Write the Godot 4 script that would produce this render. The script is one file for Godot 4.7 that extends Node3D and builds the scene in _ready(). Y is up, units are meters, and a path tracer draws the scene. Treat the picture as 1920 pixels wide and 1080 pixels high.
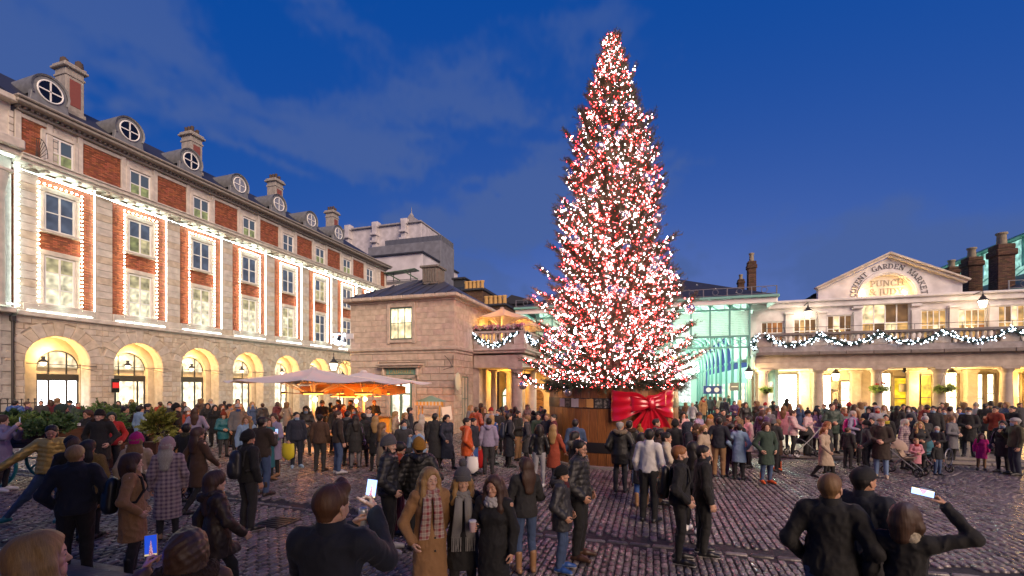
extends Node3D
# Dusk on a cobbled market piazza: lit terrace,stone lodge,market hall and colonnade round a tall lit tree,with a crowd.
# Units are metres; -Z runs along the terrace,+X to the right. The eye stands at the origin,EYE metres up.

const EYE := 2.65
const FOCAL := 860.0
const YAW := 0.29573
const CY := 0.95659
const SY := 0.29144

var mats := {}
var texs := {}
var names := {}
var cache := {}
var rng := RandomNumberGenerator.new()

func _ready() -> void:
	rng.seed = 4711
	make_camera_and_light()
	make_church()
	make_ground()
	make_terrace()
	make_neighbour_house()
	make_lodge()
	make_market()
	make_hall()
	make_far_buildings()
	make_tree()
	make_barrel()
	make_parasols()
	make_street_things()
	make_people()

func make_camera_and_light() -> void:
	var cam := Camera3D.new()
	cam.name = "camera"
	cam.position = Vector3(0,EYE,0)
	cam.rotation.y = YAW
	cam.near = 0.1
	cam.far = 600.0
	cam.projection = Camera3D.PROJECTION_FRUSTUM
	cam.size = 2.0*0.1*540.0/FOCAL
	cam.frustum_offset = Vector2(0,0.1*186.0/FOCAL)
	add_child(cam)
	cam.current = true
	var env := Environment.new()
	env.background_mode = Environment.BG_SKY
	var sky := Sky.new()
	var pano := PanoramaSkyMaterial.new()
	pano.panorama = ImageTexture.create_from_image(sky_image())
	sky.sky_material = pano
	env.sky = sky
	env.tonemap_mode = Environment.TONE_MAPPER_LINEAR
	env.tonemap_exposure = 1.1
	env.sdfgi_enabled = true
	env.ssao_enabled = true
	env.ssil_enabled = true
	var we := WorldEnvironment.new()
	we.name = "world_environment"
	we.environment = env
	add_child(we)
	var sun := DirectionalLight3D.new()     # the afterglow low in the west,behind the eye
	sun.name = "dusk_afterglow"
	sun.light_color = Color(1.0,0.87,0.76)
	sun.light_energy = 1.35
	sun.light_angular_distance = 40.0
	sun.shadow_enabled = true
	add_child(sun)
	sun.look_at_from_position(Vector3(11,8,11),Vector3.ZERO)

# Sky: blue hour,deep blue overhead,paler low down and in the west,with thin lilac-grey clouds.
func sky_image() -> Image:
	var w := 1024
	var h := 512
	var im := Image.create(w,h,false,Image.FORMAT_RGBF)
	var fn := FastNoiseLite.new()
	fn.seed = 19
	fn.noise_type = FastNoiseLite.TYPE_SIMPLEX_SMOOTH
	fn.frequency = 1.35
	fn.fractal_octaves = 5
	fn.domain_warp_enabled = true
	fn.domain_warp_amplitude = 0.35
	fn.domain_warp_frequency = 1.2
	var big := FastNoiseLite.new()
	big.seed = 77
	big.frequency = 0.55
	big.fractal_octaves = 2
	for j in h:
		var el := PI*(0.5 - (j+0.5)/h)
		var y := sin(el)
		for i in w:
			var az := TAU*((i+0.5)/w) - PI
			var dir := Vector3(sin(az)*cos(el),y,-cos(az)*cos(el))
			var up := maxf(y,0.0)
			var t := pow(1.0 - up,2.2)
			var c := Vector3(0.0004,0.054,0.295).lerp(Vector3(0.004,0.089,0.375),t)
			var west := clampf(dir.z*0.5+0.5,0.0,1.0)
			c += Vector3(0.17,0.14,0.12)*pow(west,6.0)*pow(1.0 - up,3.0)
			if y > 0.0:
				var q := Vector3(dir.x,dir.y*2.6+0.15,dir.z)*1.0
				var n := fn.get_noise_3dv(q*1.7)*0.75+big.get_noise_3dv(q*1.6+Vector3(3,1,0))*0.65
				var cover := smoothstep(0.14,0.52,n+0.02+0.26*smoothstep(-0.1,0.35,dir.x) - 0.3*smoothstep(-0.62,-0.85,dir.x))
				cover *= smoothstep(1.0,0.35,up)
				c = c.lerp(Vector3(0.062,0.112,0.3),cover*0.8)
			im.set_pixel(i,j,Color(c.x,c.y,c.z))
	return im

# ---------------------------------------------------------------- helpers

class MB:                                      # a small mesh builder: faces are given counter-clockwise seen from outside
	var v := PackedVector3Array()
	var n := PackedVector3Array()
	var ix := PackedInt32Array()
	var t := Transform3D.IDENTITY
	func tri(a: Vector3,b: Vector3,c: Vector3) -> void:
		a = t*a; b = t*b; c = t*c
		var m := (b - a).cross(c - a)
		if m.length_squared() < 1e-14:
			return
		m = m.normalized()
		var k := v.size()
		v.append(a); v.append(b); v.append(c)
		n.append(m); n.append(m); n.append(m)
		ix.append(k); ix.append(k+2); ix.append(k+1)
	func quad(a: Vector3,b: Vector3,c: Vector3,d: Vector3) -> void:
		tri(a,b,c)
		tri(a,c,d)
	func box(c: Vector3,s: Vector3,ch := 0.0) -> void:
		var h := s*0.5
		if ch <= 0.0:
			var p := []
			for k in 8:
				p.append(c+Vector3(h.x if k & 1 else -h.x,h.y if k & 2 else -h.y,h.z if k & 4 else -h.z))
			quad(p[4],p[5],p[7],p[6]); quad(p[1],p[0],p[2],p[3])
			quad(p[5],p[1],p[3],p[7]); quad(p[0],p[4],p[6],p[2])
			quad(p[6],p[7],p[3],p[2]); quad(p[0],p[1],p[5],p[4])
			return
		ch = minf(ch,minf(h.x,minf(h.y,h.z))*0.9)
		var sg := [-1.0,1.0]
		var ax := [Vector3(1,0,0),Vector3(0,1,0),Vector3(0,0,1)]
		for a in 3:
			var b := (a+1) % 3
			var d := (a+2) % 3
			for s1 in sg:
				var f: Vector3 = c+ax[a]*h[a]*s1
				var e1: Vector3 = ax[b]*(h[b] - ch)
				var e2: Vector3 = ax[d]*(h[d] - ch)
				if s1 > 0: quad(f - e1 - e2,f+e1 - e2,f+e1+e2,f - e1+e2)
				else: quad(f - e1 - e2,f - e1+e2,f+e1+e2,f+e1 - e2)
				for s2 in sg:                       # edge along axis d between faces a and b
					var e: Vector3 = ax[d]*(h[d] - ch)
					var p1: Vector3 = c+ax[a]*h[a]*s1+ax[b]*(h[b] - ch)*s2
					var p2: Vector3 = c+ax[a]*(h[a] - ch)*s1+ax[b]*h[b]*s2
					if s1*s2 > 0: quad(p1 - e,p2 - e,p2+e,p1+e)
					else: quad(p1+e,p2+e,p2 - e,p1 - e)
		for s1 in sg:
			for s2 in sg:
				for s3 in sg:
					var a1 := c+Vector3(h.x*s1,(h.y - ch)*s2,(h.z - ch)*s3)
					var a2 := c+Vector3((h.x - ch)*s1,h.y*s2,(h.z - ch)*s3)
					var a3 := c+Vector3((h.x - ch)*s1,(h.y - ch)*s2,h.z*s3)
					if s1*s2*s3 > 0: tri(a1,a2,a3)
					else: tri(a1,a3,a2)
	func grid(rows: Array,wrap := false,smooth := true) -> void:   # rows[j][i]; outside is (along i) x (along j)
		var nr := rows.size()
		var nc: int = rows[0].size()
		var m := nc if wrap else nc - 1
		if not smooth:
			for j in nr - 1:
				for i in m:
					var i2 := (i+1) % nc
					quad(rows[j][i],rows[j][i2],rows[j+1][i2],rows[j+1][i])
			return
		var base := v.size()
		var acc := PackedVector3Array()
		acc.resize(nr*nc)
		for j in nr:
			for i in nc:
				v.append(t*rows[j][i])
		for j in nr - 1:
			for i in m:
				var i2 := (i+1) % nc
				var q := [j*nc+i,j*nc+i2,(j+1)*nc+i2,(j+1)*nc+i]
				var fnm := (v[base+q[2]] - v[base+q[0]]).cross(v[base+q[3]] - v[base+q[1]])
				for k in q: acc[k] += fnm
				if v[base+q[0]].distance_squared_to(v[base+q[1]]) > 1e-12:
					ix.append_array([base+q[0],base+q[2],base+q[1]])
				if v[base+q[2]].distance_squared_to(v[base+q[3]]) > 1e-12:
					ix.append_array([base+q[0],base+q[3],base+q[2]])
		for k in acc.size():
			n.append(acc[k].normalized() if acc[k].length_squared() > 1e-20 else Vector3.UP)
	func lathe(prof: Array,seg := 16,at := Vector3.ZERO,smooth := true) -> void:   # prof: Vector2(r,y) from bottom to top
		var rows := []
		for p in prof:
			var r := PackedVector3Array()
			for k in seg:
				var a := TAU*k/seg
				r.append(at+Vector3(p.x*sin(a),p.y,p.x*cos(a)))
			rows.append(r)
		grid(rows,true,smooth)
	func tube(path: Array,rad,seg := 8,caps := true) -> void:
		var rows := []
		var up := Vector3.UP
		for k in path.size():
			var d: Vector3 = (path[mini(k+1,path.size() - 1)] - path[maxi(k - 1,0)]).normalized()
			if absf(d.dot(up)) > 0.95: up = Vector3(1,0,0) if absf(d.x) < 0.9 else Vector3(0,0,1)
			var s := d.cross(up).normalized()
			var u := s.cross(d).normalized()
			up = u
			var r: float = rad[k] if rad is Array else rad
			var ring := PackedVector3Array()
			for i in seg:
				var a := TAU*i/seg
				ring.append(path[k]+(s*cos(a) - u*sin(a))*r)
			rows.append(ring)
		grid(rows,true)
		if caps:
			for e in [0,rows.size() - 1]:
				for i in range(1,seg - 1):
					if e == 0: tri(rows[e][0],rows[e][i+1],rows[e][i])
					else: tri(rows[e][0],rows[e][i],rows[e][i+1])
	func bar(a: Vector3,b: Vector3,w: float,h := -1.0) -> void:     # a square bar from a to b
		if h < 0: h = w
		var d := (b - a).normalized()
		var up := Vector3.UP if absf(d.y) < 0.95 else Vector3(0,0,1)
		var s := d.cross(up).normalized()*w*0.5
		var u := s.cross(d).normalized()*h*0.5
		var A := [a - s - u,a+s - u,a+s+u,a - s+u]
		var B := [b - s - u,b+s - u,b+s+u,b - s+u]
		for k in 4: quad(A[(k+1) % 4],A[k],B[k],B[(k+1) % 4])
		quad(A[0],A[1],A[2],A[3]); quad(B[3],B[2],B[1],B[0])
	func prism(poly: PackedVector2Array,z0: float,z1: float,ch := 0.0,back := true) -> void:   # outline in x,y; front face at z1
		if Geometry2D.is_polygon_clockwise(poly): poly.reverse()
		var top := MB.inset(poly,ch) if ch > 0 else poly
		var id := Geometry2D.triangulate_polygon(top)
		for k in range(0,id.size(),3):
			var a := top[id[k]]; var b := top[id[k+1]]; var c := top[id[k+2]]
			if (b - a).cross(c - a) < 0:
				var q := b; b = c; c = q
			tri(Vector3(a.x,a.y,z1),Vector3(b.x,b.y,z1),Vector3(c.x,c.y,z1))
			if back: tri(Vector3(a.x,a.y,z0),Vector3(c.x,c.y,z0),Vector3(b.x,b.y,z0))
		for k in poly.size():
			var p := poly[k]; var q := poly[(k+1) % poly.size()]
			var p2 := top[k]; var q2 := top[(k+1) % poly.size()]
			var zm := z1 - ch
			quad(Vector3(p.x,p.y,z0),Vector3(q.x,q.y,z0),Vector3(q.x,q.y,zm),Vector3(p.x,p.y,zm))
			if ch > 0: quad(Vector3(p.x,p.y,zm),Vector3(q.x,q.y,zm),Vector3(q2.x,q2.y,z1),Vector3(p2.x,p2.y,z1))
	static func inset(poly: PackedVector2Array,d: float) -> PackedVector2Array:   # counter-clockwise outline moved inwards by d
		var out := PackedVector2Array()
		var m := poly.size()
		for k in m:
			var a := poly[(k+m - 1) % m]; var b := poly[k]; var c := poly[(k+1) % m]
			var e1 := (b - a).normalized(); var e2 := (c - b).normalized()
			var n1 := Vector2(-e1.y,e1.x); var n2 := Vector2(-e2.y,e2.x)
			var q := n1+n2
			var den := maxf(1.0+n1.dot(n2),0.3)
			out.append(b+q*d/den)
		return out
	func ball(c: Vector3,r: float,seg := 10,rings := 6,squash := Vector3.ONE) -> void:
		var rows := []
		for j in rings+1:
			var a := -PI/2+PI*j/rings
			var ring := PackedVector3Array()
			for i in seg:
				var b := TAU*i/seg
				ring.append(c+Vector3(cos(a)*sin(b),sin(a),cos(a)*cos(b))*r*squash)
			rows.append(ring)
		grid(rows,true)
	func add(m: ArrayMesh,x: Transform3D,flip := false,surface := 0) -> void:
		var s := m.surface_get_arrays(surface)
		var base := v.size()
		for p in s[Mesh.ARRAY_VERTEX]: v.append(x*p)
		var nb := x.basis.orthonormalized()
		for p in s[Mesh.ARRAY_NORMAL]: n.append((x.basis*p).normalized())
		var si: PackedInt32Array = s[Mesh.ARRAY_INDEX]
		for k in range(0,si.size(),3):
			if flip: ix.append_array([base+si[k],base+si[k+2],base+si[k+1]])
			else: ix.append_array([base+si[k],base+si[k+1],base+si[k+2]])
	func empty() -> bool: return v.is_empty()
	func mesh(into: ArrayMesh = null) -> ArrayMesh:
		var am := into if into else ArrayMesh.new()
		if v.is_empty(): return am
		var a := []
		a.resize(Mesh.ARRAY_MAX)
		a[Mesh.ARRAY_VERTEX] = v
		a[Mesh.ARRAY_NORMAL] = n
		a[Mesh.ARRAY_INDEX] = ix
		am.add_surface_from_arrays(Mesh.PRIMITIVE_TRIANGLES,a)
		return am

func numbered(called: String) -> String:
	names[called] = names.get(called,-1)+1
	return called if names[called] == 0 else "%s_%03d" % [called,names[called]]

func obj(called: String,m,mat: Material,parent: Node = null,at := Vector3.ZERO,turn := 0.0) -> MeshInstance3D:
	var o := MeshInstance3D.new()
	o.mesh = m.mesh() if m is MB else m
	if mat: o.material_override = mat
	o.position = at
	o.rotation.y = turn
	if parent == null:
		o.name = numbered(called)
		add_child(o)
	else:
		var key := str(parent.get_instance_id())+called
		names[key] = names.get(key,-1)+1
		o.name = called if names[key] == 0 else "%s_%03d" % [called,names[key]]
		parent.add_child(o,true)
	return o

func tag(o: Node,label: String,category := "",group := "",kind := "") -> Node:
	if label: o.set_meta("label",label)
	if category: o.set_meta("category",category)
	if group: o.set_meta("group",group)
	if kind: o.set_meta("kind",kind)
	return o

func thing(called: String,label: String,category: String,at := Vector3.ZERO,turn := 0.0,group := "") -> Node3D:
	var o := Node3D.new()
	o.name = numbered(called)
	o.position = at
	o.rotation.y = turn
	add_child(o)
	tag(o,label,category,group)
	return o

func omni(called: String,at: Vector3,color: Color,energy: float,size := 0.15,parent: Node = null) -> OmniLight3D:
	var l := OmniLight3D.new()
	l.name = numbered(called)
	l.position = at
	l.light_color = color
	l.light_energy = energy*LAMPS
	l.light_size = size
	l.omni_range = 40.0
	l.omni_attenuation = 2.0
	l.shadow_enabled = true
	(parent if parent else self).add_child(l,true)
	return l

const LAMPS := 2.6               # how far the lamps are above their nominal strength for this long exposure

func lin(r: float,g: float,b: float) -> Color:
	return Color(r,g,b).linear_to_srgb()

func noise_tex(key: String,freq: float,lo: float,hi: float,octaves := 4,sd := 1,kind := FastNoiseLite.TYPE_SIMPLEX_SMOOTH) -> NoiseTexture2D:
	if texs.has(key): return texs[key]
	var fn := FastNoiseLite.new()
	fn.noise_type = kind
	fn.frequency = freq
	fn.fractal_octaves = octaves
	fn.seed = sd
	var tx := NoiseTexture2D.new()
	tx.width = 256
	tx.height = 256
	tx.seamless = true
	tx.noise = fn
	var g := Gradient.new()
	g.set_color(0,Color(lo,lo,lo))
	g.set_color(1,Color(hi,hi,hi))
	tx.color_ramp = g
	texs[key] = tx
	return tx

# A cached material. Colours are linear base colours. opt: metal,emit,energy,tex,scale,bump,bump_scale,coat,back,rim,vcol,world
func mat(key: String,c: Color,rough := 0.8,opt := {}) -> StandardMaterial3D:
	if mats.has(key): return mats[key]
	var m := StandardMaterial3D.new()
	m.resource_name = key
	m.albedo_color = c.linear_to_srgb()
	m.roughness = rough
	m.metallic = opt.get("metal",0.0)
	if opt.has("emit"):
		m.emission_enabled = true
		m.emission = (opt.emit as Color).linear_to_srgb()
		m.emission_energy_multiplier = opt.get("energy",1.0)
		if opt.has("emit_tex"):
			m.emission_texture = opt.emit_tex
			m.emission_operator = BaseMaterial3D.EMISSION_OP_MULTIPLY
	if opt.has("tex"): m.albedo_texture = opt.tex
	if opt.has("bump"):
		m.heightmap_enabled = true
		m.heightmap_texture = opt.bump
		m.heightmap_scale = opt.get("bump_scale",1.0)
	if opt.has("tex") or opt.has("bump") or opt.has("emit_tex"):
		m.uv1_triplanar = true
		m.uv1_world_triplanar = opt.get("world",true)
		m.uv1_scale = opt.get("scale",Vector3.ONE)
	if opt.has("wet"):
		m.roughness = 1.0
		m.roughness_texture = opt.wet
		m.roughness_texture_channel = BaseMaterial3D.TEXTURE_CHANNEL_RED
	if opt.has("coat"):
		m.clearcoat_enabled = true
		m.clearcoat = opt.coat
		m.clearcoat_roughness = 0.2
	if opt.has("back"):
		m.backlight_enabled = true
		m.backlight = (opt.back as Color).linear_to_srgb()
	if opt.has("rim"):
		m.rim_enabled = true
		m.rim = opt.rim
		m.rim_tint = 0.5
	if opt.has("vcol"): m.vertex_color_use_as_albedo = true
	if opt.has("alpha"):
		m.transparency = BaseMaterial3D.TRANSPARENCY_ALPHA
		m.albedo_color.a = opt.alpha
	mats[key] = m
	return m

func glow(key: String,c: Color,energy: float,textured := false) -> StandardMaterial3D:
	if textured:
		return mat(key,Color(0.04,0.04,0.04),0.15,{"emit": c,"energy": energy,"emit_tex": noise_tex("interior",0.007,0.5,1.0,2,5),"scale": Vector3(0.9,0.9,0.9)})
	return mat(key,Color(0.5,0.5,0.5),0.4,{"emit": c,"energy": energy})

func stone(key: String,c: Color,s := 0.5,rough := 0.85) -> StandardMaterial3D:
	return mat(key,c,rough,{"tex": noise_tex("stone_tone",0.014,0.8,1.0,6,3),"bump": noise_tex("stone_grain",0.05,0.0,1.0,4,8),"bump_scale": 0.5,"scale": Vector3(s,s,s)})

func ground_y(x: float) -> float:            # the piazza rises a little towards the terrace
	return 0.28*smoothstep(-4.0,-14.0,x)

func ray(px: float) -> Vector2:
	var u := (px - 960.0)/FOCAL
	return Vector2(u*CY - SY,-u*SY - CY)

func project(p: Vector3) -> Vector3:          # picture column,row and depth of a point
	var d := -p.x*SY - p.z*CY
	return Vector3(960.0+FOCAL*(p.x*CY - p.z*SY)/d,726.0 - FOCAL*(p.y - EYE)/d,d)

func arc(cx: float,cy: float,r: float,a0: float,a1: float,steps: int) -> PackedVector2Array:
	var out := PackedVector2Array()
	for k in steps+1:
		var a := lerpf(a0,a1,float(k)/steps)
		out.append(Vector2(cx+r*cos(a),cy+r*sin(a)))
	return out

func rect2(x0: float,y0: float,x1: float,y1: float) -> PackedVector2Array:
	return PackedVector2Array([Vector2(x0,y0),Vector2(x1,y0),Vector2(x1,y1),Vector2(x0,y1)])

# The church whose portico steps the eye stands on; it keeps the western glow off the nearest ground.
func make_church() -> void:
	var st := stone("church_stone",Color(0.36,0.3,0.23),0.5)
	var T := thing("church_portico","stone church portico with four columns behind the front steps","building",Vector3(-1.0,0,2.6))
	for k in 4:
		var c := MB.new()
		c.lathe([Vector2(0.75,0.3),Vector2(0.62,0.5),Vector2(0.6,3.0),Vector2(0.5,7.4),Vector2(0.68,7.6),Vector2(0.68,7.7)],20,Vector3(-7.5+5.0*k,0,0))
		obj("column",c,st,T)
	var e := MB.new()
	e.box(Vector3(0,8.3,3.4),Vector3(17.6,1.2,8.4),0.05)
	e.box(Vector3(0,9.2,3.4),Vector3(19.2,0.6,9.4),0.05)
	obj("entablature",e,st,T)
	var p := MB.new()
	p.prism(PackedVector2Array([Vector2(-9.4,9.5),Vector2(9.4,9.5),Vector2(0,12.6)]),-1.0,26.0)
	obj("roof",p,st,T)
	var b := MB.new()
	b.box(Vector3(0,4.7,16.6),Vector3(17.4,9.6,19.0))
	obj("wall",b,brick_mat(),T)

# ---------------------------------------------------------------- ground

func sett_mesh(w: float,l: float,sd: int) -> ArrayMesh:
	var r := RandomNumberGenerator.new()
	r.seed = sd
	var mb := MB.new()
	var rows := []
	var spec := [[0.5,-0.09],[0.49,-0.03],[0.455,-0.008],[0.36,0.0]]
	for s in spec:
		var ring := PackedVector3Array()
		for k in 8:
			var cx: float = [-1,0,1,1,1,0,-1,-1][k]
			var cz: float = [1,1,1,0,-1,-1,-1,0][k]
			var rd := 0.93 if cx != 0 and cz != 0 and s[0] < 0.5 else 1.0
			var jit := r.randf_range(-0.004,0.004) if s[1] > -0.05 else 0.0
			ring.append(Vector3(cx*s[0]*w*rd+jit,s[1]+jit*0.8,cz*(l*0.5 - (0.5 - s[0])*w)*rd+jit))
		rows.append(ring)
	var tip := PackedVector3Array()
	for k in 8: tip.append(Vector3(0,r.randf_range(0.001,0.006),0)+rows[3][k]*Vector3(0.02,0,0.02))
	rows.append(tip)
	mb.grid(rows,true)
	return mb.mesh()

func make_ground() -> void:
	var bed := mat("mortar_bed",Color(0.022,0.02,0.021),0.75,{"bump": noise_tex("stone_grain",0.05,0.0,1.0,4,8),"bump_scale": 1.0,"scale": Vector3(0.8,0.8,0.8)})
	var mb := MB.new()
	var rows := []
	var xs := [-400.0,-60.0,-32.0,-20.0]
	for i in 30: xs.append(-15.0+i*0.4)
	for x in [-2.0,4.0,12.0,30.0,60.0,400.0]: xs.append(x)
	for z in [60.0,0.0,-12.0,-24.0,-40.0,-80.0,-420.0]:
		var row := PackedVector3Array()
		for x in xs: row.append(Vector3(x,ground_y(x) - 0.035,z))
		rows.append(row)
	mb.grid(rows)
	var ground := obj("ground",mb,bed)
	tag(ground,"wet dark granite setts of the open piazza in long courses","ground","","structure")
	# setts: long courses running away from the eye,a double band of long stones across them,smaller setts in front
	var m := mat("sett_stone",Color(0.25,0.225,0.228),0.27,{"vcol": true,"tex": noise_tex("stone_tone",0.014,0.8,1.0,6,3),"bump": noise_tex("stone_grain",0.05,0.0,1.0,4,8),"bump_scale": 0.9,"scale": Vector3(1.3,1.3,1.3),"wet": noise_tex("wet",0.012,0.13,0.5,3,90)})
	var kinds := []
	for k in 3:
		kinds.append([sett_mesh(0.124,0.236,10+k),sett_mesh(0.097,0.188,20+k),sett_mesh(0.36,0.11,30+k)])
	var where := {}
	var near := []
	var r := RandomNumberGenerator.new()
	r.seed = 5
	for zone in 3:
		var w: float = [0.135,0.107,0.372][zone]
		var l: float = [0.262,0.212,0.122][zone]
		var x0 := -24.0
		var nx := int(44.0/w)
		for i in nx:
			var x := x0+i*w
			var z_from: float = [-8.28,-4.55,-8.03][zone]
			var z_to: float = [-28.0,-8.0,-8.26][zone]
			var z := z_from - l*0.5 - (r.randf()*l if zone == 0 else 0.0)
			if zone == 1: z -= (i % 2)*0.1
			var step := 0
			while z > z_to+(l*0.5 if zone > 0 else 0.0):
				var p := Vector3(x+(0.18 if zone == 2 and step else 0.0),ground_y(x),z)
				var q := project(p)
				if q.z > 1.0 and q.x > -60 and q.x < 1990 and not on_plinth(p):
					var vr := r.randi() % 3
					var tf := Transform3D(Basis(Vector3.UP,r.randf_range(-0.025,0.025)).scaled(Vector3(r.randf_range(0.95,1.0),1.0,r.randf_range(0.95,1.0))),p+Vector3(0,r.randf_range(-0.008,0.004),0))
					tf.basis = Basis(Vector3(1,0,0),r.randf_range(-0.03,0.03))*Basis(Vector3(0,0,1),r.randf_range(-0.04,0.04))*tf.basis
					var g := r.randf_range(0.45,1.0)
					if r.randf() < 0.06: g *= 0.45
					var tint := Color(g,g*r.randf_range(0.93,0.99),g*r.randf_range(0.93,1.03))
					var key := vr*3+zone
					if not where.has(key): where[key] = []
					if q.y < 1090 and q.z < 8.6: near.append([q.y,key,tf,tint])
					else: where[key].append([tf,tint])
				z -= l
				step += 1
	near.sort_custom(func(a,b): return a[0] > b[0])
	var shades := []
	for k in 5:
		var g: float = [0.42,0.58,0.72,0.86,1.0][k]
		shades.append(mat("sett_stone_%d" % k,Color(0.25*g,0.225*g,0.228*g),0.27,{"tex": noise_tex("stone_tone",0.014,0.8,1.0,6,3),"bump": noise_tex("stone_grain",0.05,0.0,1.0,4,8),"bump_scale": 0.9,"scale": Vector3(1.3,1.3,1.3),"wet": noise_tex("wet",0.012,0.13,0.5,3,90)}))
	for k in near.size():
		var e = near[k]
		if k < 295:
			var o := obj("sett",kinds[e[1]/3][e[1] % 3],shades[clampi(int((e[3].g - 0.4)/0.12),0,4)],ground)
			o.transform = e[2]
		else:
			where[e[1]].append([e[2],e[3]])
	for key in where:
		if where[key].is_empty(): continue
		var mm := MultiMesh.new()
		mm.transform_format = MultiMesh.TRANSFORM_3D
		mm.use_colors = true
		mm.mesh = kinds[key/3][key % 3]
		mm.instance_count = where[key].size()
		for k in where[key].size():
			mm.set_instance_transform(k,where[key][k][0])
			mm.set_instance_color(k,where[key][k][1])
		var mi := MultiMeshInstance3D.new()
		mi.name = "setts_%03d" % key if key else "setts"
		mi.multimesh = mm
		mi.material_override = m
		mi.set_meta("kind","stuff")
		ground.add_child(mi,true)
	for e in [[1285,998,0.42,0.3],[520,985,0.6,0.6],[1660,1010,0.5,0.5]]:
		var at := at_ground(e[0],e[1])
		var dc := thing("drain_cover",{1285: "small iron drain cover in the setts near the white soled trainers",520: "square iron cover in the setts left of the bright phone",1660: "iron cover in the setts under the group at the lower right"}[e[0]],"drain cover",at)
		var dm := MB.new()
		dm.box(Vector3(0,0.004,0),Vector3(e[2],0.02,e[3]),0.006)
		for q in 5: dm.box(Vector3(0,0.018,(q - 2)*e[3]*0.18),Vector3(e[2]*0.8,0.012,e[3]*0.07),0.003)
		obj("cover",dm,mat("iron_cover",Color(0.05,0.05,0.052),0.3,{"metal": 0.8}),dc)
	# raised stone pavement in front of the market,two shallow steps
	var slab := stone("pavement_stone",Color(0.21,0.185,0.17),0.6,0.42)
	var pave := thing("pavement","raised stone flag pavement in front of the market colonnade","pavement")
	tag(pave,"","","","structure")
	r.seed = 21
	for s in 2:
		var x := 3.2
		while x < 24.0:
			var len := r.randf_range(1.1,1.7)
			var st := MB.new()
			st.box(Vector3(x+len*0.5,0.05+0.1*s,-19.68 - 0.42*s),Vector3(len - 0.012,0.1,0.42 - 0.006),0.012)
			obj("step_stone",st,slab,pave)
			x += len
	var z := -20.31
	while z > -34.0:
		var d := 0.62 if z > -24.0 else 2.4
		var x := 3.2
		while x < 24.0:
			var len := r.randf_range(0.7,1.15) if d < 1.0 else r.randf_range(2.6,4.0)
			var st := MB.new()
			st.box(Vector3(x+len*0.5,0.15+r.randf_range(-0.003,0.003),z - d*0.5),Vector3(len - 0.012,0.1,d - 0.012),0.008)
			obj("flagstone",st,slab,pave)
			x += len
		z -= d
	var fill := MB.new()
	fill.box(Vector3(13.6,0.04,-27.2),Vector3(20.8,0.13,13.9))
	obj("bedding",fill,bed,pave)
	# stone plinth with two steps under the nearest people
	var plinth := thing("platform","low grey stone platform with two steps at the very front","steps")
	tag(plinth,"","","","structure")
	for s in 2:
		var x := -13.0
		var zf := -4.55 if s == 0 else -4.15
		while x < -0.9:
			var len := r.randf_range(1.2,1.9)
			var st := MB.new()
			st.box(Vector3(x+len*0.5,0.07+s*0.15,zf+(0.2 if s == 0 else 2.6)),Vector3(len - 0.008,0.14 if s == 0 else 0.15,0.42 if s == 0 else 5.2),0.012)
			obj("step_stone" if s == 0 else "flagstone",st,slab,plinth)
			x += len

func at_ground(px: float,py: float) -> Vector3:
	var d := EYE*FOCAL/(py - 726.0)
	return spot(px,d)

func on_plinth(p: Vector3) -> bool:
	if Vector2(p.x+1.42,p.z+17.5).length() < 2.42: return true
	if p.x > 3.0 and p.z < -19.4: return true
	if p.z < -22.4 and p.x > -16.7 and p.x < -10.0: return true
	return p.x < -0.9 and p.z > -4.7

# ---------------------------------------------------------------- windows

# A window in the plane z = 0 of its parent,looking along +z: frame bars and one pane each.
func window(parent: Node3D,called: String,at: Vector3,w: float,h: float,cols: Array,rows: Array,fm: Material,panes: Array,bar := 0.05,fr := 0.08) -> MeshInstance3D:
	var mb := MB.new()
	mb.box(Vector3(-w/2+fr/2,h/2,0),Vector3(fr,h,0.09),0.006)
	mb.box(Vector3(w/2 - fr/2,h/2,0),Vector3(fr,h,0.09),0.006)
	mb.box(Vector3(0,fr/2,0),Vector3(w - 2*fr,fr,0.088))
	mb.box(Vector3(0,h - fr/2,0),Vector3(w - 2*fr,fr,0.088))
	var iw := w - 2*fr
	var ih := h - 2*fr
	for c in range(1,cols.size()):
		var b := bar if not (cols.size() == 2) else bar*1.6
		mb.box(Vector3(-w/2+fr+iw*cols[c],h/2,0.004),Vector3(b,ih,0.07))
	for r in range(1,rows.size()):
		mb.box(Vector3(0,fr+ih*rows[r],0.0),Vector3(iw,bar,0.066))
	var o := obj(called,mb,fm,parent,at)
	var k := 0
	for c in cols.size():
		for r in rows.size():
			var x0: float = -w/2+fr+iw*cols[c]
			var x1: float = -w/2+fr+iw*(cols[c+1] if c+1 < cols.size() else 1.0)
			var y0: float = fr+ih*rows[r]
			var y1: float = fr+ih*(rows[r+1] if r+1 < rows.size() else 1.0)
			var pm := MB.new()
			pm.box(Vector3((x0+x1)/2,(y0+y1)/2,-0.02),Vector3(x1 - x0,y1 - y0,0.012))
			obj("pane",pm,panes[k % panes.size()],o)
			k += 1
	return o

func bulbs(parent: Node3D,called: String,pts: Array,r: float,m: Material) -> void:
	var b := MB.new()
	b.ball(Vector3.ZERO,r,6,4)
	var mm := MultiMesh.new()
	mm.transform_format = MultiMesh.TRANSFORM_3D
	mm.mesh = b.mesh()
	mm.instance_count = pts.size()
	for k in pts.size(): mm.set_instance_transform(k,Transform3D(Basis.IDENTITY,pts[k]))
	var mi := MultiMeshInstance3D.new()
	var key := str(parent.get_instance_id())+called
	names[key] = names.get(key,-1)+1
	mi.name = called if names[key] == 0 else "%s_%03d" % [called,names[key]]
	mi.multimesh = mm
	mi.material_override = m
	mi.set_meta("kind","stuff")
	parent.add_child(mi,true)

# ---------------------------------------------------------------- the lit terrace on the left

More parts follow.
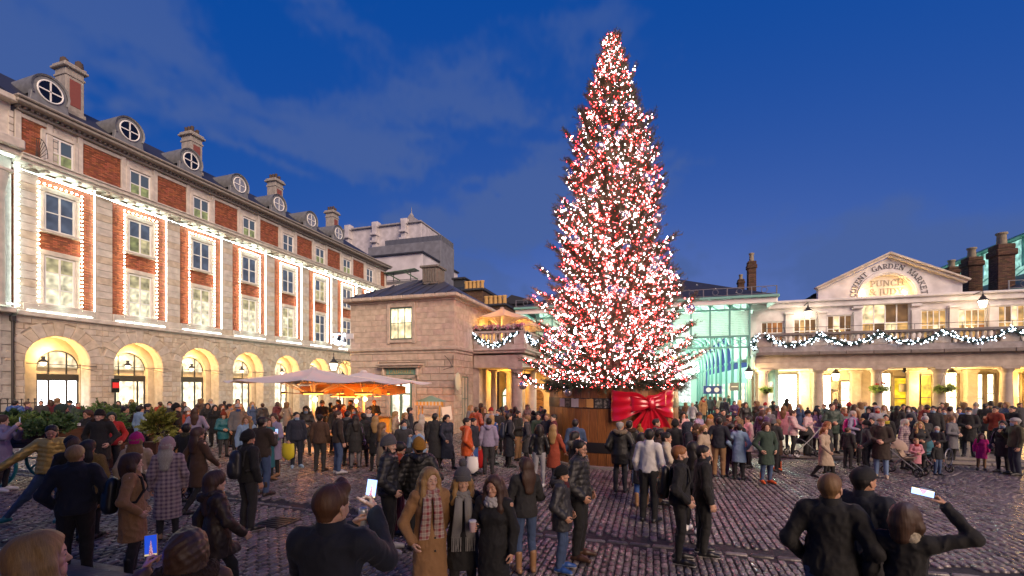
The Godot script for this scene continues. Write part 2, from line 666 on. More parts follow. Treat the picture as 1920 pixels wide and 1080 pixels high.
const BAY := 4.19
func brick_mat() -> StandardMaterial3D:
	if mats.has("brick"): return mats.brick
	var im := Image.create(512,512,false,Image.FORMAT_RGB8)
	im.fill(Color(0.62,0.5,0.42))
	var bm := Image.create(512,512,false,Image.FORMAT_RGB8)
	bm.fill(Color(0.1,0.1,0.1))
	var r := RandomNumberGenerator.new()
	r.seed = 3
	for row in 24:
		for c in 9:
			var x := c*64 - (32 if row % 2 else 0)
			var g := r.randf_range(0.62,1.0)
			var col := Color(g,g*r.randf_range(0.86,1.0),g*r.randf_range(0.8,1.0))
			im.fill_rect(Rect2i(x+2,row*21+2,60,18),col)
			bm.fill_rect(Rect2i(x+3,row*21+3,58,16),Color(g,g,g))
	var m := mat("brick",Color(0.4,0.155,0.08),0.9,{"tex": ImageTexture.create_from_image(im),"bump": ImageTexture.create_from_image(bm),"bump_scale": 0.8,"scale": Vector3(0.55,0.55,0.55)})
	return m

func make_terrace() -> void:
	var st := stone("terrace_stone",Color(0.6,0.51,0.39),0.45)
	var pale := stone("terrace_pale_stone",Color(0.64,0.59,0.51),0.4)
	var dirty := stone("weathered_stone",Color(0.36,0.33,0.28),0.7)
	var brick := brick_mat()
	var slate := mat("slate",Color(0.03,0.032,0.042),0.55,{"tex": noise_tex("stone_tone",0.014,0.8,1.0,6,3),"bump": noise_tex("slate_course",0.03,0.0,1.0,2,12),"bump_scale": 1.0,"scale": Vector3(0.7,0.7,0.7)})
	var lead := mat("lead",Color(0.19,0.2,0.21),0.6,{"tex": noise_tex("stone_tone",0.014,0.8,1.0,6,3),"scale": Vector3(0.6,0.6,0.6)})
	var white := mat("white_frame",Color(0.72,0.72,0.68),0.5)
	var dark := mat("dark_frame",Color(0.03,0.027,0.025),0.45)
	var cream := stone("vault_plaster",Color(0.72,0.6,0.41),0.3,0.8)
	var T := thing("terrace_building","long brick and stone terrace outlined with strings of white bulbs over an arcade","building",Vector3(-31.6,0,0),PI/2)
	var x0 := 15.25
	var x1 := 49.9
	var mid := (x0+x1)/2
	var wid := x1 - x0
	# ground floor: backing wall with arches,then each stone proud of it
	var stones := 0
	var facing := MB.new()
	var r := RandomNumberGenerator.new()
	r.seed = 8
	for b in 8:
		var cx := 17.1+BAY*b
		var xl := cx - BAY/2 if b else x0
		var xr := cx+BAY/2 if b < 7 else x1
		var ar := 1.46
		var spring := 4.02
		var poly := PackedVector2Array([Vector2(xl,0),Vector2(cx - ar,0)])
		poly.append_array(arc(cx,spring,ar,PI,0,18))
		poly.append_array([Vector2(cx+ar,0),Vector2(xr,0),Vector2(xr,6.42),Vector2(xl,6.42)])
		var core := MB.new()
		core.prism(poly,-0.75,-0.03)
		obj("wall",core,st,T)
		var hole := PackedVector2Array([Vector2(cx - ar - 0.001,-1)])
		hole.append_array(arc(cx,spring,ar,PI,0,24))
		hole.append(Vector2(cx+ar+0.001,-1))
		# wedge stones of the arch
		var pieces := []
		var outer := arc(cx,spring,ar+0.78,0,PI,36)
		for k in 13:
			var a0 := PI*k/13.0
			var a1 := PI*(k+1)/13.0
			var rr := ar+(0.62 if k % 2 else 0.8)
			if k == 6: rr = ar+0.9
			var w := arc(cx,spring,ar+0.006,a0,a1,2)
			w.append(Vector2(cx+cos(a1)*rr,spring+sin(a1)*rr))
			w.append(Vector2(cx+cos(a0)*rr,spring+sin(a0)*rr))
			pieces.append([w,"wedge_stone"])
		var cutter := PackedVector2Array([Vector2(cx - ar - 0.62,spring)])
		cutter = arc(cx,spring,ar+0.73,0,PI,30)
		cutter.append(Vector2(cx - ar - 0.002,spring - 0.001))
		cutter.append(Vector2(cx - ar - 0.002,-1))
		cutter.append(Vector2(cx+ar+0.002,-1))
		cutter.append(Vector2(cx+ar+0.002,spring - 0.001))
		var course := 0.336
		for c in 19:
			var y0 := c*course+0.0
			var y1 := minf(y0+course,6.4)
			var bx := xl
			var first := true
			while bx < xr - 0.05:
				var ln := 0.66 if not (first and c % 2) else 0.33
				if xr - bx - ln < 0.25: ln = xr - bx
				first = false
				var blk := rect2(bx,y0,minf(bx+ln,xr),y1)
				bx += ln
				for piece in Geometry2D.clip_polygons(blk,cutter):
					var area := 0.0
					for k in piece.size(): area += piece[k].cross(piece[(k+1) % piece.size()])
					if absf(area)*0.5 > 0.015: pieces.append([piece,"stone_block"])
		for p in pieces:
			var pl: PackedVector2Array = p[0]
			if Geometry2D.is_polygon_clockwise(pl): pl.reverse()
			var dep := r.randf_range(-0.004,0.004)
			var pm := MB.new() if stones < 290 else facing
			pm.prism(MB.inset(pl,0.008),-0.05,0.028+dep,0.016,false)
			if stones < 290:
				obj(p[1],pm,[st,stone("terrace_stone_warm",Color(0.54,0.45,0.34),0.5),stone("terrace_stone_grey",Color(0.58,0.51,0.42),0.5)][r.randi() % 3],T)
				stones += 1
		# inside the arch: plastered reveal,vault and shop window
		var inn := MB.new()
		var ir := 1.13
		var isp := 3.78
		var icx := cx+0.05+(0.55 if b == 0 else 0.0)
		if b == 0: ir = 1.0
		var ip := PackedVector2Array([Vector2(cx - 2.0,0),Vector2(icx - ir,0)])
		ip.append_array(arc(icx,isp,ir,PI,0,18))
		ip.append_array([Vector2(icx+ir,0),Vector2(cx+2.0,0),Vector2(cx+2.0,6.4),Vector2(cx - 2.0,6.4)])
		inn.prism(ip,-1.35,-0.95 if b else -1.15)
		obj("inner_arch",inn,cream,T)
		var vault := MB.new()
		var rows := []
		for q in 2:
			var row := PackedVector3Array()
			for pt in arc(cx,spring+0.02,ar+0.12,PI,0,18): row.append(Vector3(pt.x,pt.y,-0.76 if q == 0 else -1.34))
			rows.append(row)
		vault.grid([rows[1],rows[0]])
		obj("vault",vault,cream,T)
		var imp := MB.new()
		imp.box(Vector3.ZERO,Vector3(0.1,0.14,0.72),0.02)
		for s in [-1,1]: obj("impost",imp,cream,T,Vector3(cx+s*(ar+0.02),spring - 0.28,-0.4))
		var shop := glow("shop_window_white",Color(0.86,0.93,1.0),5.5) if b == 0 else glow("shop_window_warm",Color(1.0,0.84,0.58),2.9,true)
		var fan := MB.new()
		fan.prism(arc(icx,isp,ir - 0.02,0,PI,18),-1.3,-1.27)
		var zw := -1.25
		var wn := MB.new()
		wn.box(Vector3(icx,3.22,zw),Vector3(ir*2,0.38,0.12),0.01)
		for fx in [-0.42,0.42]:
			var ww: float = sqrt(ir*ir - pow(fx*ir,2))
			wn.box(Vector3(icx+fx*ir,isp+ww*0.5 - 0.18,zw),Vector3(0.06,ww+0.36,0.06))
			wn.box(Vector3(icx+fx*ir*(1.4 if b == 1 else 1.0),1.5,zw),Vector3(0.09,3.06,0.07))
		var ring := []
		for q in 2:
			var row := PackedVector3Array()
			for pt in arc(icx,isp,ir - (0.0 if q == 0 else 0.07),PI,0,18): row.append(Vector3(pt.x,pt.y,zw+0.04))
			ring.append(row)
		wn.grid([ring[1],ring[0]])
		wn.box(Vector3(icx - ir+0.04,1.7,zw),Vector3(0.08,3.4,0.07))
		wn.box(Vector3(icx+ir - 0.04,1.7,zw),Vector3(0.08,3.4,0.07))
		var sw := obj("shop_window",wn,dark,T)
		obj("fanlight_pane",fan,glow("shop_fanlight",Color(1.0,0.8,0.5),1.8,true),sw)
		for k in 3:
			var pm := MB.new()
			var px0: float = icx+ir*[-1.0,-0.42,0.42][k]+0.04
			var px1: float = icx+ir*[-0.42,0.42,1.0][k] - 0.04
			pm.box(Vector3((px0+px1)/2,1.52,-1.29),Vector3(px1 - px0,3.02,0.02))
			obj("pane",pm,shop,sw)
		# lantern on a rod across the arch
		var lx := cx - 0.75
		var rod := MB.new()
		rod.tube([Vector3(cx - ar,spring - 0.1,0.1),Vector3(cx+ar+0.3,spring - 0.14,0.1)],0.018,5)
		rod.tube([Vector3(cx+ar+0.3,spring - 0.42,0.06),Vector3(cx+0.2,spring - 0.12,0.1)],0.012,5)
		obj("lantern_rod",rod,dark,T)
		var lm := MB.new()
		lm.lathe([Vector2(0.0,spring+0.3),Vector2(0.1,spring+0.3),Vector2(0.07,spring+0.16),Vector2(0.2,spring+0.03),Vector2(0.2,spring - 0.02),Vector2(0.0,spring - 0.02)],10,Vector3(lx,0,0.1))
		var lantern := obj("lantern",lm,dark,T)
		var gl := MB.new()
		gl.ball(Vector3(lx,spring - 0.08,0.1),0.13,10,6)
		obj("lantern_globe",gl,glow("lantern_globe",Color(1.0,0.78,0.48),7.0),lantern)
		omni("arch_lamp",Vector3(-31.5 - 0.75,4.55,-cx),Color(1.0,0.82,0.54),1.7,0.12)
	if not facing.empty(): tag(obj("stone_facing",facing,st,T),"","","","stuff")
	var back := MB.new()
	back.box(Vector3(mid,3.2,-1.6),Vector3(wid,6.3,0.3))
	obj("back_wall",back,cream,T)
	# string course,lit base band,upper wall
	var sc := MB.new()
	sc.box(Vector3(mid,6.55,0.02),Vector3(wid,0.28,0.44),0.04)
	sc.box(Vector3(mid,6.36,-0.04),Vector3(wid,0.1,0.2),0.02)
	obj("string_course",sc,pale,T)
	var up := MB.new()
	up.box(Vector3(mid,10.6,-0.42),Vector3(wid,7.82,0.8))
	obj("upper_wall",up,brick,T)
	var bulb_pts := []
	var strip := MB.new()
	var warm_bulb := glow("facade_bulb",Color(1.0,0.86,0.62),34.0)
	var cold := glow("facade_light_strip",Color(0.82,1.0,0.93),20.0)
	for b in 9:                                 # rusticated pilasters between the bays
		var px := 17.1 - BAY/2+BAY*b
		if b == 0: px = x0+0.42
		if b == 8: px = x1 - 0.42
		var pc := MB.new()
		pc.box(Vector3(px,10.65,0.03),Vector3(0.86,7.9,0.14))
		var pil := obj("pilaster",pc,pale,T)
		for c in 18:
			var pb := MB.new()
			pb.box(Vector3(px,6.9+0.42*c,0.12),Vector3(0.9,0.405,0.08),0.012)
			obj("pilaster_block",pb,pale if (c+b) % 3 else st,pil)
		strip.box(Vector3(px - 0.47,10.5,0.1),Vector3(0.03,7.7,0.03))
	for b in 8:
		var cx := 17.1+BAY*b
		var half := BAY/2 - 0.47
		var plinth := MB.new()
		plinth.box(Vector3(cx,6.9,0.1),Vector3(half*2,0.42,0.2),0.02)
		obj("lit_base_band",plinth,pale,T)
		strip.box(Vector3(cx,6.72,0.215),Vector3(half*2 - 0.3,0.03,0.02))
		# two windows with stone surrounds
		for f in 2:
			var y0: float = [7.16,11.2][f]
			var y1: float = [9.82,13.25][f]
			var sm := MB.new()
			for s in [-1,1]:
				sm.box(Vector3(cx+s*0.8,(y0+y1)/2,0.05),Vector3(0.22,y1 - y0+0.06,0.14),0.02)
			sm.box(Vector3(cx,y1+0.16,0.06),Vector3(1.86,0.26,0.18),0.02)
			sm.box(Vector3(cx,y0 - 0.06,0.09),Vector3(2.0,0.14,0.26),0.02)
			obj("window_surround",sm,pale,T)
			var lit := glow("window_lit_cream",Color(1.0,0.86,0.45),0.8,true)
			var lit2 := glow("window_lit_bright",Color(1.0,0.9,0.6),1.5,true)
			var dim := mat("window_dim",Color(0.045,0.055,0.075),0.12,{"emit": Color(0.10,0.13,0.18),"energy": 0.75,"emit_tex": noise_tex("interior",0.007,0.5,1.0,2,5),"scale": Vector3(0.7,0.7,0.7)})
			var olive := glow("window_lit_olive",Color(0.42,0.45,0.16),0.8,true)
			var panes: Array
			if f == 0: panes = [lit2,lit2,lit,lit2,lit2,lit] if b < 4 else [lit,lit2,lit,lit,lit,lit2] if b == 4 else [dim,lit,dim,dim,dim,dim]
			else: panes = [dim,dim,dim,dim] if b in [0,2,3,4,6] else [olive,dim,lit,dim] if b == 1 else [lit,dim,lit,lit]
			var rows := [0.0,0.32,0.68] if f == 0 else [0.0,0.5]
			var hole := MB.new()
			hole.box(Vector3(cx,(y0+y1)/2,0.0),Vector3(1.4,y1 - y0,0.02))
			window(T,"window",Vector3(cx,y0,0.03),1.38,y1 - y0,[0.0,0.5],rows,white,panes)
		# string of bulbs round each pair of windows
		var pts := []
		var y := 7.05
		while y < 13.7:
			pts.append(Vector3(cx - 0.98,y,0.16)); pts.append(Vector3(cx+0.98,y,0.16))
			y += 0.235
		for k in 8: pts.append(Vector3(cx - 0.98+0.245*k,13.66,0.16))
		bulbs(T,"bulb_string",pts,0.05,warm_bulb)
		var wire := MB.new()
		wire.tube([Vector3(cx - 0.98,7.0,0.13),Vector3(cx - 0.98,13.66,0.13),Vector3(cx+0.98,13.66,0.13),Vector3(cx+0.98,7.0,0.13)],0.012,5)
		obj("bulb_cable",wire,dark,T)
		for lx in [-0.9,0.9]:
			omni("bulb_string_light",Vector3(-31.6+0.5,10.2,-(cx+lx)),Color(1.0,0.86,0.66),0.07,0.35)
		omni("base_band_light",Vector3(-31.6+0.45,7.1,-cx),Color(0.86,1.0,0.93),0.06,0.25)
	# edge of the first pilaster: a second string of white bulbs
	var edge := []
	for k in 30: edge.append(Vector3(x0+0.02,6.9+0.25*k,0.24))
	bulbs(T,"bulb_string",edge,0.045,glow("cold_bulb",Color(0.86,1.0,0.92),22.0))
	# main cornice with brackets,lit from beneath
	var co := MB.new()
	for s in [[14.1,0.12,0.14],[14.34,0.78,0.14],[14.5,0.9,0.18],[14.63,0.98,0.08]]:
		co.box(Vector3(mid,s[0],s[1]/2 - 0.02),Vector3(wid+0.3,s[2],s[1]),0.02)
	var cornice := obj("cornice",co,pale,T)
	var k := 0
	var bx := x0+0.3
	while bx < x1:
		var bm := MB.new()
		bm.box(Vector3(bx,14.2,0.36),Vector3(0.2,0.14,0.56),0.02)
		obj("bracket",bm,pale,cornice)
		bx += 0.72
	strip.box(Vector3(mid,14.02,0.14),Vector3(wid,0.05,0.04))
	obj("light_strip",strip,cold,T)
	for b in 8: omni("cornice_light",Vector3(-31.6+0.5,13.9,-(17.1+BAY*b)),Color(0.82,1.0,0.93),0.2,0.3)
	# attic storey
	var at := MB.new()
	at.box(Vector3(mid,15.95,-0.42),Vector3(wid,2.7,0.8))
	obj("attic_wall",at,pale,T)
	for b in 9:
		var px := 17.1 - BAY/2+BAY*b
		var w := 1.95
		if b == 0: px = x0+0.75; w = 1.0
		if b == 8: px = x1 - 0.75; w = 0.9
		var pb := MB.new()
		pb.box(Vector3(px,15.75,-0.01),Vector3(w,2.1,0.06))
		obj("brick_panel",pb,brick,T)
		var fr := MB.new()
		for s in [-1,1]:
			fr.box(Vector3(px+s*(w/2+0.16),15.8,0.02),Vector3(0.26,2.5,0.14),0.015)
			for q in 6: fr.box(Vector3(px+s*(w/2+0.42),14.95+q*0.36,0.0),Vector3(0.2,0.33,0.1),0.015)
		fr.box(Vector3(px,16.9,0.02),Vector3(w+0.06,0.2,0.1),0.015)
		obj("panel_frame",fr,pale,T)
	for b in 8:
		var cx := 17.1+BAY*b
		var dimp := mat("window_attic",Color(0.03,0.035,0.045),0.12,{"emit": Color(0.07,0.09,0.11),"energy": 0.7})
		var olp := glow("window_lit_olive",Color(0.42,0.45,0.16),0.8,true)
		window(T,"attic_window",Vector3(cx,14.72,0.03),1.26,1.7,[0.0,0.5],[0.0,0.52],white,[olp,dimp] if b != 4 and b != 7 else [dimp,dimp])
		var sl := MB.new()
		for s in [-1,1]: sl.box(Vector3(cx+s*0.74,15.6,0.04),Vector3(0.2,1.9,0.16),0.015)
		sl.box(Vector3(cx,16.56,0.04),Vector3(1.64,0.18,0.17),0.015)
		obj("attic_surround",sl,pale,T)
	var rc := MB.new()
	rc.box(Vector3(mid,17.14,0.08),Vector3(wid,0.16,0.3),0.02)
	rc.box(Vector3(mid,17.4,0.26),Vector3(wid+0.5,0.2,0.9),0.05)
	rc.box(Vector3(mid,17.57,0.34),Vector3(wid+0.6,0.14,1.0),0.05)
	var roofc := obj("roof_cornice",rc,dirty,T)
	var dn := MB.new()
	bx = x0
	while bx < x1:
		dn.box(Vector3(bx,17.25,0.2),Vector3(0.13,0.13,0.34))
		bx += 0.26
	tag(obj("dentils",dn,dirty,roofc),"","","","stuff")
	# slate roof,ridge and lead rolls
	var rf := MB.new()
	rf.quad(Vector3(x0 - 0.2,17.62,0.25),Vector3(x1+0.2,17.62,0.25),Vector3(x1 - 3.0,20.9,-4.6),Vector3(x0 - 0.2,20.9,-4.6))
	rf.tri(Vector3(x1+0.2,17.62,0.25),Vector3(x1+0.2,17.62,-9.4),Vector3(x1 - 3.0,20.9,-4.6))
	rf.quad(Vector3(x1+0.2,17.62,-9.4),Vector3(x0 - 0.2,17.62,-9.4),Vector3(x0 - 0.2,20.9,-4.6),Vector3(x1 - 3.0,20.9,-4.6))
	rf.quad(Vector3(x0 - 0.2,17.62,0.25),Vector3(x0 - 0.2,20.9,-4.6),Vector3(x0 - 0.2,17.62,-9.4),Vector3(x0 - 0.2,17.61,-9.4))
	obj("roof",rf,slate,T)
	var bk := MB.new()
	bk.box(Vector3(mid,9.0,-5.6),Vector3(wid,17.8,7.4))
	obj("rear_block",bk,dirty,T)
	# round dormers
	for b in 8:
		var cx := 17.25+BAY*b+(0.0 if b else 0.05)
		if b == 7: continue
		var dm := MB.new()
		var ring := PackedVector2Array([Vector2(cx - 1.0,18.15)])
		ring.append_array([Vector2(cx - 0.86,18.75)])
		ring.append_array(arc(cx,19.42,0.82,PI,0,16))
		ring.append_array([Vector2(cx+0.86,18.75),Vector2(cx+1.0,18.15)])
		dm.prism(ring,-1.36,-1.12,0.03)
		var dorm := obj("dormer",dm,lead,T)
		var br := MB.new()
		var rows := []
		for q in 2:
			var row := PackedVector3Array()
			for pt in arc(cx,19.42,0.9 if q == 0 else 0.86,PI+0.5,-0.5,16): row.append(Vector3(pt.x,pt.y,-1.02 if q == 0 else -3.6))
			rows.append(row)
		br.grid([rows[1],rows[0]])
		var r2 := []
		for q in 2:
			var row := PackedVector3Array()
			for pt in arc(cx,19.42,0.9 if q == 0 else 0.8,PI+0.5,-0.5,16): row.append(Vector3(pt.x,pt.y,-1.02 if q == 0 else -1.08))
			r2.append(row)
		br.grid([r2[0],r2[1]])
		obj("dormer_roof",br,lead,dorm)
		var gp := MB.new()
		gp.prism(arc(cx,19.42,0.56,0,TAU*23/24,23),-1.12,-1.1)
		obj("round_pane",gp,mat("dormer_glass",Color(0.006,0.007,0.012),0.08) if b in [0,1,2] else mat("dormer_glass_pale",Color(0.2,0.22,0.26),0.1),dorm)
		var cr := MB.new()
		cr.box(Vector3(cx,19.42,-1.08),Vector3(0.07,1.1,0.03))
		cr.box(Vector3(cx,19.42,-1.078),Vector3(1.1,0.07,0.026))
		var path := []
		for q in 25: path.append(Vector3(cx+0.58*cos(TAU*q/24),19.42+0.58*sin(TAU*q/24),-1.09))
		cr.tube(path,0.045,6,false)
		obj("round_frame",cr,white,dorm)
	# chimneys with pots
	for q in 4:
		var cx: float = [19.2,27.1,35.4,43.6][q]
		var cm := MB.new()
		cm.box(Vector3(cx,20.0,-2.9),Vector3(0.95,4.4,1.0),0.03)
		cm.box(Vector3(cx,18.7,-2.9),Vector3(1.1,1.8,1.14),0.03)
		cm.box(Vector3(cx,21.75,-2.9),Vector3(1.06,0.14,1.1),0.02)
		cm.box(Vector3(cx,22.22,-2.9),Vector3(1.3,0.16,1.36),0.04)
		cm.box(Vector3(cx,22.38,-2.9),Vector3(1.14,0.16,1.2),0.04)
		var ch := obj("chimney",cm,stone("chimney_stone",Color(0.38,0.35,0.3),0.6),T)
		var pn := MB.new()
		pn.box(Vector3(cx,20.7,-2.4),Vector3(0.56,1.6,0.04))
		obj("brick_panel",pn,mat("dull_brick",Color(0.2,0.06,0.05),0.9),ch)
		for p in (3 if q == 0 else 6):
			var pm := MB.new()
			var pz := -3.3+(0.16*p if q else 0.4*p)
			pm.lathe([Vector2(0.13 if q else 0.24,22.42),Vector2(0.11 if q else 0.2,22.8),Vector2(0.14 if q else 0.08,22.85),Vector2(0.1,22.9),Vector2(0.0,22.9)],8,Vector3(cx - 0.28 if p % 2 else cx+0.26,0,pz))
			obj("chimney_pot",pm,mat("chimney_pot",Color(0.07,0.05,0.04),0.9),ch)
	# iron fan railing by the first attic window
	var fa := MB.new()
	for a in 8:
		var an := PI/2*a/7.0
		fa.tube([Vector3(16.0,14.75,0.15),Vector3(16.0+0.05,14.75+1.2*sin(an),0.15+0.9*cos(an))],0.015,4)
	var fp := []
	for a in 9: fp.append(Vector3(16.05,14.75+1.2*sin(PI/2*a/8.0),0.15+0.9*cos(PI/2*a/8.0)))
	fa.tube(fp,0.02,5)
	obj("iron_fan",fa,dark,T)
	var dp := MB.new()
	dp.tube([Vector3(15.1,0.2,0.12),Vector3(15.1,6.3,0.12)],0.06,8)
	dp.box(Vector3(15.1,6.2,0.12),Vector3(0.2,0.3,0.2),0.02)
	obj("drainpipe",dp,dark,T)

func make_neighbour_house() -> void:
	var grey := stone("neighbour_stone",Color(0.42,0.4,0.36),0.5)
	var pale := stone("terrace_pale_stone",Color(0.64,0.59,0.51),0.4)
	var T := thing("stone_house","pale stone house with a fluted column beside the lit terrace, at the left edge","building",Vector3(-31.6,0,0),PI/2)
	var w := MB.new()
	w.box(Vector3(12.0,7.5,-3.5),Vector3(6.2,15.0,7.0))
	obj("wall",w,grey,T)
	var r := RandomNumberGenerator.new()
	r.seed = 4
	for c in 18:
		for k in 4:
			var b := MB.new()
			b.box(Vector3(14.72 - k*0.78 - (0.39 if c % 2 else 0.0),0.18+c*0.345,0.02),Vector3(0.77,0.335,0.06),0.012)
			obj("stone_block",b,grey,T)
	var co := MB.new()
	var sc := MB.new()
	sc.box(Vector3(12.0,6.6,0.2),Vector3(6.2,0.3,0.6),0.04)
	obj("string_course",sc,pale,T)
	co.box(Vector3(12.0,14.6,0.3),Vector3(6.3,0.3,0.8),0.04)
	co.box(Vector3(12.0,15.0,0.45),Vector3(6.4,0.5,1.1),0.06)
	obj("cornice",co,pale,T)
	var cl := MB.new()
	cl.lathe([Vector2(0.42,6.75),Vector2(0.36,7.0),Vector2(0.34,12.2),Vector2(0.4,12.4),Vector2(0.34,12.5),Vector2(0.5,13.3),Vector2(0.5,13.4)],20,Vector3(14.3,0,0.42))
	cl.box(Vector3(14.3,13.5,0.42),Vector3(1.0,0.16,1.0),0.03)
	obj("column",cl,pale,T)
	var at := MB.new()
	at.box(Vector3(12.0,16.2,-0.4),Vector3(6.2,2.2,0.8),0.03)
	at.box(Vector3(12.0,17.4,0.1),Vector3(6.3,0.3,0.9),0.04)
	obj("parapet",at,pale,T)
	var sl := MB.new()
	sl.box(Vector3(12.0,6.9,0.4),Vector3(6.0,0.04,0.06))
	sl.box(Vector3(12.0,14.4,0.4),Vector3(6.0,0.04,0.06))
	obj("light_strip",sl,glow("facade_light_strip",Color(0.82,1.0,0.93),20.0),T)
	var ra := MB.new()
	for k in 14:
		ra.tube([Vector3(15.6 - k*0.26,0.2,1.4),Vector3(15.6 - k*0.26,2.0,1.4)],0.02,5)
		ra.ball(Vector3(15.6 - k*0.26,2.04,1.4),0.045,6,4)
	ra.box(Vector3(13.9,1.85,1.4),Vector3(3.6,0.05,0.04))
	ra.box(Vector3(13.9,0.5,1.4),Vector3(3.6,0.05,0.04))
	var rt := thing("iron_railing","black spiked iron railing at the foot of the stone house","railing",Vector3(-31.6,0,0),PI/2)
	obj("railing",ra,mat("dark_frame",Color(0.03,0.027,0.025),0.45),rt)

# ---------------------------------------------------------------- stone facing laid block by block

func ashlar(parent: Node,called: String,x0: float,x1: float,y0: float,y1: float,course: float,ln: float,holes: Array,ms: Array,basis: Transform3D,proud := 0.03,gap := 0.006,ch := 0.01,sd := 1) -> void:
	var r := RandomNumberGenerator.new()
	r.seed = sd
	var c := 0
	var y := y0
	while y < y1 - 0.03:
		var yt := minf(y+course,y1)
		if y1 - yt < course*0.3: yt = y1
		var x := x0
		var first := true
		while x < x1 - 0.02:
			var w := ln*r.randf_range(0.92,1.08)
			if first and c % 2: w *= 0.5
			first = false
			if x1 - x - w < ln*0.3: w = x1 - x
			var todo := [rect2(x,y,x+w,yt)]
			for h in holes:
				var nxt := []
				for p in todo: nxt.append_array(Geometry2D.clip_polygons(p,h))
				todo = nxt
			for p in todo:
				if Geometry2D.is_polygon_clockwise(p): p.reverse()
				var area := 0.0
				for k in p.size(): area += p[k].cross(p[(k+1) % p.size()])
				if area*0.5 < 0.01: continue
				var mb := MB.new()
				mb.t = basis
				mb.prism(MB.inset(p,gap),-0.03,proud+r.randf_range(-0.003,0.003),ch,false)
				obj(called,mb,ms[r.randi() % ms.size()],parent)
			x += w
		y = yt
		c += 1

func text_mesh(parent: Node,called: String,words: String,size: float,m: Material,at: Vector3,serif := true,depth := 0.02) -> MeshInstance3D:
	var tm := TextMesh.new()
	var f := SystemFont.new()
	f.font_names = PackedStringArray(["Droid Serif" if serif else "Droid Sans"])
	tm.font = f
	tm.text = words
	tm.font_size = 64
	tm.pixel_size = size/64.0
	tm.depth = depth
	return obj(called,tm,m,parent,at)

func spray_mesh(n: int,length: float,sd: int,leaf := 0.012,droop := 0.0) -> ArrayMesh:   # a small fan of needles round a twig along +z
	var r := RandomNumberGenerator.new()
	r.seed = sd
	var mb := MB.new()
	for k in n:
		var f := float(k)/n
		var base := Vector3(0,-droop*f*f,f*length*0.85)
		var side := -1.0 if k % 2 else 1.0
		var d := Vector3(side*r.randf_range(0.5,1.0),r.randf_range(-0.35,0.45),r.randf_range(0.35,0.95)).normalized()
		var l := length*r.randf_range(0.28,0.5)*(1.0 - 0.45*f)
		var w := d.cross(Vector3(r.randf_range(-1,1),1,r.randf_range(-1,1))).normalized()*leaf
		mb.tri(base - w,base+w,base+d*l)
	mb.tri(Vector3(-0.008,0,0),Vector3(0.008,0,0),Vector3(0,-droop,length))
	return mb.mesh()

func scatter(parent: Node,called: String,m: Mesh,tfs: Array,mt: Material,tints := []) -> MultiMeshInstance3D:
	var mm := MultiMesh.new()
	mm.transform_format = MultiMesh.TRANSFORM_3D
	mm.use_colors = not tints.is_empty()
	mm.mesh = m
	mm.instance_count = tfs.size()
	for k in tfs.size():
		mm.set_instance_transform(k,tfs[k])
		if tints: mm.set_instance_color(k,tints[k])
	var mi := MultiMeshInstance3D.new()
	var key := str(parent.get_instance_id())+called
	names[key] = names.get(key,-1)+1
	mi.name = called if names[key] == 0 else "%s_%03d" % [called,names[key]]
	mi.multimesh = mm
	mi.material_override = mt
	mi.set_meta("kind","stuff")
	parent.add_child(mi,true)
	return mi

func look(at: Vector3,dir: Vector3,s := 1.0,roll := 0.0) -> Transform3D:
	var z := dir.normalized()
	var x := Vector3.UP.cross(z)
	if x.length() < 0.05: x = Vector3(1,0,0).cross(z)
	x = x.normalized()
	var b := Basis(x,z.cross(x),z)
	b = b*Basis(Vector3(0,0,1),roll)
	return Transform3D(b.scaled_local(Vector3(s,s,s)),at)

func garland(label: String,path: Array,sd: int) -> void:     # a swag of fir with cold white lights
	var r := RandomNumberGenerator.new()
	r.seed = sd
	var g := thing("garland",label,"garland",Vector3.ZERO,0.0,"lit garlands on the balustrades")
	var green := mat("garland_fir",Color(0.012,0.035,0.028),0.7)
	var tfs := []
	var pts := []
	for k in path.size() - 1:
		var a: Vector3 = path[k]
		var b: Vector3 = path[k+1]
		var d := b - a
		var m := int(d.length()/0.022)
		for q in m:
			var p := a+d*(q/float(m))
			tfs.append(look(p+Vector3(r.randf_range(-0.1,0.1),r.randf_range(-0.12,0.12),r.randf_range(-0.06,0.1)),Vector3(r.randf_range(-1,1),r.randf_range(-1,0.8),r.randf_range(-0.2,1)),r.randf_range(0.6,1.1),r.randf()*TAU))
			if q % 3 == 0: pts.append(p+Vector3(r.randf_range(-0.16,0.16),r.randf_range(-0.2,0.17),r.randf_range(0.04,0.2)))
	var core := MB.new()
	core.tube(path,0.09,7)
	obj("stem",core,green,g)
	scatter(g,"fir_sprays",spray_mesh(12,0.26,4,0.014),tfs,green)
	bulbs(g,"fairy_lights",pts,0.024,glow("garland_bulb",Color(0.7,0.83,1.0),17.0))

func baluster_prof(h: float) -> Array:
	return [Vector2(0.09,0),Vector2(0.09,0.06),Vector2(0.055,0.1),Vector2(0.1,h*0.38),Vector2(0.05,h*0.72),Vector2(0.05,h*0.8),Vector2(0.085,h - 0.06),Vector2(0.085,h)]

# ---------------------------------------------------------------- the stone lodge

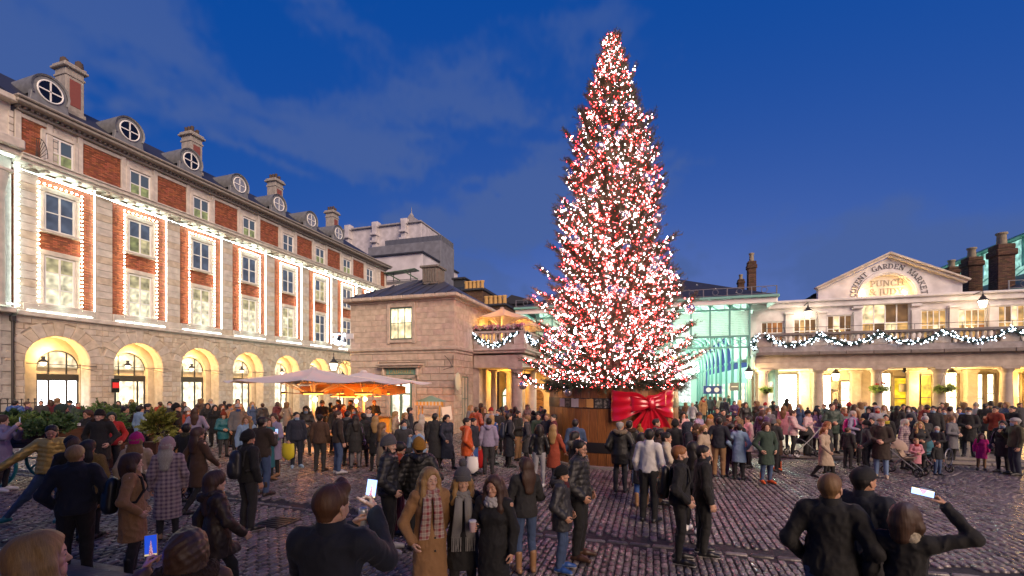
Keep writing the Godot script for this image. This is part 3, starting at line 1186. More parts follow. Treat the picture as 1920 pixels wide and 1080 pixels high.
func make_lodge() -> void:
	var base := Vector3(-13.36,0,-22.6)
	var T := thing("stone_lodge","two storey square stone lodge with green shop sign and ribbed metal roof","building",base)
	var wall := stone("lodge_stone",Color(0.6,0.49,0.36),0.4)
	var ms := [stone("lodge_stone_light",Color(0.62,0.51,0.375),0.45),stone("lodge_stone_mid",Color(0.56,0.455,0.335),0.5),stone("lodge_stone_rosy",Color(0.59,0.465,0.36),0.55)]
	var trim := stone("lodge_trim",Color(0.55,0.46,0.35),0.5)
	var green := mat("sage_paint",Color(0.16,0.27,0.2),0.5)
	var zinc := mat("zinc",Color(0.1,0.105,0.125),0.5,{"metal": 0.3,"tex": noise_tex("stone_tone",0.014,0.8,1.0,6,3),"scale": Vector3(0.4,0.4,0.4)})
	var dark := mat("dark_frame",Color(0.03,0.027,0.025),0.45)
	var core := MB.new()
	core.box(Vector3(0,3.6,-3.5),Vector3(6.44,7.6,6.92))
	obj("wall",core,wall,T)
	var I := Transform3D.IDENTITY
	var win := rect2(-0.85,5.1,0.95,7.36)
	var door := rect2(-0.88,-0.2,0.98,3.95)
	ashlar(T,"stone_block",-3.26,3.26,4.85,7.36,0.314,0.66,[win],ms,I,0.012,0.004,0.004,3)
	ashlar(T,"stone_block",-3.26,3.26,0.0,4.5,0.375,1.0,[door,rect2(-1.4,3.75,1.5,4.02)],ms,I,0.03,0.012,0.014,5)
	var S := Transform3D(Basis(Vector3.UP,PI/2),Vector3(3.22,0,0))     # the side that faces the tree
	ashlar(T,"stone_block",0.0,6.9,4.85,7.36,0.314,0.66,[rect2(5.4,5.2,6.3,7.0)],ms,S,0.012,0.004,0.004,7)
	ashlar(T,"stone_block",0.0,2.75,0.0,4.5,0.375,0.9,[rect2(1.05,0.7,1.95,3.25)],ms,S,0.03,0.012,0.014,9)
	var sc := MB.new()
	sc.box(Vector3(0,4.58,-3.45),Vector3(6.62,0.16,7.0),0.03)
	sc.box(Vector3(0,4.76,-3.45),Vector3(6.78,0.2,7.2),0.04)
	obj("string_course",sc,trim,T)
	var co := MB.new()
	co.box(Vector3(0,7.42,-3.45),Vector3(6.66,0.12,7.1),0.03)
	obj("cornice",co,trim,T)
	for k in 11:
		for e in 2:
			var cb := MB.new()
			if e == 0: cb.box(Vector3(-3.25+0.65*k,7.58,0.1),Vector3(0.645,0.2,0.62),0.04)
			else: cb.box(Vector3(3.36,7.578,-0.5 - 0.65*k),Vector3(0.6,0.2,0.645),0.04)
			obj("cornice_stone",cb,trim,T)
	var rf := MB.new()
	var e := [Vector3(-3.5,7.68,0.35),Vector3(3.6,7.68,0.35),Vector3(3.6,7.68,-7.2),Vector3(-3.5,7.68,-7.2)]
	var r0 := Vector3(-0.6,9.3,-2.9)
	var r1 := Vector3(0.9,9.3,-3.6)
	rf.quad(e[0],e[1],r1,r0); rf.tri(e[1],e[2],r1); rf.quad(e[2],e[3],r0,r1); rf.tri(e[3],e[0],r0)
	var roof := obj("roof",rf,zinc,T)
	for k in 9:
		var f := (k+0.7)/9.5
		var p: Vector3 = e[0].lerp(e[1],f)
		var q := Vector3(p.x+0.0,7.68,p.z)
		var top := r0.lerp(r1,clampf((f - 0.28)*2.2,0,1))
		if f < 0.3: top = e[0].lerp(r0,f/0.42)
		if f > 0.72: top = e[1].lerp(r1,(1.0 - f)/0.34)
		if f < 0.3: top = Vector3(top.x,0,0)+Vector3(0,lerpf(7.68,9.3,f/0.42),lerpf(0.35,-2.9,f/0.42))
		var rib := MB.new()
		rib.tube([q+Vector3(0,0.03,0),top+Vector3(0,0.04,0)],0.035,6)
		obj("roof_rib",rib,zinc,roof)
	var vent := MB.new()
	vent.box(Vector3(0.5,9.4,-3.0),Vector3(1.0,1.0,1.0),0.02)
	vent.box(Vector3(0.5,9.96,-3.0),Vector3(1.24,0.14,1.24),0.03)
	for k in 6:
		vent.box(Vector3(0.1+k*0.16,9.45,-2.48),Vector3(0.08,0.8,0.05))
		vent.box(Vector3(1.02,9.45,-2.6 - k*0.16),Vector3(0.05,0.8,0.08))
	obj("roof_vent",vent,stone("vent_stone",Color(0.2,0.18,0.15),0.8),T)
	# upper window
	var sr := MB.new()
	sr.box(Vector3(-0.74,6.2,0.03),Vector3(0.2,2.28,0.1),0.02); sr.box(Vector3(0.84,6.2,0.03),Vector3(0.2,2.28,0.1),0.02)
	sr.box(Vector3(0.05,7.22,0.03),Vector3(1.38,0.26,0.1),0.02); sr.box(Vector3(0.05,5.2,0.04),Vector3(1.38,0.18,0.12),0.02)
	obj("window_surround",sr,trim,T)
	var bright := glow("lodge_window",Color(1.0,0.78,0.42),2.1,true)
	var bright2 := glow("lodge_window_top",Color(1.0,0.84,0.52),3.2,true)
	window(T,"window",Vector3(0.05,5.32,0.0),1.38,1.74,[0.0,0.34,0.67],[0.0,0.52],mat("green_sash",Color(0.08,0.15,0.11),0.5),[bright,bright2,bright,bright2,bright,bright2],0.03,0.05)
	# shop door with hood and sign
	var dr := MB.new()
	dr.box(Vector3(-0.76,1.6,0.04),Vector3(0.22,3.2,0.14),0.02); dr.box(Vector3(0.86,1.6,0.04),Vector3(0.22,3.2,0.14),0.02)
	dr.box(Vector3(0.05,3.22,0.04),Vector3(1.84,0.2,0.14),0.02)
	for s in [-1.0,1.0]:
		dr.box(Vector3(0.05+s*1.05,3.5,0.12),Vector3(0.16,0.5,0.26),0.05)
		dr.box(Vector3(0.05+s*1.05,3.2,0.07),Vector3(0.12,0.3,0.14),0.04)
	dr.box(Vector3(0.05,3.78,0.16),Vector3(2.5,0.12,0.42),0.03); dr.box(Vector3(0.05,3.88,0.2),Vector3(2.72,0.1,0.54),0.03)
	obj("door_hood",dr,trim,T)
	var fascia := MB.new()
	fascia.box(Vector3(0.05,3.52,0.03),Vector3(1.86,0.34,0.08),0.01)
	var sg := obj("sign",fascia,mat("sage_sign",Color(0.19,0.36,0.26),0.5),T)
	text_mesh(sg,"lettering","LADURÉE",0.33,mat("gold_letter",Color(0.5,0.36,0.12),0.4),Vector3(0.05,3.515,0.075))
	window(T,"door",Vector3(0.05,0.15,0.02),1.3,2.95,[0.0,0.5],[0.0,0.74],green,[glow("lodge_door_pane",Color(1.0,0.9,0.68),2.6,true),glow("lodge_door_pane_top",Color(1.0,0.93,0.76),3.2)],0.1,0.1)
	# small fir in the doorway window
	window_side(T,S)
	# lamp bracket with lantern at the left corner
	var br := MB.new()
	br.tube([Vector3(-3.26,4.2,0.0),Vector3(-4.4,4.25,0.0)],0.03,6)
	for k in 5:
		var pp := []
		for q in 9: pp.append(Vector3(-3.45 - 0.2*k+0.1*cos(TAU*q/8),4.08+0.09*sin(TAU*q/8),0.0))
		br.tube(pp,0.014,4,false)
	br.tube([Vector3(-3.3,3.9,0),Vector3(-4.3,4.2,0)],0.018,5)
	obj("lamp_bracket",br,dark,T)
	lantern_lamp(Vector3(base.x - 4.42,4.2,base.z),"glowing street lantern on a scrolled bracket at the lodge's left corner",14.0,3.2)
	# empty sign bracket and light bracket on the right corner
	var rb := MB.new()
	rb.tube([Vector3(2.7,4.36,0.05),Vector3(3.3,4.0,0.7),Vector3(3.5,3.75,0.9)],0.018,5)
	rb.tube([Vector3(3.2,4.36,0.05),Vector3(3.5,3.9,0.75),Vector3(3.55,3.7,0.9),Vector3(2.9,3.58,0.6)],0.018,5)
	obj("iron_bracket",rb,dark,T)
	var ds := MB.new()
	ds.t = Transform3D(Basis(Vector3(0,0,1),PI/2),Vector3.ZERO)
	ds.lathe([Vector2(0.0,-0.02),Vector2(0.34,-0.02),Vector2(0.36,0.0),Vector2(0.34,0.02),Vector2(0.0,0.02)],20,Vector3(0,0,0))
	var disc := obj("hanging_disc_sign",ds,mat("sage_pale",Color(0.5,0.52,0.38),0.5),T,Vector3(3.6,2.95,0.35))
	disc.scale = Vector3(1,1.35,1)
	# street camera and its decorated box at the left
	var cam := thing("security_camera","dome security camera under a box twined with blue white lights beside the lodge","camera",Vector3(base.x - 3.55,0,base.z+0.25))
	var cb := MB.new()
	cb.box(Vector3(-0.15,5.75,0),Vector3(0.6,0.1,0.25),0.02); cb.tube([Vector3(0,4.85,0),Vector3(0,5.75,0)],0.05,8)
	obj("arm",cb,mat("metal_grey",Color(0.3,0.3,0.3),0.5),cam)
	var cd := MB.new()
	cd.ball(Vector3(-0.18,5.42,0.05),0.2,12,8)
	obj("dome",cd,mat("black_plastic",Color(0.01,0.01,0.011),0.2),cam)
	var cw := MB.new()
	cw.box(Vector3(0.45,5.55,0.08),Vector3(0.55,0.3,0.06),0.01)
	obj("plate",cw,mat("pale_grey",Color(0.55,0.56,0.55),0.6),cam)
	var r := RandomNumberGenerator.new()
	r.seed = 44
	var pts := []
	for k in 46: pts.append(Vector3(-0.3+r.randf_range(-0.35,0.5),5.45+r.randf_range(-0.4,0.25),0.12+r.randf_range(-0.1,0.16)))
	bulbs(cam,"fairy_lights",pts,0.025,glow("garland_bulb",Color(0.72,0.84,1.0),17.0))
	make_balcony()

func window_side(T: Node3D,S: Transform3D) -> void:
	var p := Node3D.new()
	p.name = "side_window"
	p.transform = S*Transform3D(Basis.IDENTITY,Vector3(1.5,0,0))
	T.add_child(p)
	var w := glow("lodge_door_pane",Color(1.0,0.9,0.68),2.6,true)
	window(p,"window",Vector3(0,0.75,-0.02),0.9,2.5,[0.0,0.5],[0.0,0.5],mat("green_sash",Color(0.08,0.15,0.11),0.5),[w],0.04,0.06)
	var q := Node3D.new()
	q.name = "upper_side_window"
	q.transform = S*Transform3D(Basis.IDENTITY,Vector3(5.85,0,0))
	T.add_child(q)
	window(q,"window",Vector3(0,5.25,-0.02),0.86,1.7,[0.0,0.34,0.67],[0.0,0.5],mat("green_sash",Color(0.08,0.15,0.11),0.5),[glow("window_lit_cream",Color(1.0,0.86,0.52),1.15,true)],0.03,0.05)

func lantern_lamp(at: Vector3,label: String,bright: float,power: float,color := Color(1.0,0.8,0.5),hang := 0.25) -> void:
	var L := thing("street_lantern",label,"lantern",at,0.0,"glowing street lanterns")
	var dark := mat("dark_frame",Color(0.03,0.027,0.025),0.45)
	var cap := MB.new()
	cap.lathe([Vector2(0.24,-0.16),Vector2(0.26,-0.13),Vector2(0.12,0.02),Vector2(0.13,0.06),Vector2(0.05,0.12),Vector2(0.05,0.2),Vector2(0.0,0.26)],8,Vector3.ZERO,false)
	cap.tube([Vector3(0,0.2,0),Vector3(0,0.2+hang,0)],0.02,5)
	for k in 6:
		var a := TAU*k/6
		cap.bar(Vector3(0.23*sin(a),-0.16,0.23*cos(a)),Vector3(0.13*sin(a),-0.56,0.13*cos(a)),0.015)
	obj("cap",cap,dark,L)
	var g := MB.new()
	g.lathe([Vector2(0.0,-0.55),Vector2(0.12,-0.55),Vector2(0.21,-0.17),Vector2(0.0,-0.17)],8,Vector3.ZERO,false)
	obj("glass_lamp",g,glow("lantern_glass_%d" % int(bright),color,bright),L)
	omni("lantern_light",at+Vector3(0,-0.36,0),color,power,0.1)

func make_balcony() -> void:
	var trim := stone("lodge_trim",Color(0.55,0.46,0.35),0.5)
	var wall := stone("arcade_plaster",Color(0.6,0.45,0.2),0.3)
	var pink := stone("balcony_stone",Color(0.52,0.44,0.37),0.5)
	var T := thing("balcony_arcade","stone arcade with balustraded terrace above, between the lodge and the tree","building",Vector3(-8.55,0,-25.4))
	var en := MB.new()
	en.box(Vector3(0,4.15,-4.0),Vector3(3.0,0.75,8.4),0.02)
	en.box(Vector3(0.05,4.68,-4.0),Vector3(3.3,0.14,8.8),0.03)
	en.box(Vector3(0.08,4.81,-4.0),Vector3(3.46,0.12,8.96),0.03)
	obj("entablature",en,pink,T)
	var n := 0
	for c in [Vector2(1.1,-0.05),Vector2(1.1,-3.4),Vector2(1.1,-6.8),Vector2(-1.1,-2.3),Vector2(0.2,-4.4),Vector2(-0.75,-4.4)]:
		var cm := MB.new()
		var r := 0.33 if n < 3 else 0.2
		cm.lathe([Vector2(r+0.08,0),Vector2(r+0.08,0.15),Vector2(r,0.2),Vector2(r*0.97,1.4),Vector2(r*0.96,2.62),Vector2(r*0.9,3.5),Vector2(r+0.03,3.62),Vector2(r+0.03,3.66)],20,Vector3(c.x,0,c.y))
		cm.box(Vector3(c.x,3.72,c.y),Vector3(r*2+0.16,0.12,r*2+0.16),0.01)
		if n < 3:
			for q in 2: cm.lathe([Vector2(r+0.005,1.3+q*1.3),Vector2(r+0.012,1.32+q*1.3),Vector2(r+0.005,1.34+q*1.3)],20,Vector3(c.x,0,c.y))
		obj("column",cm,pink,T)
		n += 1
	var pi := MB.new()
	pi.box(Vector3(-1.4,1.9,-0.2),Vector3(0.4,3.8,0.5),0.02)
	obj("pier",pi,pink,T)
	var bw := MB.new()
	bw.box(Vector3(0.5,2.0,-6.2),Vector3(5.0,4.0,0.3))
	bw.box(Vector3(0.5,3.77,-3.0),Vector3(3.4,0.04,6.6))
	obj("back_wall",bw,wall,T)
	# arched green door and dark arch in the back wall
	var dg := MB.new()
	var ap := PackedVector2Array([Vector2(-1.75,0),Vector2(-0.35,0)])
	ap.append_array(arc(-1.05,2.05,0.7,0,PI,14))
	dg.prism(ap,-6.04,-6.0)
	obj("arched_window",dg,glow("lodge_door_pane",Color(1.0,0.9,0.68),2.6,true),T)
	var df := MB.new()
	for x in [-1.72,-1.05,-0.38]: df.box(Vector3(x,1.05,-5.98),Vector3(0.09,2.1,0.06))
	df.box(Vector3(-1.05,2.05,-5.98),Vector3(1.4,0.09,0.062))
	df.tube(Array(arc3(-1.05,2.05,0.7,-5.98)),0.05,6)
	obj("arched_frame",df,mat("sage_paint",Color(0.16,0.27,0.2),0.5),T)
	var br := MB.new()
	var bp := PackedVector2Array([Vector2(0.3,0),Vector2(1.3,0)])
	bp.append_array(arc(0.8,2.0,0.5,0,PI,12))
	br.prism(bp,-6.04,-6.0)
	obj("brick_niche",br,mat("niche_brick",Color(0.3,0.17,0.05),0.9,{"tex": brick_mat().albedo_texture,"scale": Vector3(0.55,0.55,0.55)}),T)
	var sg := MB.new()
	sg.box(Vector3(-0.9,3.2,-5.9),Vector3(1.25,0.42,0.06),0.01)
	var sign_ := obj("sign",sg,mat("cream_sign",Color(0.55,0.5,0.33),0.5),T)
	text_mesh(sign_,"lettering","LADURÉE",0.24,mat("sage_dark",Color(0.07,0.13,0.08),0.5),Vector3(-0.9,3.2,-5.865))
	var hs := MB.new()
	hs.box(Vector3(0.85,3.3,-2.6),Vector3(0.8,0.42,0.06),0.01)
	hs.tube([Vector3(0.85,3.5,-2.6),Vector3(0.85,3.75,-2.6)],0.015,4)
	obj("hanging_sign",hs,mat("black_plastic",Color(0.01,0.01,0.011),0.2),T)
	omni("arcade_lamp",Vector3(-8.9,3.1,-28.3),Color(1.0,0.72,0.32),2.2,0.12)
	omni("arcade_lamp",Vector3(-6.6,3.1,-29.5),Color(1.0,0.78,0.45),1.6,0.12)
	# balustrade
	var bal := thing("balustrade","stone balustrade round the terrace beside the lodge, hung with flowers","balustrade",Vector3(-8.55,4.87,-25.4))
	var rail := MB.new()
	rail.box(Vector3(0.02,0.14,-0.05),Vector3(3.1,0.28,0.34),0.02); rail.box(Vector3(1.5,0.138,-4.1),Vector3(0.34,0.28,7.8),0.02)
	rail.box(Vector3(0.02,1.0,-0.05),Vector3(3.1,0.14,0.34),0.03); rail.box(Vector3(1.5,0.998,-4.1),Vector3(0.34,0.14,7.8),0.03)
	rail.box(Vector3(1.28,0.6,-0.05),Vector3(0.66,0.7,0.4),0.02); rail.box(Vector3(-1.4,0.6,-0.05),Vector3(0.3,0.7,0.4),0.02)
	obj("rail",rail,pink,bal)
	for k in 9:
		var b := MB.new()
		b.lathe(baluster_prof(0.66),10,Vector3(-1.12+k*0.235,0.28,-0.05))
		obj("baluster",b,pink,bal)
	for k in 14:
		var b := MB.new()
		b.lathe(baluster_prof(0.66),10,Vector3(1.5,0.28,-0.5 - k*0.25))
		obj("baluster",b,pink,bal)
	var sw := []
	for k in 13:
		var f := k/12.0
		sw.append(Vector3(-10.0+f*2.75,5.72 - 0.62*sin(PI*clampf(f*1.08,0,1))+0.25*maxf(0,f - 0.85),-25.15))
	garland("drooping fir garland with white lights on the front of the lodge terrace",sw,60)
	var s2 := []
	for k in 13:
		var f := k/12.0
		s2.append(Vector3(-6.8,5.75 - 0.55*sin(PI*f),-25.3 - 3.2*f))
	garland("fir garland with white lights on the terrace side next to the tree",s2,61)
	# flower trough along the rail: small pink and white blooms
	var r := RandomNumberGenerator.new()
	r.seed = 70
	var fl := thing("flower_trough","trough of pale pink flowers along the terrace rail beside the lodge","flowers",Vector3(-8.55,5.95,-25.4))
	var tr := MB.new()
	tr.box(Vector3(-0.1,0.05,-0.05),Vector3(3.0,0.18,0.24),0.02)
	obj("trough",tr,mat("planter_wood",Color(0.05,0.03,0.02),0.7),fl)
	var pet := MB.new()
	for k in 5:
		var a := TAU*k/5
		var d := Vector3(cos(a),0.25,sin(a))
		var e := Vector3(-sin(a),0,cos(a))
		pet.quad(Vector3.ZERO,d*0.05 - e*0.03,d*0.075,d*0.05+e*0.03)
	for c in 2:
		var tfs := []
		for k in 130: tfs.append(look(Vector3(r.randf_range(-1.6,1.5),r.randf_range(0.05,0.34),r.randf_range(-0.2,0.22)),Vector3(r.randf_range(-1,1),r.randf_range(-0.3,1),r.randf_range(0,1)),r.randf_range(0.8,1.3),r.randf()*TAU))
		scatter(fl,"blooms",pet.mesh(),tfs,mat(["bloom_pink","bloom_white"][c],[Color(0.55,0.2,0.3),Color(0.6,0.5,0.5)][c],0.7))
	var lf := []
	for k in 160: lf.append(look(Vector3(r.randf_range(-1.6,1.5),r.randf_range(0.0,0.25),r.randf_range(-0.2,0.2)),Vector3(r.randf_range(-1,1),r.randf_range(0,1),r.randf_range(-0.3,1)),0.6,r.randf()*TAU))
	scatter(fl,"leaves",spray_mesh(8,0.25,9,0.02),lf,mat("leaf_green",Color(0.03,0.07,0.02),0.6))

func arc3(cx: float,cy: float,r: float,z: float) -> Array:
	var out := []
	for p in arc(cx,cy,r,0,PI,14): out.append(Vector3(p.x,p.y,z))
	return out

# ---------------------------------------------------------------- the market front on the right

func px_at(px: float,z: float) -> float:
	var q := ray(px)
	return q.x*z/q.y

func make_market() -> void:
	var white := mat("white_render",Color(0.7,0.68,0.68),0.75,{"tex": noise_tex("stone_tone",0.014,0.8,1.0,6,3),"scale": Vector3(0.25,0.25,0.25)})
	var st := stone("market_stone",Color(0.45,0.38,0.31),0.45)
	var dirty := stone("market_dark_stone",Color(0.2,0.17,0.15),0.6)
	var frame := mat("white_frame",Color(0.72,0.72,0.68),0.5)
	var dark := mat("dark_frame",Color(0.03,0.027,0.025),0.45)
	var T := thing("market_building","white market building with pedimented upper floor over a stone colonnade","building",Vector3(14.0,0,-31.7))
	# local x: centre of the pediment is 0; upper wall stands 2.3 m behind the balcony front
	var zw := -2.3
	var x_left := -7.55
	var x_right := 10.5
	# colonnade
	for k in 7:
		var x := -7.4+2.96*k
		var cm := MB.new()
		cm.lathe([Vector2(0.36,0.2),Vector2(0.36,0.32),Vector2(0.3,0.36),Vector2(0.295,1.5),Vector2(0.25,3.4),Vector2(0.25,3.46),Vector2(0.34,3.6),Vector2(0.34,3.64)],22,Vector3(x,0,0))
		cm.box(Vector3(x,3.7,0),Vector3(0.76,0.12,0.76),0.015)
		for q in 2: cm.lathe([Vector2(0.29 - q*0.02,1.5+q*1.05),Vector2(0.302 - q*0.02,1.515+q*1.05),Vector2(0.29 - q*0.02,1.53+q*1.05)],22,Vector3(x,0,0))
		obj("column",cm,st,T)
	var en := MB.new()
	en.box(Vector3((x_left+x_right)/2 - 0.1,3.96,-0.05),Vector3(x_right - x_left+0.5,0.4,0.72),0.015)
	en.box(Vector3((x_left+x_right)/2 - 0.1,4.36,-0.06),Vector3(x_right - x_left+0.5,0.4,0.68),0.015)
	obj("entablature",en,st,T)
	var cx := x_left - 0.35
	var r := RandomNumberGenerator.new()
	r.seed = 31
	while cx < x_right:
		var w := r.randf_range(1.3,1.9)
		var cb := MB.new()
		cb.box(Vector3(cx+w/2,4.66,0.1),Vector3(w - 0.008,0.2,1.05),0.03)
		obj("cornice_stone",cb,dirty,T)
		cx += w
	var sl := MB.new()
	sl.box(Vector3((x_left+x_right)/2,4.68,-1.2),Vector3(x_right - x_left,0.24,2.3))
	sl.box(Vector3((x_left+x_right)/2,3.76,-1.4),Vector3(x_right - x_left,0.06,1.9))
	sl.box(Vector3(x_left+0.1,4.2,-1.2),Vector3(0.5,0.84,2.2),0.01)
	obj("ceiling_slab",sl,stone("market_soffit",Color(0.62,0.55,0.45),0.4),T)
	# shop wall behind the columns: piers and lit shop windows
	var sw := MB.new()
	sw.box(Vector3((x_left+x_right)/2,2.0,zw - 0.5),Vector3(x_right - x_left,3.8,0.3))
	obj("shop_wall",sw,stone("market_inner",Color(0.6,0.52,0.4),0.4),T)
	var zs := -31.7+zw
	var panes := [[1440,1496,0,0.4,3.45],[1541,1560,0,0.4,3.4],[1580,1597,1,0.3,3.0],[1655,1673,0,0.4,3.5],[1681,1704,2,0.4,3.2],[1722,1727,1,0.4,3.4],[1731,1751,2,0.4,3.35],[1768,1799,1,0.4,3.4],[1836,1848,1,0.2,3.4],[1857,1869,1,0.9,3.4],[1888,1894,1,0.4,3.4],[1905,1918,3,0.4,3.4],[1930,1960,1,0.4,3.4]]
	var lit := [glow("shop_white",Color(1.0,0.93,0.74),8.0),glow("shop_warm",Color(1.0,0.82,0.5),6.0,true),glow("shop_yellow",Color(1.0,0.62,0.02),1.7,true),glow("shop_yellow_white",Color(1.0,0.8,0.35),5.0,true)]
	for p in panes:
		var a := px_at(p[0],zs) - 14.0
		var b := px_at(p[1],zs) - 14.0
		var fm := MB.new()
		fm.box(Vector3(a - 0.06,(p[3]+p[4])/2,zw - 0.3),Vector3(0.12,p[4] - p[3]+0.16,0.16),0.01)
		fm.box(Vector3(b+0.06,(p[3]+p[4])/2,zw - 0.3),Vector3(0.12,p[4] - p[3]+0.16,0.16),0.01)
		fm.box(Vector3((a+b)/2,p[4]+0.06,zw - 0.3),Vector3(b - a,0.1,0.15),0.01)
		if p[2] != 0: fm.box(Vector3((a+b)/2,lerpf(p[3],p[4],0.55),zw - 0.3),Vector3(b - a,0.05,0.1))
		if b - a > 1.0 and p[2] != 0: fm.box(Vector3((a+b)/2,(p[3]+p[4])/2,zw - 0.3),Vector3(0.05,p[4] - p[3],0.11))
		var o := obj("shop_window",fm,mat("bronze_frame",Color(0.1,0.075,0.05),0.5),T)
		var pm := MB.new()
		pm.box(Vector3((a+b)/2,(p[3]+p[4])/2,zw - 0.33),Vector3(b - a,p[4] - p[3],0.03))
		obj("pane",pm,lit[p[2]],o)
	for px in [1424,1510,1606,1714,1824,1899]:
		var x := px_at(px,zs+0.2) - 14.0
		var pb := MB.new()
		pb.box(Vector3(x,1.95,zw+0.0),Vector3(0.52,3.5,0.4),0.02)
		pb.box(Vector3(x,3.62,zw+0.02),Vector3(0.66,0.18,0.5),0.03)
		obj("pilaster",pb,st,T)
	var pl := MB.new()
	pl.box(Vector3(px_at(1565,zs) - 14.0,2.75,zw - 0.1),Vector3(0.36,0.5,0.05),0.01)
	pl.box(Vector3(px_at(1696,zs) - 14.0,2.62,zw - 0.1),Vector3(0.5,0.5,0.05),0.01)
	obj("shop_plaque",pl,mat("plaque_grey",Color(0.2,0.18,0.15),0.5),T)
	for px in [1567,1784]: lantern_lamp(Vector3(px_at(px,-32.6),3.62,-32.6),"glowing lantern under the colonnade ceiling, "+("left of the two" if px == 1567 else "right of the two"),18.0,5.0,Color(1.0,0.82,0.52),0.02)
	lantern_lamp(Vector3(px_at(1404,-31.0),3.75,-31.0),"glowing lantern on the market's left corner beside the iron hall",18.0,3.5,Color(1.0,0.85,0.6),0.1)
	omni("shop_spill",Vector3(8.6,2.6,-33.3),Color(1.0,0.9,0.7),4.0,0.4)
	omni("shop_spill",Vector3(20.5,2.6,-33.3),Color(1.0,0.78,0.4),4.5,0.4)
	omni("shop_spill",Vector3(15.6,2.6,-33.3),Color(1.0,0.78,0.4),3.5,0.4)
	var cd := MB.new()
	cd.ball(Vector3(px_at(1696,-32.0) - 14.0,3.6,-0.3),0.11,10,6)
	cd.tube([Vector3(px_at(1696,-32.0) - 14.0,3.6,-0.3),Vector3(px_at(1696,-32.0) - 14.0,3.8,-0.3)],0.08,8)
	obj("ceiling_camera",cd,mat("black_plastic",Color(0.01,0.01,0.011),0.2),T)
	# balustrade
	var bal := thing("balustrade","long stone balustrade of the market balcony on the right","balustrade",Vector3(14.0,4.77,-31.7))
	var rl := MB.new()
	var bm := (x_left+x_right)/2
	rl.box(Vector3(bm - 0.05,0.18,0.1),Vector3(x_right - x_left+0.2,0.36,0.4),0.02)
	rl.box(Vector3(x_left+0.05,0.178,-1.0),Vector3(0.4,0.36,1.8),0.02)
	obj("plinth",rl,stone("balustrade_stone",Color(0.34,0.3,0.28),0.6),bal)
	var tr := MB.new()
	tr.box(Vector3(bm - 0.05,1.08,0.1),Vector3(x_right - x_left+0.3,0.16,0.44),0.03)
	tr.box(Vector3(x_left+0.05,1.078,-1.0),Vector3(0.44,0.16,1.9),0.03)
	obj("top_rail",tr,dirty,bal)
	for k in 6:
		var x := -7.4+2.96*k
		var pd := MB.new()
		pd.box(Vector3(x,0.68,0.1),Vector3(0.8,0.66,0.42),0.02)
		obj("pedestal",pd,st,bal)
		if k < 6:
			for q in 8:
				var b := MB.new()
				b.lathe(baluster_prof(0.66),10,Vector3(x+0.56+q*0.265,0.36,0.1))
				obj("baluster",b,st,bal)
	for q in 5:
		var b := MB.new()
		b.lathe(baluster_prof(0.66),10,Vector3(x_left+0.05,0.36,-0.5 - q*0.28))
		obj("baluster",b,st,bal)
	for k in 4:
		var x := -7.4+2.96*k
		var sp := []
		for q in 15:
			var f := q/14.0
			sp.append(Vector3(14.0+x+2.96*f,5.82 - 0.62*pow(sin(PI*f),0.8),-31.28))
		garland(["first","second","third","fourth"][k]+" swag of fir and white lights from the left along the market balustrade",sp,80+k)
	var se := []
	for q in 12: se.append(Vector3(6.25,5.85 - 0.75*sin(PI*q/11.0),-31.4 - 1.6*q/11.0))
	garland("short fir garland with white lights round the market balcony's left end",se,90)
	var s5 := []
	for q in 15: s5.append(Vector3(14.0 - 7.4+2.96*(4+q/14.0),5.82 - 0.62*pow(sin(PI*q/14.0),0.8),-31.28))
	garland("last swag of fir and white lights, cut by the right edge",s5,91)
	# upper wall with windows
	var holes := []
	var wins := [[1427,1470,6.98,0],[1488,1532,7.1,1],[1551,1599,7.25,2],[1616,1707,7.85,3],[1727,1777,7.35,4],[1797,1851,7.3,5],[1872,1925,7.45,6]]
	var body := rect2(x_left,4.8,x_right,8.2)
	var todo := [body]
	var spots := []
	for w in wins:
		var a := px_at(w[0],zs) - 14.0
		var b := px_at(w[1],zs) - 14.0
		spots.append([a,b])
		var hole := rect2(a,5.55,b,w[2])
		var slab_x := rect2(a,4.0,b,5.55)
		var nxt := []
		for p in todo: nxt.append_array(Geometry2D.clip_polygons(p,rect2(a,3.0,b,w[2])))
		todo = nxt
		nxt = []
	for p in todo:
		var mb := MB.new()
		mb.prism(p,zw - 0.35,zw)
		obj("upper_wall",mb,white,T)
	for k in wins.size():
		var mb := MB.new()
		mb.box(Vector3((spots[k][0]+spots[k][1])/2,5.17,zw - 0.17),Vector3(spots[k][1] - spots[k][0],0.76,0.34))
		obj("apron",mb,white,T)
		var w: float = spots[k][1] - spots[k][0]
		var cols := [0.0,0.25,0.5,0.75]
		var tones := [glow("upper_amber",Color(1.0,0.34,0.05),0.5,true),glow("upper_warm",Color(1.0,0.55,0.16),1.1,true),mat("upper_dark",Color(0.05,0.035,0.02),0.15,{"emit": Color(0.30,0.15,0.05),"energy": 0.8,"emit_tex": noise_tex("interior",0.007,0.5,1.0,2,5),"scale": Vector3(0.7,0.7,0.7)}),glow("upper_bright",Color(1.0,0.76,0.4),2.0,true)]
		var pn: Array = [[0,2,0,0,0,0,0,0],[2,2,1,1,2,2,1,2],[2,2,2,3,1,2,2,2],[1,3,2,3,3,2,1,2],[1,1,1,1,3,1,1,1],[1,3,1,1,1,1,0,1],[1,1,1,2,3,3,1,1]][k]
		var mp := []
		for q in pn: mp.append(tones[q])
		window(T,"upper_window",Vector3((spots[k][0]+spots[k][1])/2,5.55,zw - 0.12),w,wins[k][2] - 5.55,cols,[0.0,0.48],frame,mp,0.045 if k != 3 else 0.06,0.07)
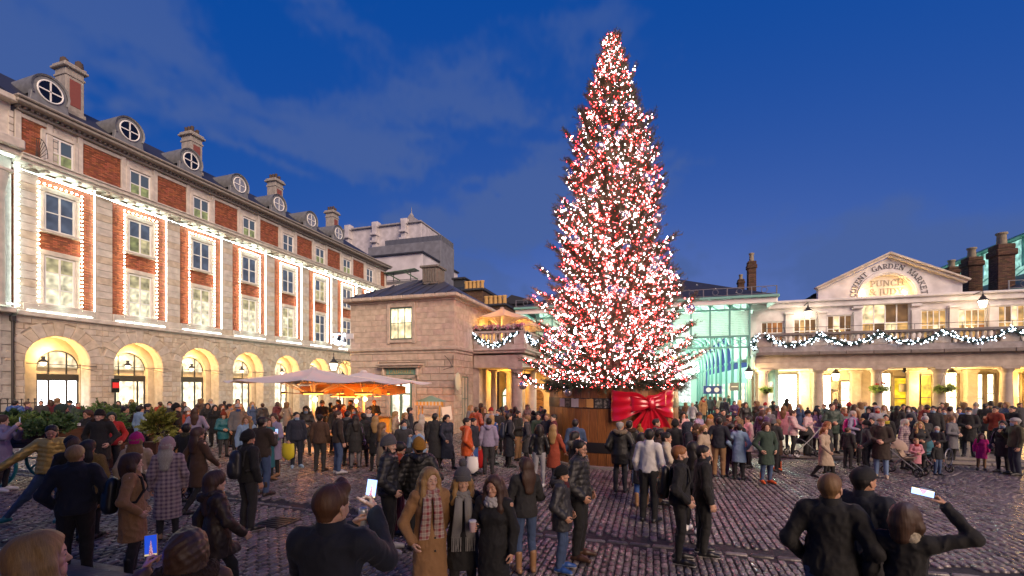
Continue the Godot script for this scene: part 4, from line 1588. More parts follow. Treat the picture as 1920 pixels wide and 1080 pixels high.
		# pendant lamps glowing just behind the glass
		if k >= 2:
			for q in (3 if k == 4 else 2):
				var g := MB.new()
				g.ball(Vector3(lerpf(spots[k][0],spots[k][1],0.3+0.2*q),6.0+0.06*(k % 3),zw - 0.02),0.1,10,6)
				obj("pendant_lamp",g,glow("pendant_lamp",Color(1.0,0.72,0.3),7.0),T)
	for px in [1412,1479,1541,1607,1716,1787,1861]:
		var x := px_at(px,zs) - 14.0
		var pb := MB.new()
		pb.box(Vector3(x,6.1,zw+0.06),Vector3(0.42,2.6,0.1),0.01)
		pb.box(Vector3(x,7.46+(0.2 if px == 1607 or px == 1716 else 0.0),zw+0.1),Vector3(0.56,0.16,0.24),0.02)
		obj("pilaster",pb,white,T)
	var pc := MB.new()
	pc.box(Vector3(bm - 0.1,7.96,zw+0.1),Vector3(x_right - x_left+0.4,0.34,0.22),0.02)
	pc.box(Vector3(bm - 0.1,8.2,zw+0.16),Vector3(x_right - x_left+0.5,0.16,0.42),0.03)
	obj("cornice",pc,white,T)
	# pediment with lunette and lettering
	var pd := MB.new()
	var ped := PackedVector2Array([Vector2(-3.75,8.28),Vector2(3.72,8.28),Vector2(3.72,8.86),Vector2(0,10.66),Vector2(-3.75,8.86)])
	for p in Geometry2D.clip_polygons(ped,arcclose(0.0,8.2,1.45)):
		pd.prism(p,zw - 0.35,zw+0.02)
	obj("pediment",pd,white,T)
	var rk := MB.new()
	for s in [-1.0,1.0]:
		rk.bar(Vector3(s*3.85,8.9,zw+0.08),Vector3(0,10.78,zw+0.08),0.36,0.14)
		rk.bar(Vector3(s*3.95,9.0,zw+0.12),Vector3(0,10.92,zw+0.12),0.5,0.1)
	obj("raking_cornice",rk,stone("raking_stone",Color(0.6,0.54,0.46),0.5),T)
	var lun := MB.new()
	lun.prism(arcclose(0.0,8.28,1.42),zw - 0.3,zw - 0.24)
	obj("lunette",lun,mat("lunette_cream",Color(0.6,0.55,0.46),0.7),T)
	var lr := []
	for q in 3:
		var row := PackedVector3Array()
		for p in arc(0,8.28,[1.42,1.46,1.62][q],PI,0,24): row.append(Vector3(p.x,p.y,zw+[-0.24,0.08,0.08][q]))
		lr.append(row)
	var la := MB.new()
	la.grid([lr[1],lr[0]]); la.grid([lr[2],lr[1]])
	var lr2 := PackedVector3Array()
	for p in arc(0,8.28,1.64,PI,0,24): lr2.append(Vector3(p.x,p.y,zw+0.02))
	la.grid([lr2,lr[2]])
	obj("lunette_arch",la,white,T)
	var ink := mat("letter_grey",Color(0.05,0.05,0.055),0.5)
	var faded := mat("letter_faded",Color(0.27,0.25,0.2),0.6)
	text_mesh(T,"lettering","PUNCH",0.52,faded,Vector3(0.05,9.14,zw - 0.22))
	text_mesh(T,"lettering","& JUDY",0.52,faded,Vector3(0.0,8.62,zw - 0.22))
	var words := "COVENT GARDEN MARKET"
	for k in words.length():
		if words[k] == " ": continue
		var a := PI*(0.975 - 0.95*k/(words.length() - 1))
		var l := text_mesh(T,"letter",words[k],0.42,ink,Vector3(1.86*cos(a),8.28+1.86*sin(a),zw+0.04))
		l.rotation.z = a - PI/2
	for px in [1621,1700]:
		var f := MB.new()
		var x := px_at(px,zs+0.3) - 14.0
		f.ball(Vector3(x,8.42,zw+0.12),0.1,8,5)
		obj("flood_lamp",f,glow("flood_lamp",Color(1.0,0.8,0.46),16.0),T)
		omni("flood_light",Vector3(14.0+x,8.55,zs+0.18),Color(1.0,0.76,0.42),0.55,0.08)
	omni("pediment_glow",Vector3(14.0,8.9,zs+1.7),Color(1.0,0.9,0.74),0.35,0.2)
	for e in [[1515,7.55,"left"],[1843,7.75,"right"]]:
		var x := px_at(e[0],-33.0)
		var bk := MB.new()
		bk.tube([Vector3(x - 14.0,e[1]+0.35,zw+0.1),Vector3(x - 14.0,e[1]+0.42,-1.3)],0.03,6)
		obj("lamp_bracket",bk,dark,T)
		lantern_lamp(Vector3(x,e[1]+0.02,-33.0),"glowing lantern on the market's white upper wall, %s of the two" % e[2],12.0,0.7,Color(1.0,0.88,0.68),0.2)
	omni("balcony_glow",Vector3(18.0,6.6,-32.6),Color(1.0,0.75,0.4),0.4,0.2)
	var rl2 := MB.new()
	for k in 16: rl2.tube([Vector3(x_left+0.3+k*1.1,5.85,-0.25),Vector3(x_left+0.3+k*1.1,6.3,-0.25)],0.012,4)
	rl2.tube([Vector3(x_left+0.2,6.3,-0.25),Vector3(x_right,6.3,-0.25)],0.014,4)
	obj("wire_rail",rl2,dark,T)
	# roof behind and its side wall
	var rf := MB.new()
	rf.box(Vector3(bm,6.4,zw - 4.2),Vector3(x_right - x_left - 0.1,3.4,7.6))
	obj("rear_block",rf,white,T)
	var sr := MB.new()
	sr.quad(Vector3(-3.8,8.3,zw - 0.3),Vector3(3.8,8.3,zw - 0.3),Vector3(3.8,8.3,zw - 8),Vector3(-3.8,8.3,zw - 8))
	for s in [-1.0,1.0]:
		var a := Vector3(s*3.75,8.8,zw - 0.3)
		var b := Vector3(0,10.6,zw - 0.3)
		if s > 0: sr.quad(a,a+Vector3(0,0,-8),b+Vector3(0,0,-8),b)
		else: sr.quad(a+Vector3(0,0,-8),a,b,b+Vector3(0,0,-8))
	obj("roof",sr,mat("slate_plain",Color(0.025,0.027,0.035),0.6),T)
	for e in [[1441,8.35,0.5,0.7],[1505,8.3,0.9,0.32],[1530,8.4,0.5,0.6]]:
		var bx := MB.new()
		bx.box(Vector3(px_at(e[0],-36.0) - 14.0,e[1]+e[3]/2,-4.3),Vector3(e[2],e[3],0.6),0.05)
		obj("roof_hatch",bx,mat("dull_brick",Color(0.2,0.06,0.05),0.9) if e[0] == 1441 else mat("slate_plain",Color(0.025,0.027,0.035),0.6),T)
	# hanging flower baskets
	var n := 0
	for e in [[1437,730,0.3],[1650,728,0.46],[1772,727,0.46]]:
		var x := px_at(e[0],-31.1)
		var y: float = EYE+(726.0 - e[1])/FOCAL*project(Vector3(x,2,-31.1)).z
		var hb := thing("hanging_basket",["small round hanging basket of green leaves at the colonnade's left end","trailing green hanging basket between the middle columns with red flowers on top","trailing green hanging basket right of the middle under a bright lantern"][n],"hanging basket",Vector3(x,y,-31.1),0.0,"hanging baskets of the colonnade")
		n += 1
		var bk := MB.new()
		bk.lathe([Vector2(0.0,-0.28),Vector2(0.16,-0.22),Vector2(0.26,0.0),Vector2(0.0,0.02)],12)
		obj("basket",bk,mat("planter_wood",Color(0.05,0.03,0.02),0.7),hb)
		var ch := MB.new()
		for k in 3: ch.tube([Vector3(0.24*sin(TAU*k/3),0,0.24*cos(TAU*k/3)),Vector3(0,0.95,0)],0.008,4)
		obj("chain",ch,dark,hb)
		var tfs := []
		for k in 170:
			var d := Vector3(r.randf_range(-1,1),r.randf_range(-0.5,0.6),r.randf_range(-1,1)).normalized()
			tfs.append(look(d*Vector3(e[2],e[2]*0.55,e[2])*r.randf_range(0.3,0.85),d+Vector3(0,-0.5,0),r.randf_range(0.5,0.9),r.randf()*TAU))
		scatter(hb,"leaves",spray_mesh(10,0.34,9,0.022,0.08),tfs,mat("basket_leaf",Color(0.035,0.075,0.015),0.6,{"back": Color(0.3,0.4,0.1)}))
		if n == 2:
			var fb := MB.new()
			for k in 7: fb.ball(Vector3(r.randf_range(-0.2,0.2),r.randf_range(0.2,0.34),r.randf_range(-0.1,0.2)),0.06,6,4)
			obj("red_blooms",fb,mat("bloom_red",Color(0.4,0.02,0.02),0.6),hb)

func arcclose(cx: float,cy: float,r: float) -> PackedVector2Array:
	return arc(cx,cy,r,0,PI,24)

# ---------------------------------------------------------------- the iron market halls

func make_hall() -> void:
	build_hall("glazed_iron_hall","pale green iron market hall with louvred front and lit roof behind the tree",Vector3(-1.0,0,-32.0),true)
	build_hall("slate_roofed_hall","long slate roofed market hall with lit green clerestory at the upper right edge",Vector3(28.2,0,-34.5),false)

func build_hall(called: String,label: String,at: Vector3,full: bool) -> void:
	var T := thing(called,label,"market hall",at)
	var teal := mat("teal_iron",Color(0.16,0.36,0.31),0.45)
	var pale := mat("pale_teal_iron",Color(0.4,0.62,0.55),0.5)
	var slate := mat("slate",Color(0.03,0.032,0.042),0.55)
	var white := mat("white_frame",Color(0.72,0.72,0.68),0.5)
	var glass := mat("louvre_glass",Color(0.62,0.78,0.7),0.6,{"back": Color(0.9,0.95,0.92)})
	var lit := glow("roof_glass_lit",Color(0.55,1.0,0.85),0.75,true)
	var hw := 6.9
	var depth := 42.0
	# roof: slate skirt,glazed strip,louvred lantern along the ridge
	var e := 8.3
	var y1 := 10.9
	var run := 4.6
	var ov := 1.4
	var rf := MB.new()
	rf.quad(Vector3(-hw - ov,e,0.6),Vector3(hw+ov,e,0.6),Vector3(hw - run,y1,-run),Vector3(-hw+run,y1,-run))
	rf.quad(Vector3(hw+ov,e,0.6),Vector3(hw+ov,e,-depth),Vector3(hw - run,y1,-depth),Vector3(hw - run,y1,-run))
	rf.quad(Vector3(-hw - ov,e,-depth),Vector3(-hw - ov,e,0.6),Vector3(-hw+run,y1,-run),Vector3(-hw+run,y1,-depth))
	obj("roof",rf,slate,T)
	var gt := MB.new()
	gt.box(Vector3(0,e - 0.06,0.66),Vector3(2*hw+2*ov+0.2,0.16,0.2),0.02)
	gt.box(Vector3(hw+ov+0.05,e - 0.062,-depth/2),Vector3(0.2,0.16,depth+1.2),0.02)
	gt.box(Vector3(-hw - ov - 0.05,e - 0.062,-depth/2),Vector3(0.2,0.16,depth+1.2),0.02)
	obj("gutter",gt,teal,T)
	var fa := MB.new()
	fa.box(Vector3(0,e - 0.3,0.5),Vector3(2*hw+2*ov,0.32,0.12),0.02)
	fa.box(Vector3(hw+ov,e - 0.302,-depth/2),Vector3(0.12,0.32,depth+1.0),0.02)
	fa.box(Vector3(-hw - ov,e - 0.302,-depth/2),Vector3(0.12,0.32,depth+1.0),0.02)
	obj("fascia",fa,white,T)
	# ridge lantern: lit glazing below,louvred wall above
	var g := MB.new()
	var lw := hw - run
	var zl := -run - 2.5
	g.quad(Vector3(lw,y1+0.02,-run),Vector3(lw,y1+0.02,-depth),Vector3(1.2,y1+1.0,-depth),Vector3(1.2,y1+1.0,zl))
	g.quad(Vector3(-lw,y1+0.02,-depth),Vector3(-lw,y1+0.02,-run),Vector3(-1.2,y1+1.0,zl),Vector3(-1.2,y1+1.0,-depth))
	g.quad(Vector3(-lw,y1+0.02,-run),Vector3(lw,y1+0.02,-run),Vector3(1.2,y1+1.0,zl),Vector3(-1.2,y1+1.0,zl))
	obj("skylight",g,lit,T)
	var gb := MB.new()
	for k in 9:
		var f := k/8.0
		gb.bar(Vector3(lerpf(-lw,lw,f),y1+0.05,-run),Vector3(lerpf(-1.2,1.2,f),y1+1.03,zl),0.06)
	for s in [-1.0,1.0]:
		for k in 22: gb.bar(Vector3(s*lw,y1+0.05,zl - 0.4 - k*1.5),Vector3(s*1.2,y1+1.03,zl - 0.4 - k*1.5),0.06)
	obj("glazing_bar",gb,teal,T)
	var top: float = 12.0 if full else 13.2
	var lt := MB.new()
	lt.box(Vector3(0,top+0.95,zl - 1.2 - (depth+zl)/2),Vector3(3.2,0.14,depth+zl+1.4),0.02)
	for s in [-1.0,1.0]:
		for k in 24: lt.box(Vector3(s*1.2,(top+y1+1.8)/2,zl - 0.1 - k*1.5),Vector3(0.1,top - y1,0.1))
	lt.box(Vector3(0,(top+y1+1.8)/2,zl - 0.05),Vector3(2.5,top - y1,0.08))
	obj("ridge_lantern",lt,teal,T)
	var lv := MB.new()
	for k in 9:
		var y: float = lerpf(y1+1.0,top+0.85,k/9.0)+0.05
		lv.box(Vector3(0,y,zl+0.02),Vector3(2.4,0.09,0.05))
		if full:
			for s in [-1.0,1.0]: lv.box(Vector3(s*1.22,y,zl - (depth+zl)/2),Vector3(0.05,0.09,depth+zl))
	obj("lantern_louvres",lv,pale,T)
	if not full:
		for k in 24:
			var gp := MB.new()
			gp.box(Vector3(-1.1,(top+y1+1.8)/2,zl - 0.85 - k*1.5),Vector3(0.04,top - y1 - 0.2,1.36))
			obj("clerestory_pane",gp,glow("clerestory_lit",Color(0.5,1.0,0.86),1.2,true),T)
	# guard rail with rings along the gutter
	var gr := MB.new()
	for k in 13:
		var x := -hw - ov+k*(2*hw+2*ov)/12.0
		gr.box(Vector3(x,e+0.3,0.5),Vector3(0.06,0.56,0.05))
		if k < 12:
			var pp := []
			for q in 13: pp.append(Vector3(x+0.7+0.17*cos(TAU*q/12),e+0.34+0.17*sin(TAU*q/12),0.5))
			gr.tube(pp,0.02,5,false)
	gr.box(Vector3(0,e+0.56,0.5),Vector3(2*hw+2*ov,0.04,0.04)); gr.box(Vector3(0,e+0.12,0.5),Vector3(2*hw+2*ov,0.03,0.03))
	obj("guard_rail",gr,mat("rail_grey",Color(0.12,0.12,0.14),0.5),T)
	if not full: return
	# iron columns and curved braces down both sides
	for s in [-1.0,1.0]:
		for k in 12:
			var z := -0.3 - k*3.1
			var c := MB.new()
			c.lathe([Vector2(0.22,0.0),Vector2(0.22,0.5),Vector2(0.12,0.6),Vector2(0.1,4.4),Vector2(0.16,4.5),Vector2(0.16,4.6),Vector2(0.1,4.65),Vector2(0.1,8.0)],12,Vector3(s*hw,0,z))
			var col := obj("iron_column",c,teal,T)
			var b := MB.new()
			var pp := []
			var hip := e+(0.6 - z)/(run+0.6)*(y1 - e) - 0.3
			var tt := clampf((hip - 8.0)/2.6,0.0,1.0)
			for q in 11:
				var a := PI/2*q/10.0
				pp.append(Vector3(s*(hw - 4.2*(1.0 - cos(a))*lerpf(0.3,1.0,tt)),4.6+(3.3+1.3*tt)*sin(a),z))
			b.tube(pp,0.09,6)
			b.bar(Vector3(s*hw,8.0,z),Vector3(s*lerpf(hw,2.2,tt),8.0+2.6*tt,z),0.12,0.2)
			for q in 5:
				var p: Vector3 = pp[2+q*2 - 1]
				b.bar(p,Vector3(p.x+s*0.1,minf(8.0+(hw - absf(p.x))*0.55,8.0+2.6*tt),z),0.05)
			obj("curved_brace",b,pale,col)
	# ceiling boards between the rafters,lit from beneath
	var cl := MB.new()
	for s in [-1.0,1.0]:
		for k in 34:
			var z := -0.6 - k*1.1
			var hip := e+(0.6 - z)/(run+0.6)*(y1 - e) - 0.2
			var tt := clampf((hip - 8.1)/2.6,0.0,1.0)
			if tt < 0.08: continue
			cl.bar(Vector3(s*(hw+0.4),8.1,z),Vector3(s*lerpf(hw+0.4,2.2,tt),8.1+2.6*tt,z),1.0,0.03)
	obj("roof_boards",cl,mat("roof_board_white",Color(0.72,0.8,0.76),0.7),T)
	# front truss: louvre panels between posts,cross braced girder below
	var n := 12
	var step := 2*hw/n
	for k in n+1:
		var x := -hw+k*step
		var p := MB.new()
		p.box(Vector3(x,6.65,0.0),Vector3(0.1,2.95,0.12),0.01)
		if k % 1 == 0:
			for s in [-1.0,1.0]:
				var q := []
				for m in 6: q.append(Vector3(x+s*0.55*(1 - cos(PI/2*m/5.0)),7.55+0.55*sin(PI/2*m/5.0),0.0))
				p.tube(q,0.03,5)
		obj("truss_post",p,teal,T)
		if k == n: continue
		for q in 14:
			var l := MB.new()
			l.t = Transform3D(Basis(Vector3(1,0,0),0.5),Vector3(x+step/2,5.98+q*0.112,-0.02))
			l.box(Vector3.ZERO,Vector3(step - 0.1,0.1,0.012))
			obj("louvre",l,glass,T)
		var d := MB.new()
		d.bar(Vector3(x,5.22,0.01),Vector3(x+step,5.84,0.01),0.04); d.bar(Vector3(x,5.84,-0.02),Vector3(x+step,5.22,-0.02),0.04)
		obj("cross_brace",d,teal,T)
	var gd := MB.new()
	gd.box(Vector3(0,5.88,0),Vector3(2*hw,0.12,0.2),0.01); gd.box(Vector3(0,5.18,0),Vector3(2*hw,0.1,0.18),0.01); gd.box(Vector3(0,7.58,0),Vector3(2*hw,0.1,0.16),0.01)
	obj("girder",gd,teal,T)
	# shop fronts along the far sides and end
	for s in [-1.0,1.0]:
		for k in 11:
			var z := -1.85 - k*3.1
			var pm := MB.new()
			pm.box(Vector3(s*(hw+1.6),2.0,z),Vector3(0.2,4.6,3.06))
			obj("side_wall",pm,pale,T)
			var w := MB.new()
			w.box(Vector3(s*(hw+1.48),1.7,z),Vector3(0.06,2.6,2.2))
			obj("shop_pane",w,glow("hall_shop_%d" % (k % 3),[Color(1.0,0.88,0.66),Color(0.85,1.0,0.92),Color(1.0,0.7,0.4)][k % 3],1.9,true),T)
	var ew := MB.new()
	ew.box(Vector3(0,5.0,-depth+3.0),Vector3(2*hw+3,10.0,0.3))
	obj("end_wall",ew,pale,T)
	for k in 5:
		var w := MB.new()
		w.box(Vector3(-5.4+k*2.7,2.2,-depth+3.25),Vector3(2.0,3.6,0.1))
		obj("shop_pane",w,glow("hall_shop_%d" % (k % 3),Color(1.0,0.88,0.66),1.9,true),T)
	for k in 6:
		var z := -2.5 - k*6.2
		var lm := MB.new()
		lm.lathe([Vector2(0.0,6.4),Vector2(0.2,6.4),Vector2(0.26,6.55),Vector2(0.1,6.75),Vector2(0.0,6.75)],10,Vector3(3.2,0,z))
		obj("hall_lamp",lm,glow("hall_lamp",Color(0.9,1.0,0.92),12.0),T)
		omni("hall_light",at+Vector3(3.2,6.2,z),Color(0.82,1.0,0.92),11.0,0.2)
	omni("hall_light",at+Vector3(-3.4,6.6,-3.0),Color(0.82,1.0,0.92),8.0,0.2)
	# hanging decoration: a gilded ball with a burst of white lights
	var hd := thing("hanging_decoration","gilded ball and burst of white lights hung in the iron hall's mouth","decoration",at+Vector3(2.9,3.75,-2.2))
	var gbm := MB.new()
	gbm.ball(Vector3(-0.55,0.55,0),0.62,18,12)
	gbm.tube([Vector3(-0.55,1.1,0),Vector3(-0.55,4.5,0)],0.015,4)
	obj("gilded_ball",gbm,mat("gilding",Color(0.55,0.42,0.16),0.32,{"metal": 0.8}),hd)
	var r := RandomNumberGenerator.new()
	r.seed = 17
	var pts := []
	for k in 90:
		var d := Vector3(r.randf_range(-1,1),r.randf_range(-1,1),r.randf_range(-1,1)).normalized()
		pts.append((Vector3(0.55,0.25,0.1) if k % 3 else Vector3(0.0,-0.55,0.1))+d*Vector3(0.8,0.55,0.4)*r.randf_range(0.4,1.0))
	bulbs(hd,"fairy_lights",pts,0.05,glow("burst_bulb",Color(0.95,1.0,0.88),16.0))
	var fr := MB.new()
	for k in 20: fr.tube([Vector3(0.3,0.1,0.1),pts[k*4]],0.012,4)
	obj("wire_frame",fr,white,hd)
	# hanging direction signs
	var signs := [[1331,730,24,13,"white"],[1336,731,32,15,"blue"],[1377,725,15,15,"grey"]]
	for k in 3:
		var z := [-36.5,-34.8,-33.6][k] as float
		var x := px_at(signs[k][0],z)
		var d := project(Vector3(x,2.6,z)).z
		var w: float = signs[k][2]*d/FOCAL
		var h: float = signs[k][3]*d/FOCAL
		var y: float = EYE+(726.0 - signs[k][1])/FOCAL*d
		var sg := thing("hanging_sign",["plain white hanging sign far inside the iron hall","blue hanging sign with two white discs in the iron hall","grey hanging sign with a white bar by the hall's right columns"][k],"sign",Vector3(x,y,z))
		var b := MB.new()
		b.box(Vector3.ZERO,Vector3(w,h,0.05),0.008)
		b.tube([Vector3(-w*0.35,h/2,0),Vector3(-w*0.35,h/2+1.6,0)],0.01,4); b.tube([Vector3(w*0.35,h/2,0),Vector3(w*0.35,h/2+1.6,0)],0.01,4)
		obj("board",b,mat("sign_"+signs[k][4],[Color(0.8,0.8,0.8),Color(0.02,0.05,0.2),Color(0.12,0.14,0.15)][k],0.5),sg)
		if k > 0:
			var m := MB.new()
			if k == 1:
				for s in [-1.0,1.0]: m.prism(arc(s*w*0.22,0,h*0.3,0,TAU*15/16,15),0.026,0.032)
			else: m.box(Vector3(0,0,0.03),Vector3(w*0.7,h*0.12,0.012))
			obj("mark",m,mat("sign_white",Color(0.8,0.8,0.8),0.5),sg)

# ---------------------------------------------------------------- roofs and buildings further off

func make_far_buildings() -> void:
	var pale := stone("far_pale_stone",Color(0.58,0.55,0.56),0.2)
	var greyw := stone("far_grey_wall",Color(0.2,0.21,0.24),0.2)
	var whitew := mat("far_white_wall",Color(0.66,0.63,0.64),0.8,{"tex": noise_tex("stone_tone",0.014,0.8,1.0,6,3),"scale": Vector3(0.08,0.08,0.08)})
	var dark := mat("slate_plain",Color(0.025,0.027,0.035),0.6)
	var clad := mat("dark_cladding",Color(0.06,0.065,0.075),0.5)
	# theatre: tall pale wall with buttresses
	var T := thing("pale_theatre","tall pale stone hall with buttresses far behind the terrace roof","building",Vector3(0,0,-70.0))
	var z := -70.0
	var xa := px_at(600,z)
	var xb := px_at(790,z)
	var d := project(Vector3(px_at(700,z),5,z)).z
	var yt := EYE+(726.0 - 427.0)/FOCAL*d
	var w := MB.new()
	w.box(Vector3((xa+xb)/2,yt/2,-6.0),Vector3(xb - xa,yt,12.0),0.05)
	obj("wall",w,pale,T)
	for px in [655,706,760]:
		var x := px_at(px,z)
		var b := MB.new()
		b.box(Vector3(x,yt - 3.5,0.3),Vector3(0.9,8.0,1.0),0.05)
		b.box(Vector3(x,yt+0.3,0.1),Vector3(1.3,1.0,1.2),0.1)
		for q in 3: b.box(Vector3(x,yt - 1.5 - q*1.3,0.55),Vector3(1.2,0.4,1.4),0.05)
		obj("buttress",b,pale,T)
	var cp := MB.new()
	cp.box(Vector3((xa+xb)/2,yt+0.1,-5.8),Vector3(xb - xa+0.3,0.3,12.4),0.05)
	cp.prism(PackedVector2Array([Vector2(xb - 3.5,yt),Vector2(xb,yt),Vector2(xb - 2.2,yt+1.6)]),-12.0,0.0)
	cp.lathe([Vector2(0.5,yt+0.4),Vector2(0.3,yt+1.3),Vector2(0.45,yt+1.5),Vector2(0.1,yt+2.0),Vector2(0.0,yt+3.2)],8,Vector3(xb - 2.2,0,-0.6))
	obj("coping",cp,stone("far_grey_stone",Color(0.33,0.32,0.33),0.3),T)
	# modern block: white wall,grey band and dark screened top
	var M2 := thing("white_block","white rendered modern block with dark slatted rooftop screen","building",Vector3(0,0,-56.0))
	z = -56.0
	var x1 := px_at(660,z)
	var x2 := px_at(792,z)
	d = project(Vector3(x2,5,z)).z
	var h1 := EYE+(726.0 - 474.0)/FOCAL*d
	var wb := MB.new()
	wb.box(Vector3((x1+x2)/2,h1/2,-5.9),Vector3(x2 - x1,h1,11.8),0.03)
	obj("wall",wb,whitew,M2)
	var cpm := MB.new()
	cpm.box(Vector3((x1+x2)/2+0.1,h1+0.08,-5.8),Vector3(x2 - x1+0.3,0.2,12.2))
	obj("parapet_edge",cpm,dark,M2)
	var x3 := px_at(690,z - 5.0)
	var x4 := px_at(826,z - 5.0)
	d = project(Vector3(x4,5,z - 5.0)).z
	var h2 := EYE+(726.0 - 463.0)/FOCAL*d
	var h3 := EYE+(726.0 - 438.0)/FOCAL*d
	var gb := MB.new()
	gb.box(Vector3((x3+x4)/2,(h2+h1 - 3)/2,-7.4),Vector3(x4 - x3,h2 - h1+5.0,4.8),0.03)
	obj("grey_storey",gb,greyw,M2)
	var x5 := px_at(722,z - 5.3)
	var sb := MB.new()
	sb.box(Vector3((x5+x4)/2,(h2+h3)/2,-7.6),Vector3(x4 - x5 - 0.2,h3 - h2 - 0.06,4.4))
	obj("screen_wall",sb,clad,M2)
	var slats := 46
	for k in slats:
		var s := MB.new()
		s.box(Vector3(lerpf(x5,x4 - 0.15,k/float(slats - 1)),(h2+h3)/2,-5.42),Vector3(0.09,h3 - h2 - 0.1,0.12))
		obj("screen_slat",s,mat("slat_grey",Color(0.2,0.21,0.23),0.4,{"metal": 0.4}),M2)
	for k in 10:
		var s := MB.new()
		s.box(Vector3(x4 - 0.08,(h2+h3)/2,-5.5 - k*0.45),Vector3(0.1,h3 - h2 - 0.1,0.09))
		obj("screen_slat",s,mat("slat_grey",Color(0.2,0.21,0.23),0.4,{"metal": 0.4}),M2)
	# roof terrace canopy in front of it
	var P := thing("roof_pergola","slanted green canopy on a rooftop terrace behind the lodge roof","pergola",Vector3(0,0,-50.0))
	z = -50.0
	d = project(Vector3(px_at(755,z),5,z)).z
	var ky := func(py: float) -> float: return EYE+(726.0 - py)/FOCAL*d
	var pb := MB.new()
	pb.bar(Vector3(px_at(722,z),ky.call(512),0),Vector3(px_at(782,z),ky.call(508),0),1.2,0.12)
	for px in [735,768]: pb.bar(Vector3(px_at(px - 6,z),ky.call(512),0.4),Vector3(px_at(px+18,z),ky.call(527),0.4),0.14)
	for px in [738,770]: pb.bar(Vector3(px_at(px,z),ky.call(512),0),Vector3(px_at(px,z),ky.call(530),0),0.08)
	obj("canopy",pb,mat("canopy_green",Color(0.05,0.09,0.06),0.5),P)
	var pt := MB.new()
	pt.box(Vector3((px_at(700,z)+px_at(800,z))/2,ky.call(530) - 4.0,-2.0),Vector3(px_at(800,z) - px_at(690,z),8.0,4.0))
	obj("terrace_wall",pt,whitew,P)
	var pr := MB.new()
	pr.box(Vector3((px_at(722,z)+px_at(784,z))/2,ky.call(525),0.1),Vector3(px_at(784,z) - px_at(722,z),0.08,0.06))
	pr.box(Vector3((px_at(722,z)+px_at(784,z))/2,ky.call(529),0.1),Vector3(px_at(784,z) - px_at(722,z),0.3,0.04))
	obj("railing",pr,mat("rail_grey",Color(0.12,0.12,0.14),0.5),P)
	# stepped brown rooftops with chimney pots,right of the white block
	var tops := [[850,872,524,-52,"dark roof behind the lodge, tallest of the stepped rooftops"],[868,905,545,-48,"brown brick rooftop with amber lit chimney pots behind the lodge"],[895,925,556,-52,"pale gabled rooftop between the chimney stacks behind the balcony"],[905,948,574,-46,"low brown rooftop with four pots over the balcony parasols"],[940,1006,570,-60,"small dark rooftop beside the iron hall's left gutter"]]
	var n := 0
	for e in tops:
		z = e[3]
		var B := thing("rooftop_house",e[4],"house",Vector3(0,0,z),0.0,"rooftops behind the lodge")
		var a := px_at(e[0],z)
		var b := px_at(e[1],z)
		d = project(Vector3((a+b)/2,5,z)).z
		var h: float = EYE+(726.0 - e[2])/FOCAL*d
		var m := MB.new()
		m.box(Vector3((a+b)/2,h/2,-4.0),Vector3(b - a,h,8.0),0.04)
		obj("wall",m,[dark,brick_dark(),stone("tan_wall",Color(0.3,0.24,0.19),0.4),brick_dark(),dark][n],B)
		var rf := MB.new()
		rf.box(Vector3((a+b)/2,h+0.1,-3.9),Vector3(b - a+0.3,0.24,8.4),0.05)
		if n == 2 or n == 4: rf.prism(PackedVector2Array([Vector2(a - 0.2,h+0.2),Vector2(b+0.2,h+0.2),Vector2(lerpf(a,b,0.3),h+1.3)]),-8.0,0.1)
		obj("roof",rf,dark,B)
		if n in [1,3]:
			for k in 5:
				var p := MB.new()
				p.lathe([Vector2(0.24,h),Vector2(0.22,h+1.0),Vector2(0.28,h+1.05),Vector2(0.28,h+1.2),Vector2(0.0,h+1.2)],8,Vector3(lerpf(a,b,0.08+0.2*k),0,-0.6))
				obj("chimney_pot",p,mat("amber_pot",Color(0.42,0.26,0.09),0.8),B)
		else:
			for k in 3:
				var p := MB.new()
				p.box(Vector3(lerpf(a,b,0.2+0.3*k),h - 1.4,0.02),Vector3(0.5,0.9,0.06))
				obj("window",p,mat("far_glass",Color(0.03,0.04,0.06),0.15),B)
		n += 1
	# brick chimney stacks on the market roofs
	n = 0
	for e in [[1409,475,545,-37.0,14],[1389,515,548,-41.0,11],[1878,437,550,-36.5,26],[1822,465,552,-38.5,22],[1784,488,545,-41.0,18]]:
		z = e[3]
		var x := px_at(e[0],z)
		d = project(Vector3(x,5,z)).z
		var yt2: float = EYE+(726.0 - e[1])/FOCAL*d
		var yb: float = EYE+(726.0 - e[2])/FOCAL*d - 1.0
		var w2: float = e[4]*d/FOCAL
		var C := thing("chimney_stack",["tall brown chimney stack right of the iron hall roof","short chimney stack left of the taller one by the hall","broad dark chimney stack nearest the right edge","dark chimney stack with cream pot right of the pediment","smallest dark chimney just right of the pediment's slope"][n],"chimney",Vector3(x,0,z),0.0,"chimney stacks on the market roofs")
		var m := MB.new()
		var ph := (yt2 - yb)*0.17
		m.box(Vector3(0,(yb+yt2 - ph)/2,0),Vector3(w2,yt2 - ph - yb,w2),0.03)
		m.box(Vector3(0,yt2 - ph*1.6,0),Vector3(w2*1.22,ph*0.5,w2*1.22),0.05)
		m.box(Vector3(0,yt2 - ph*1.15,0),Vector3(w2*1.05,ph*0.4,w2*1.05),0.05)
		obj("stack",m,brick_dark(),C)
		var p := MB.new()
		p.lathe([Vector2(w2*0.3,yt2 - ph),Vector2(w2*0.26,yt2 - 0.12),Vector2(w2*0.34,yt2 - 0.1),Vector2(w2*0.34,yt2),Vector2(0,yt2)],10)
		obj("chimney_pot",p,stone("pot_buff",Color(0.3,0.26,0.18),0.9),C)
		n += 1

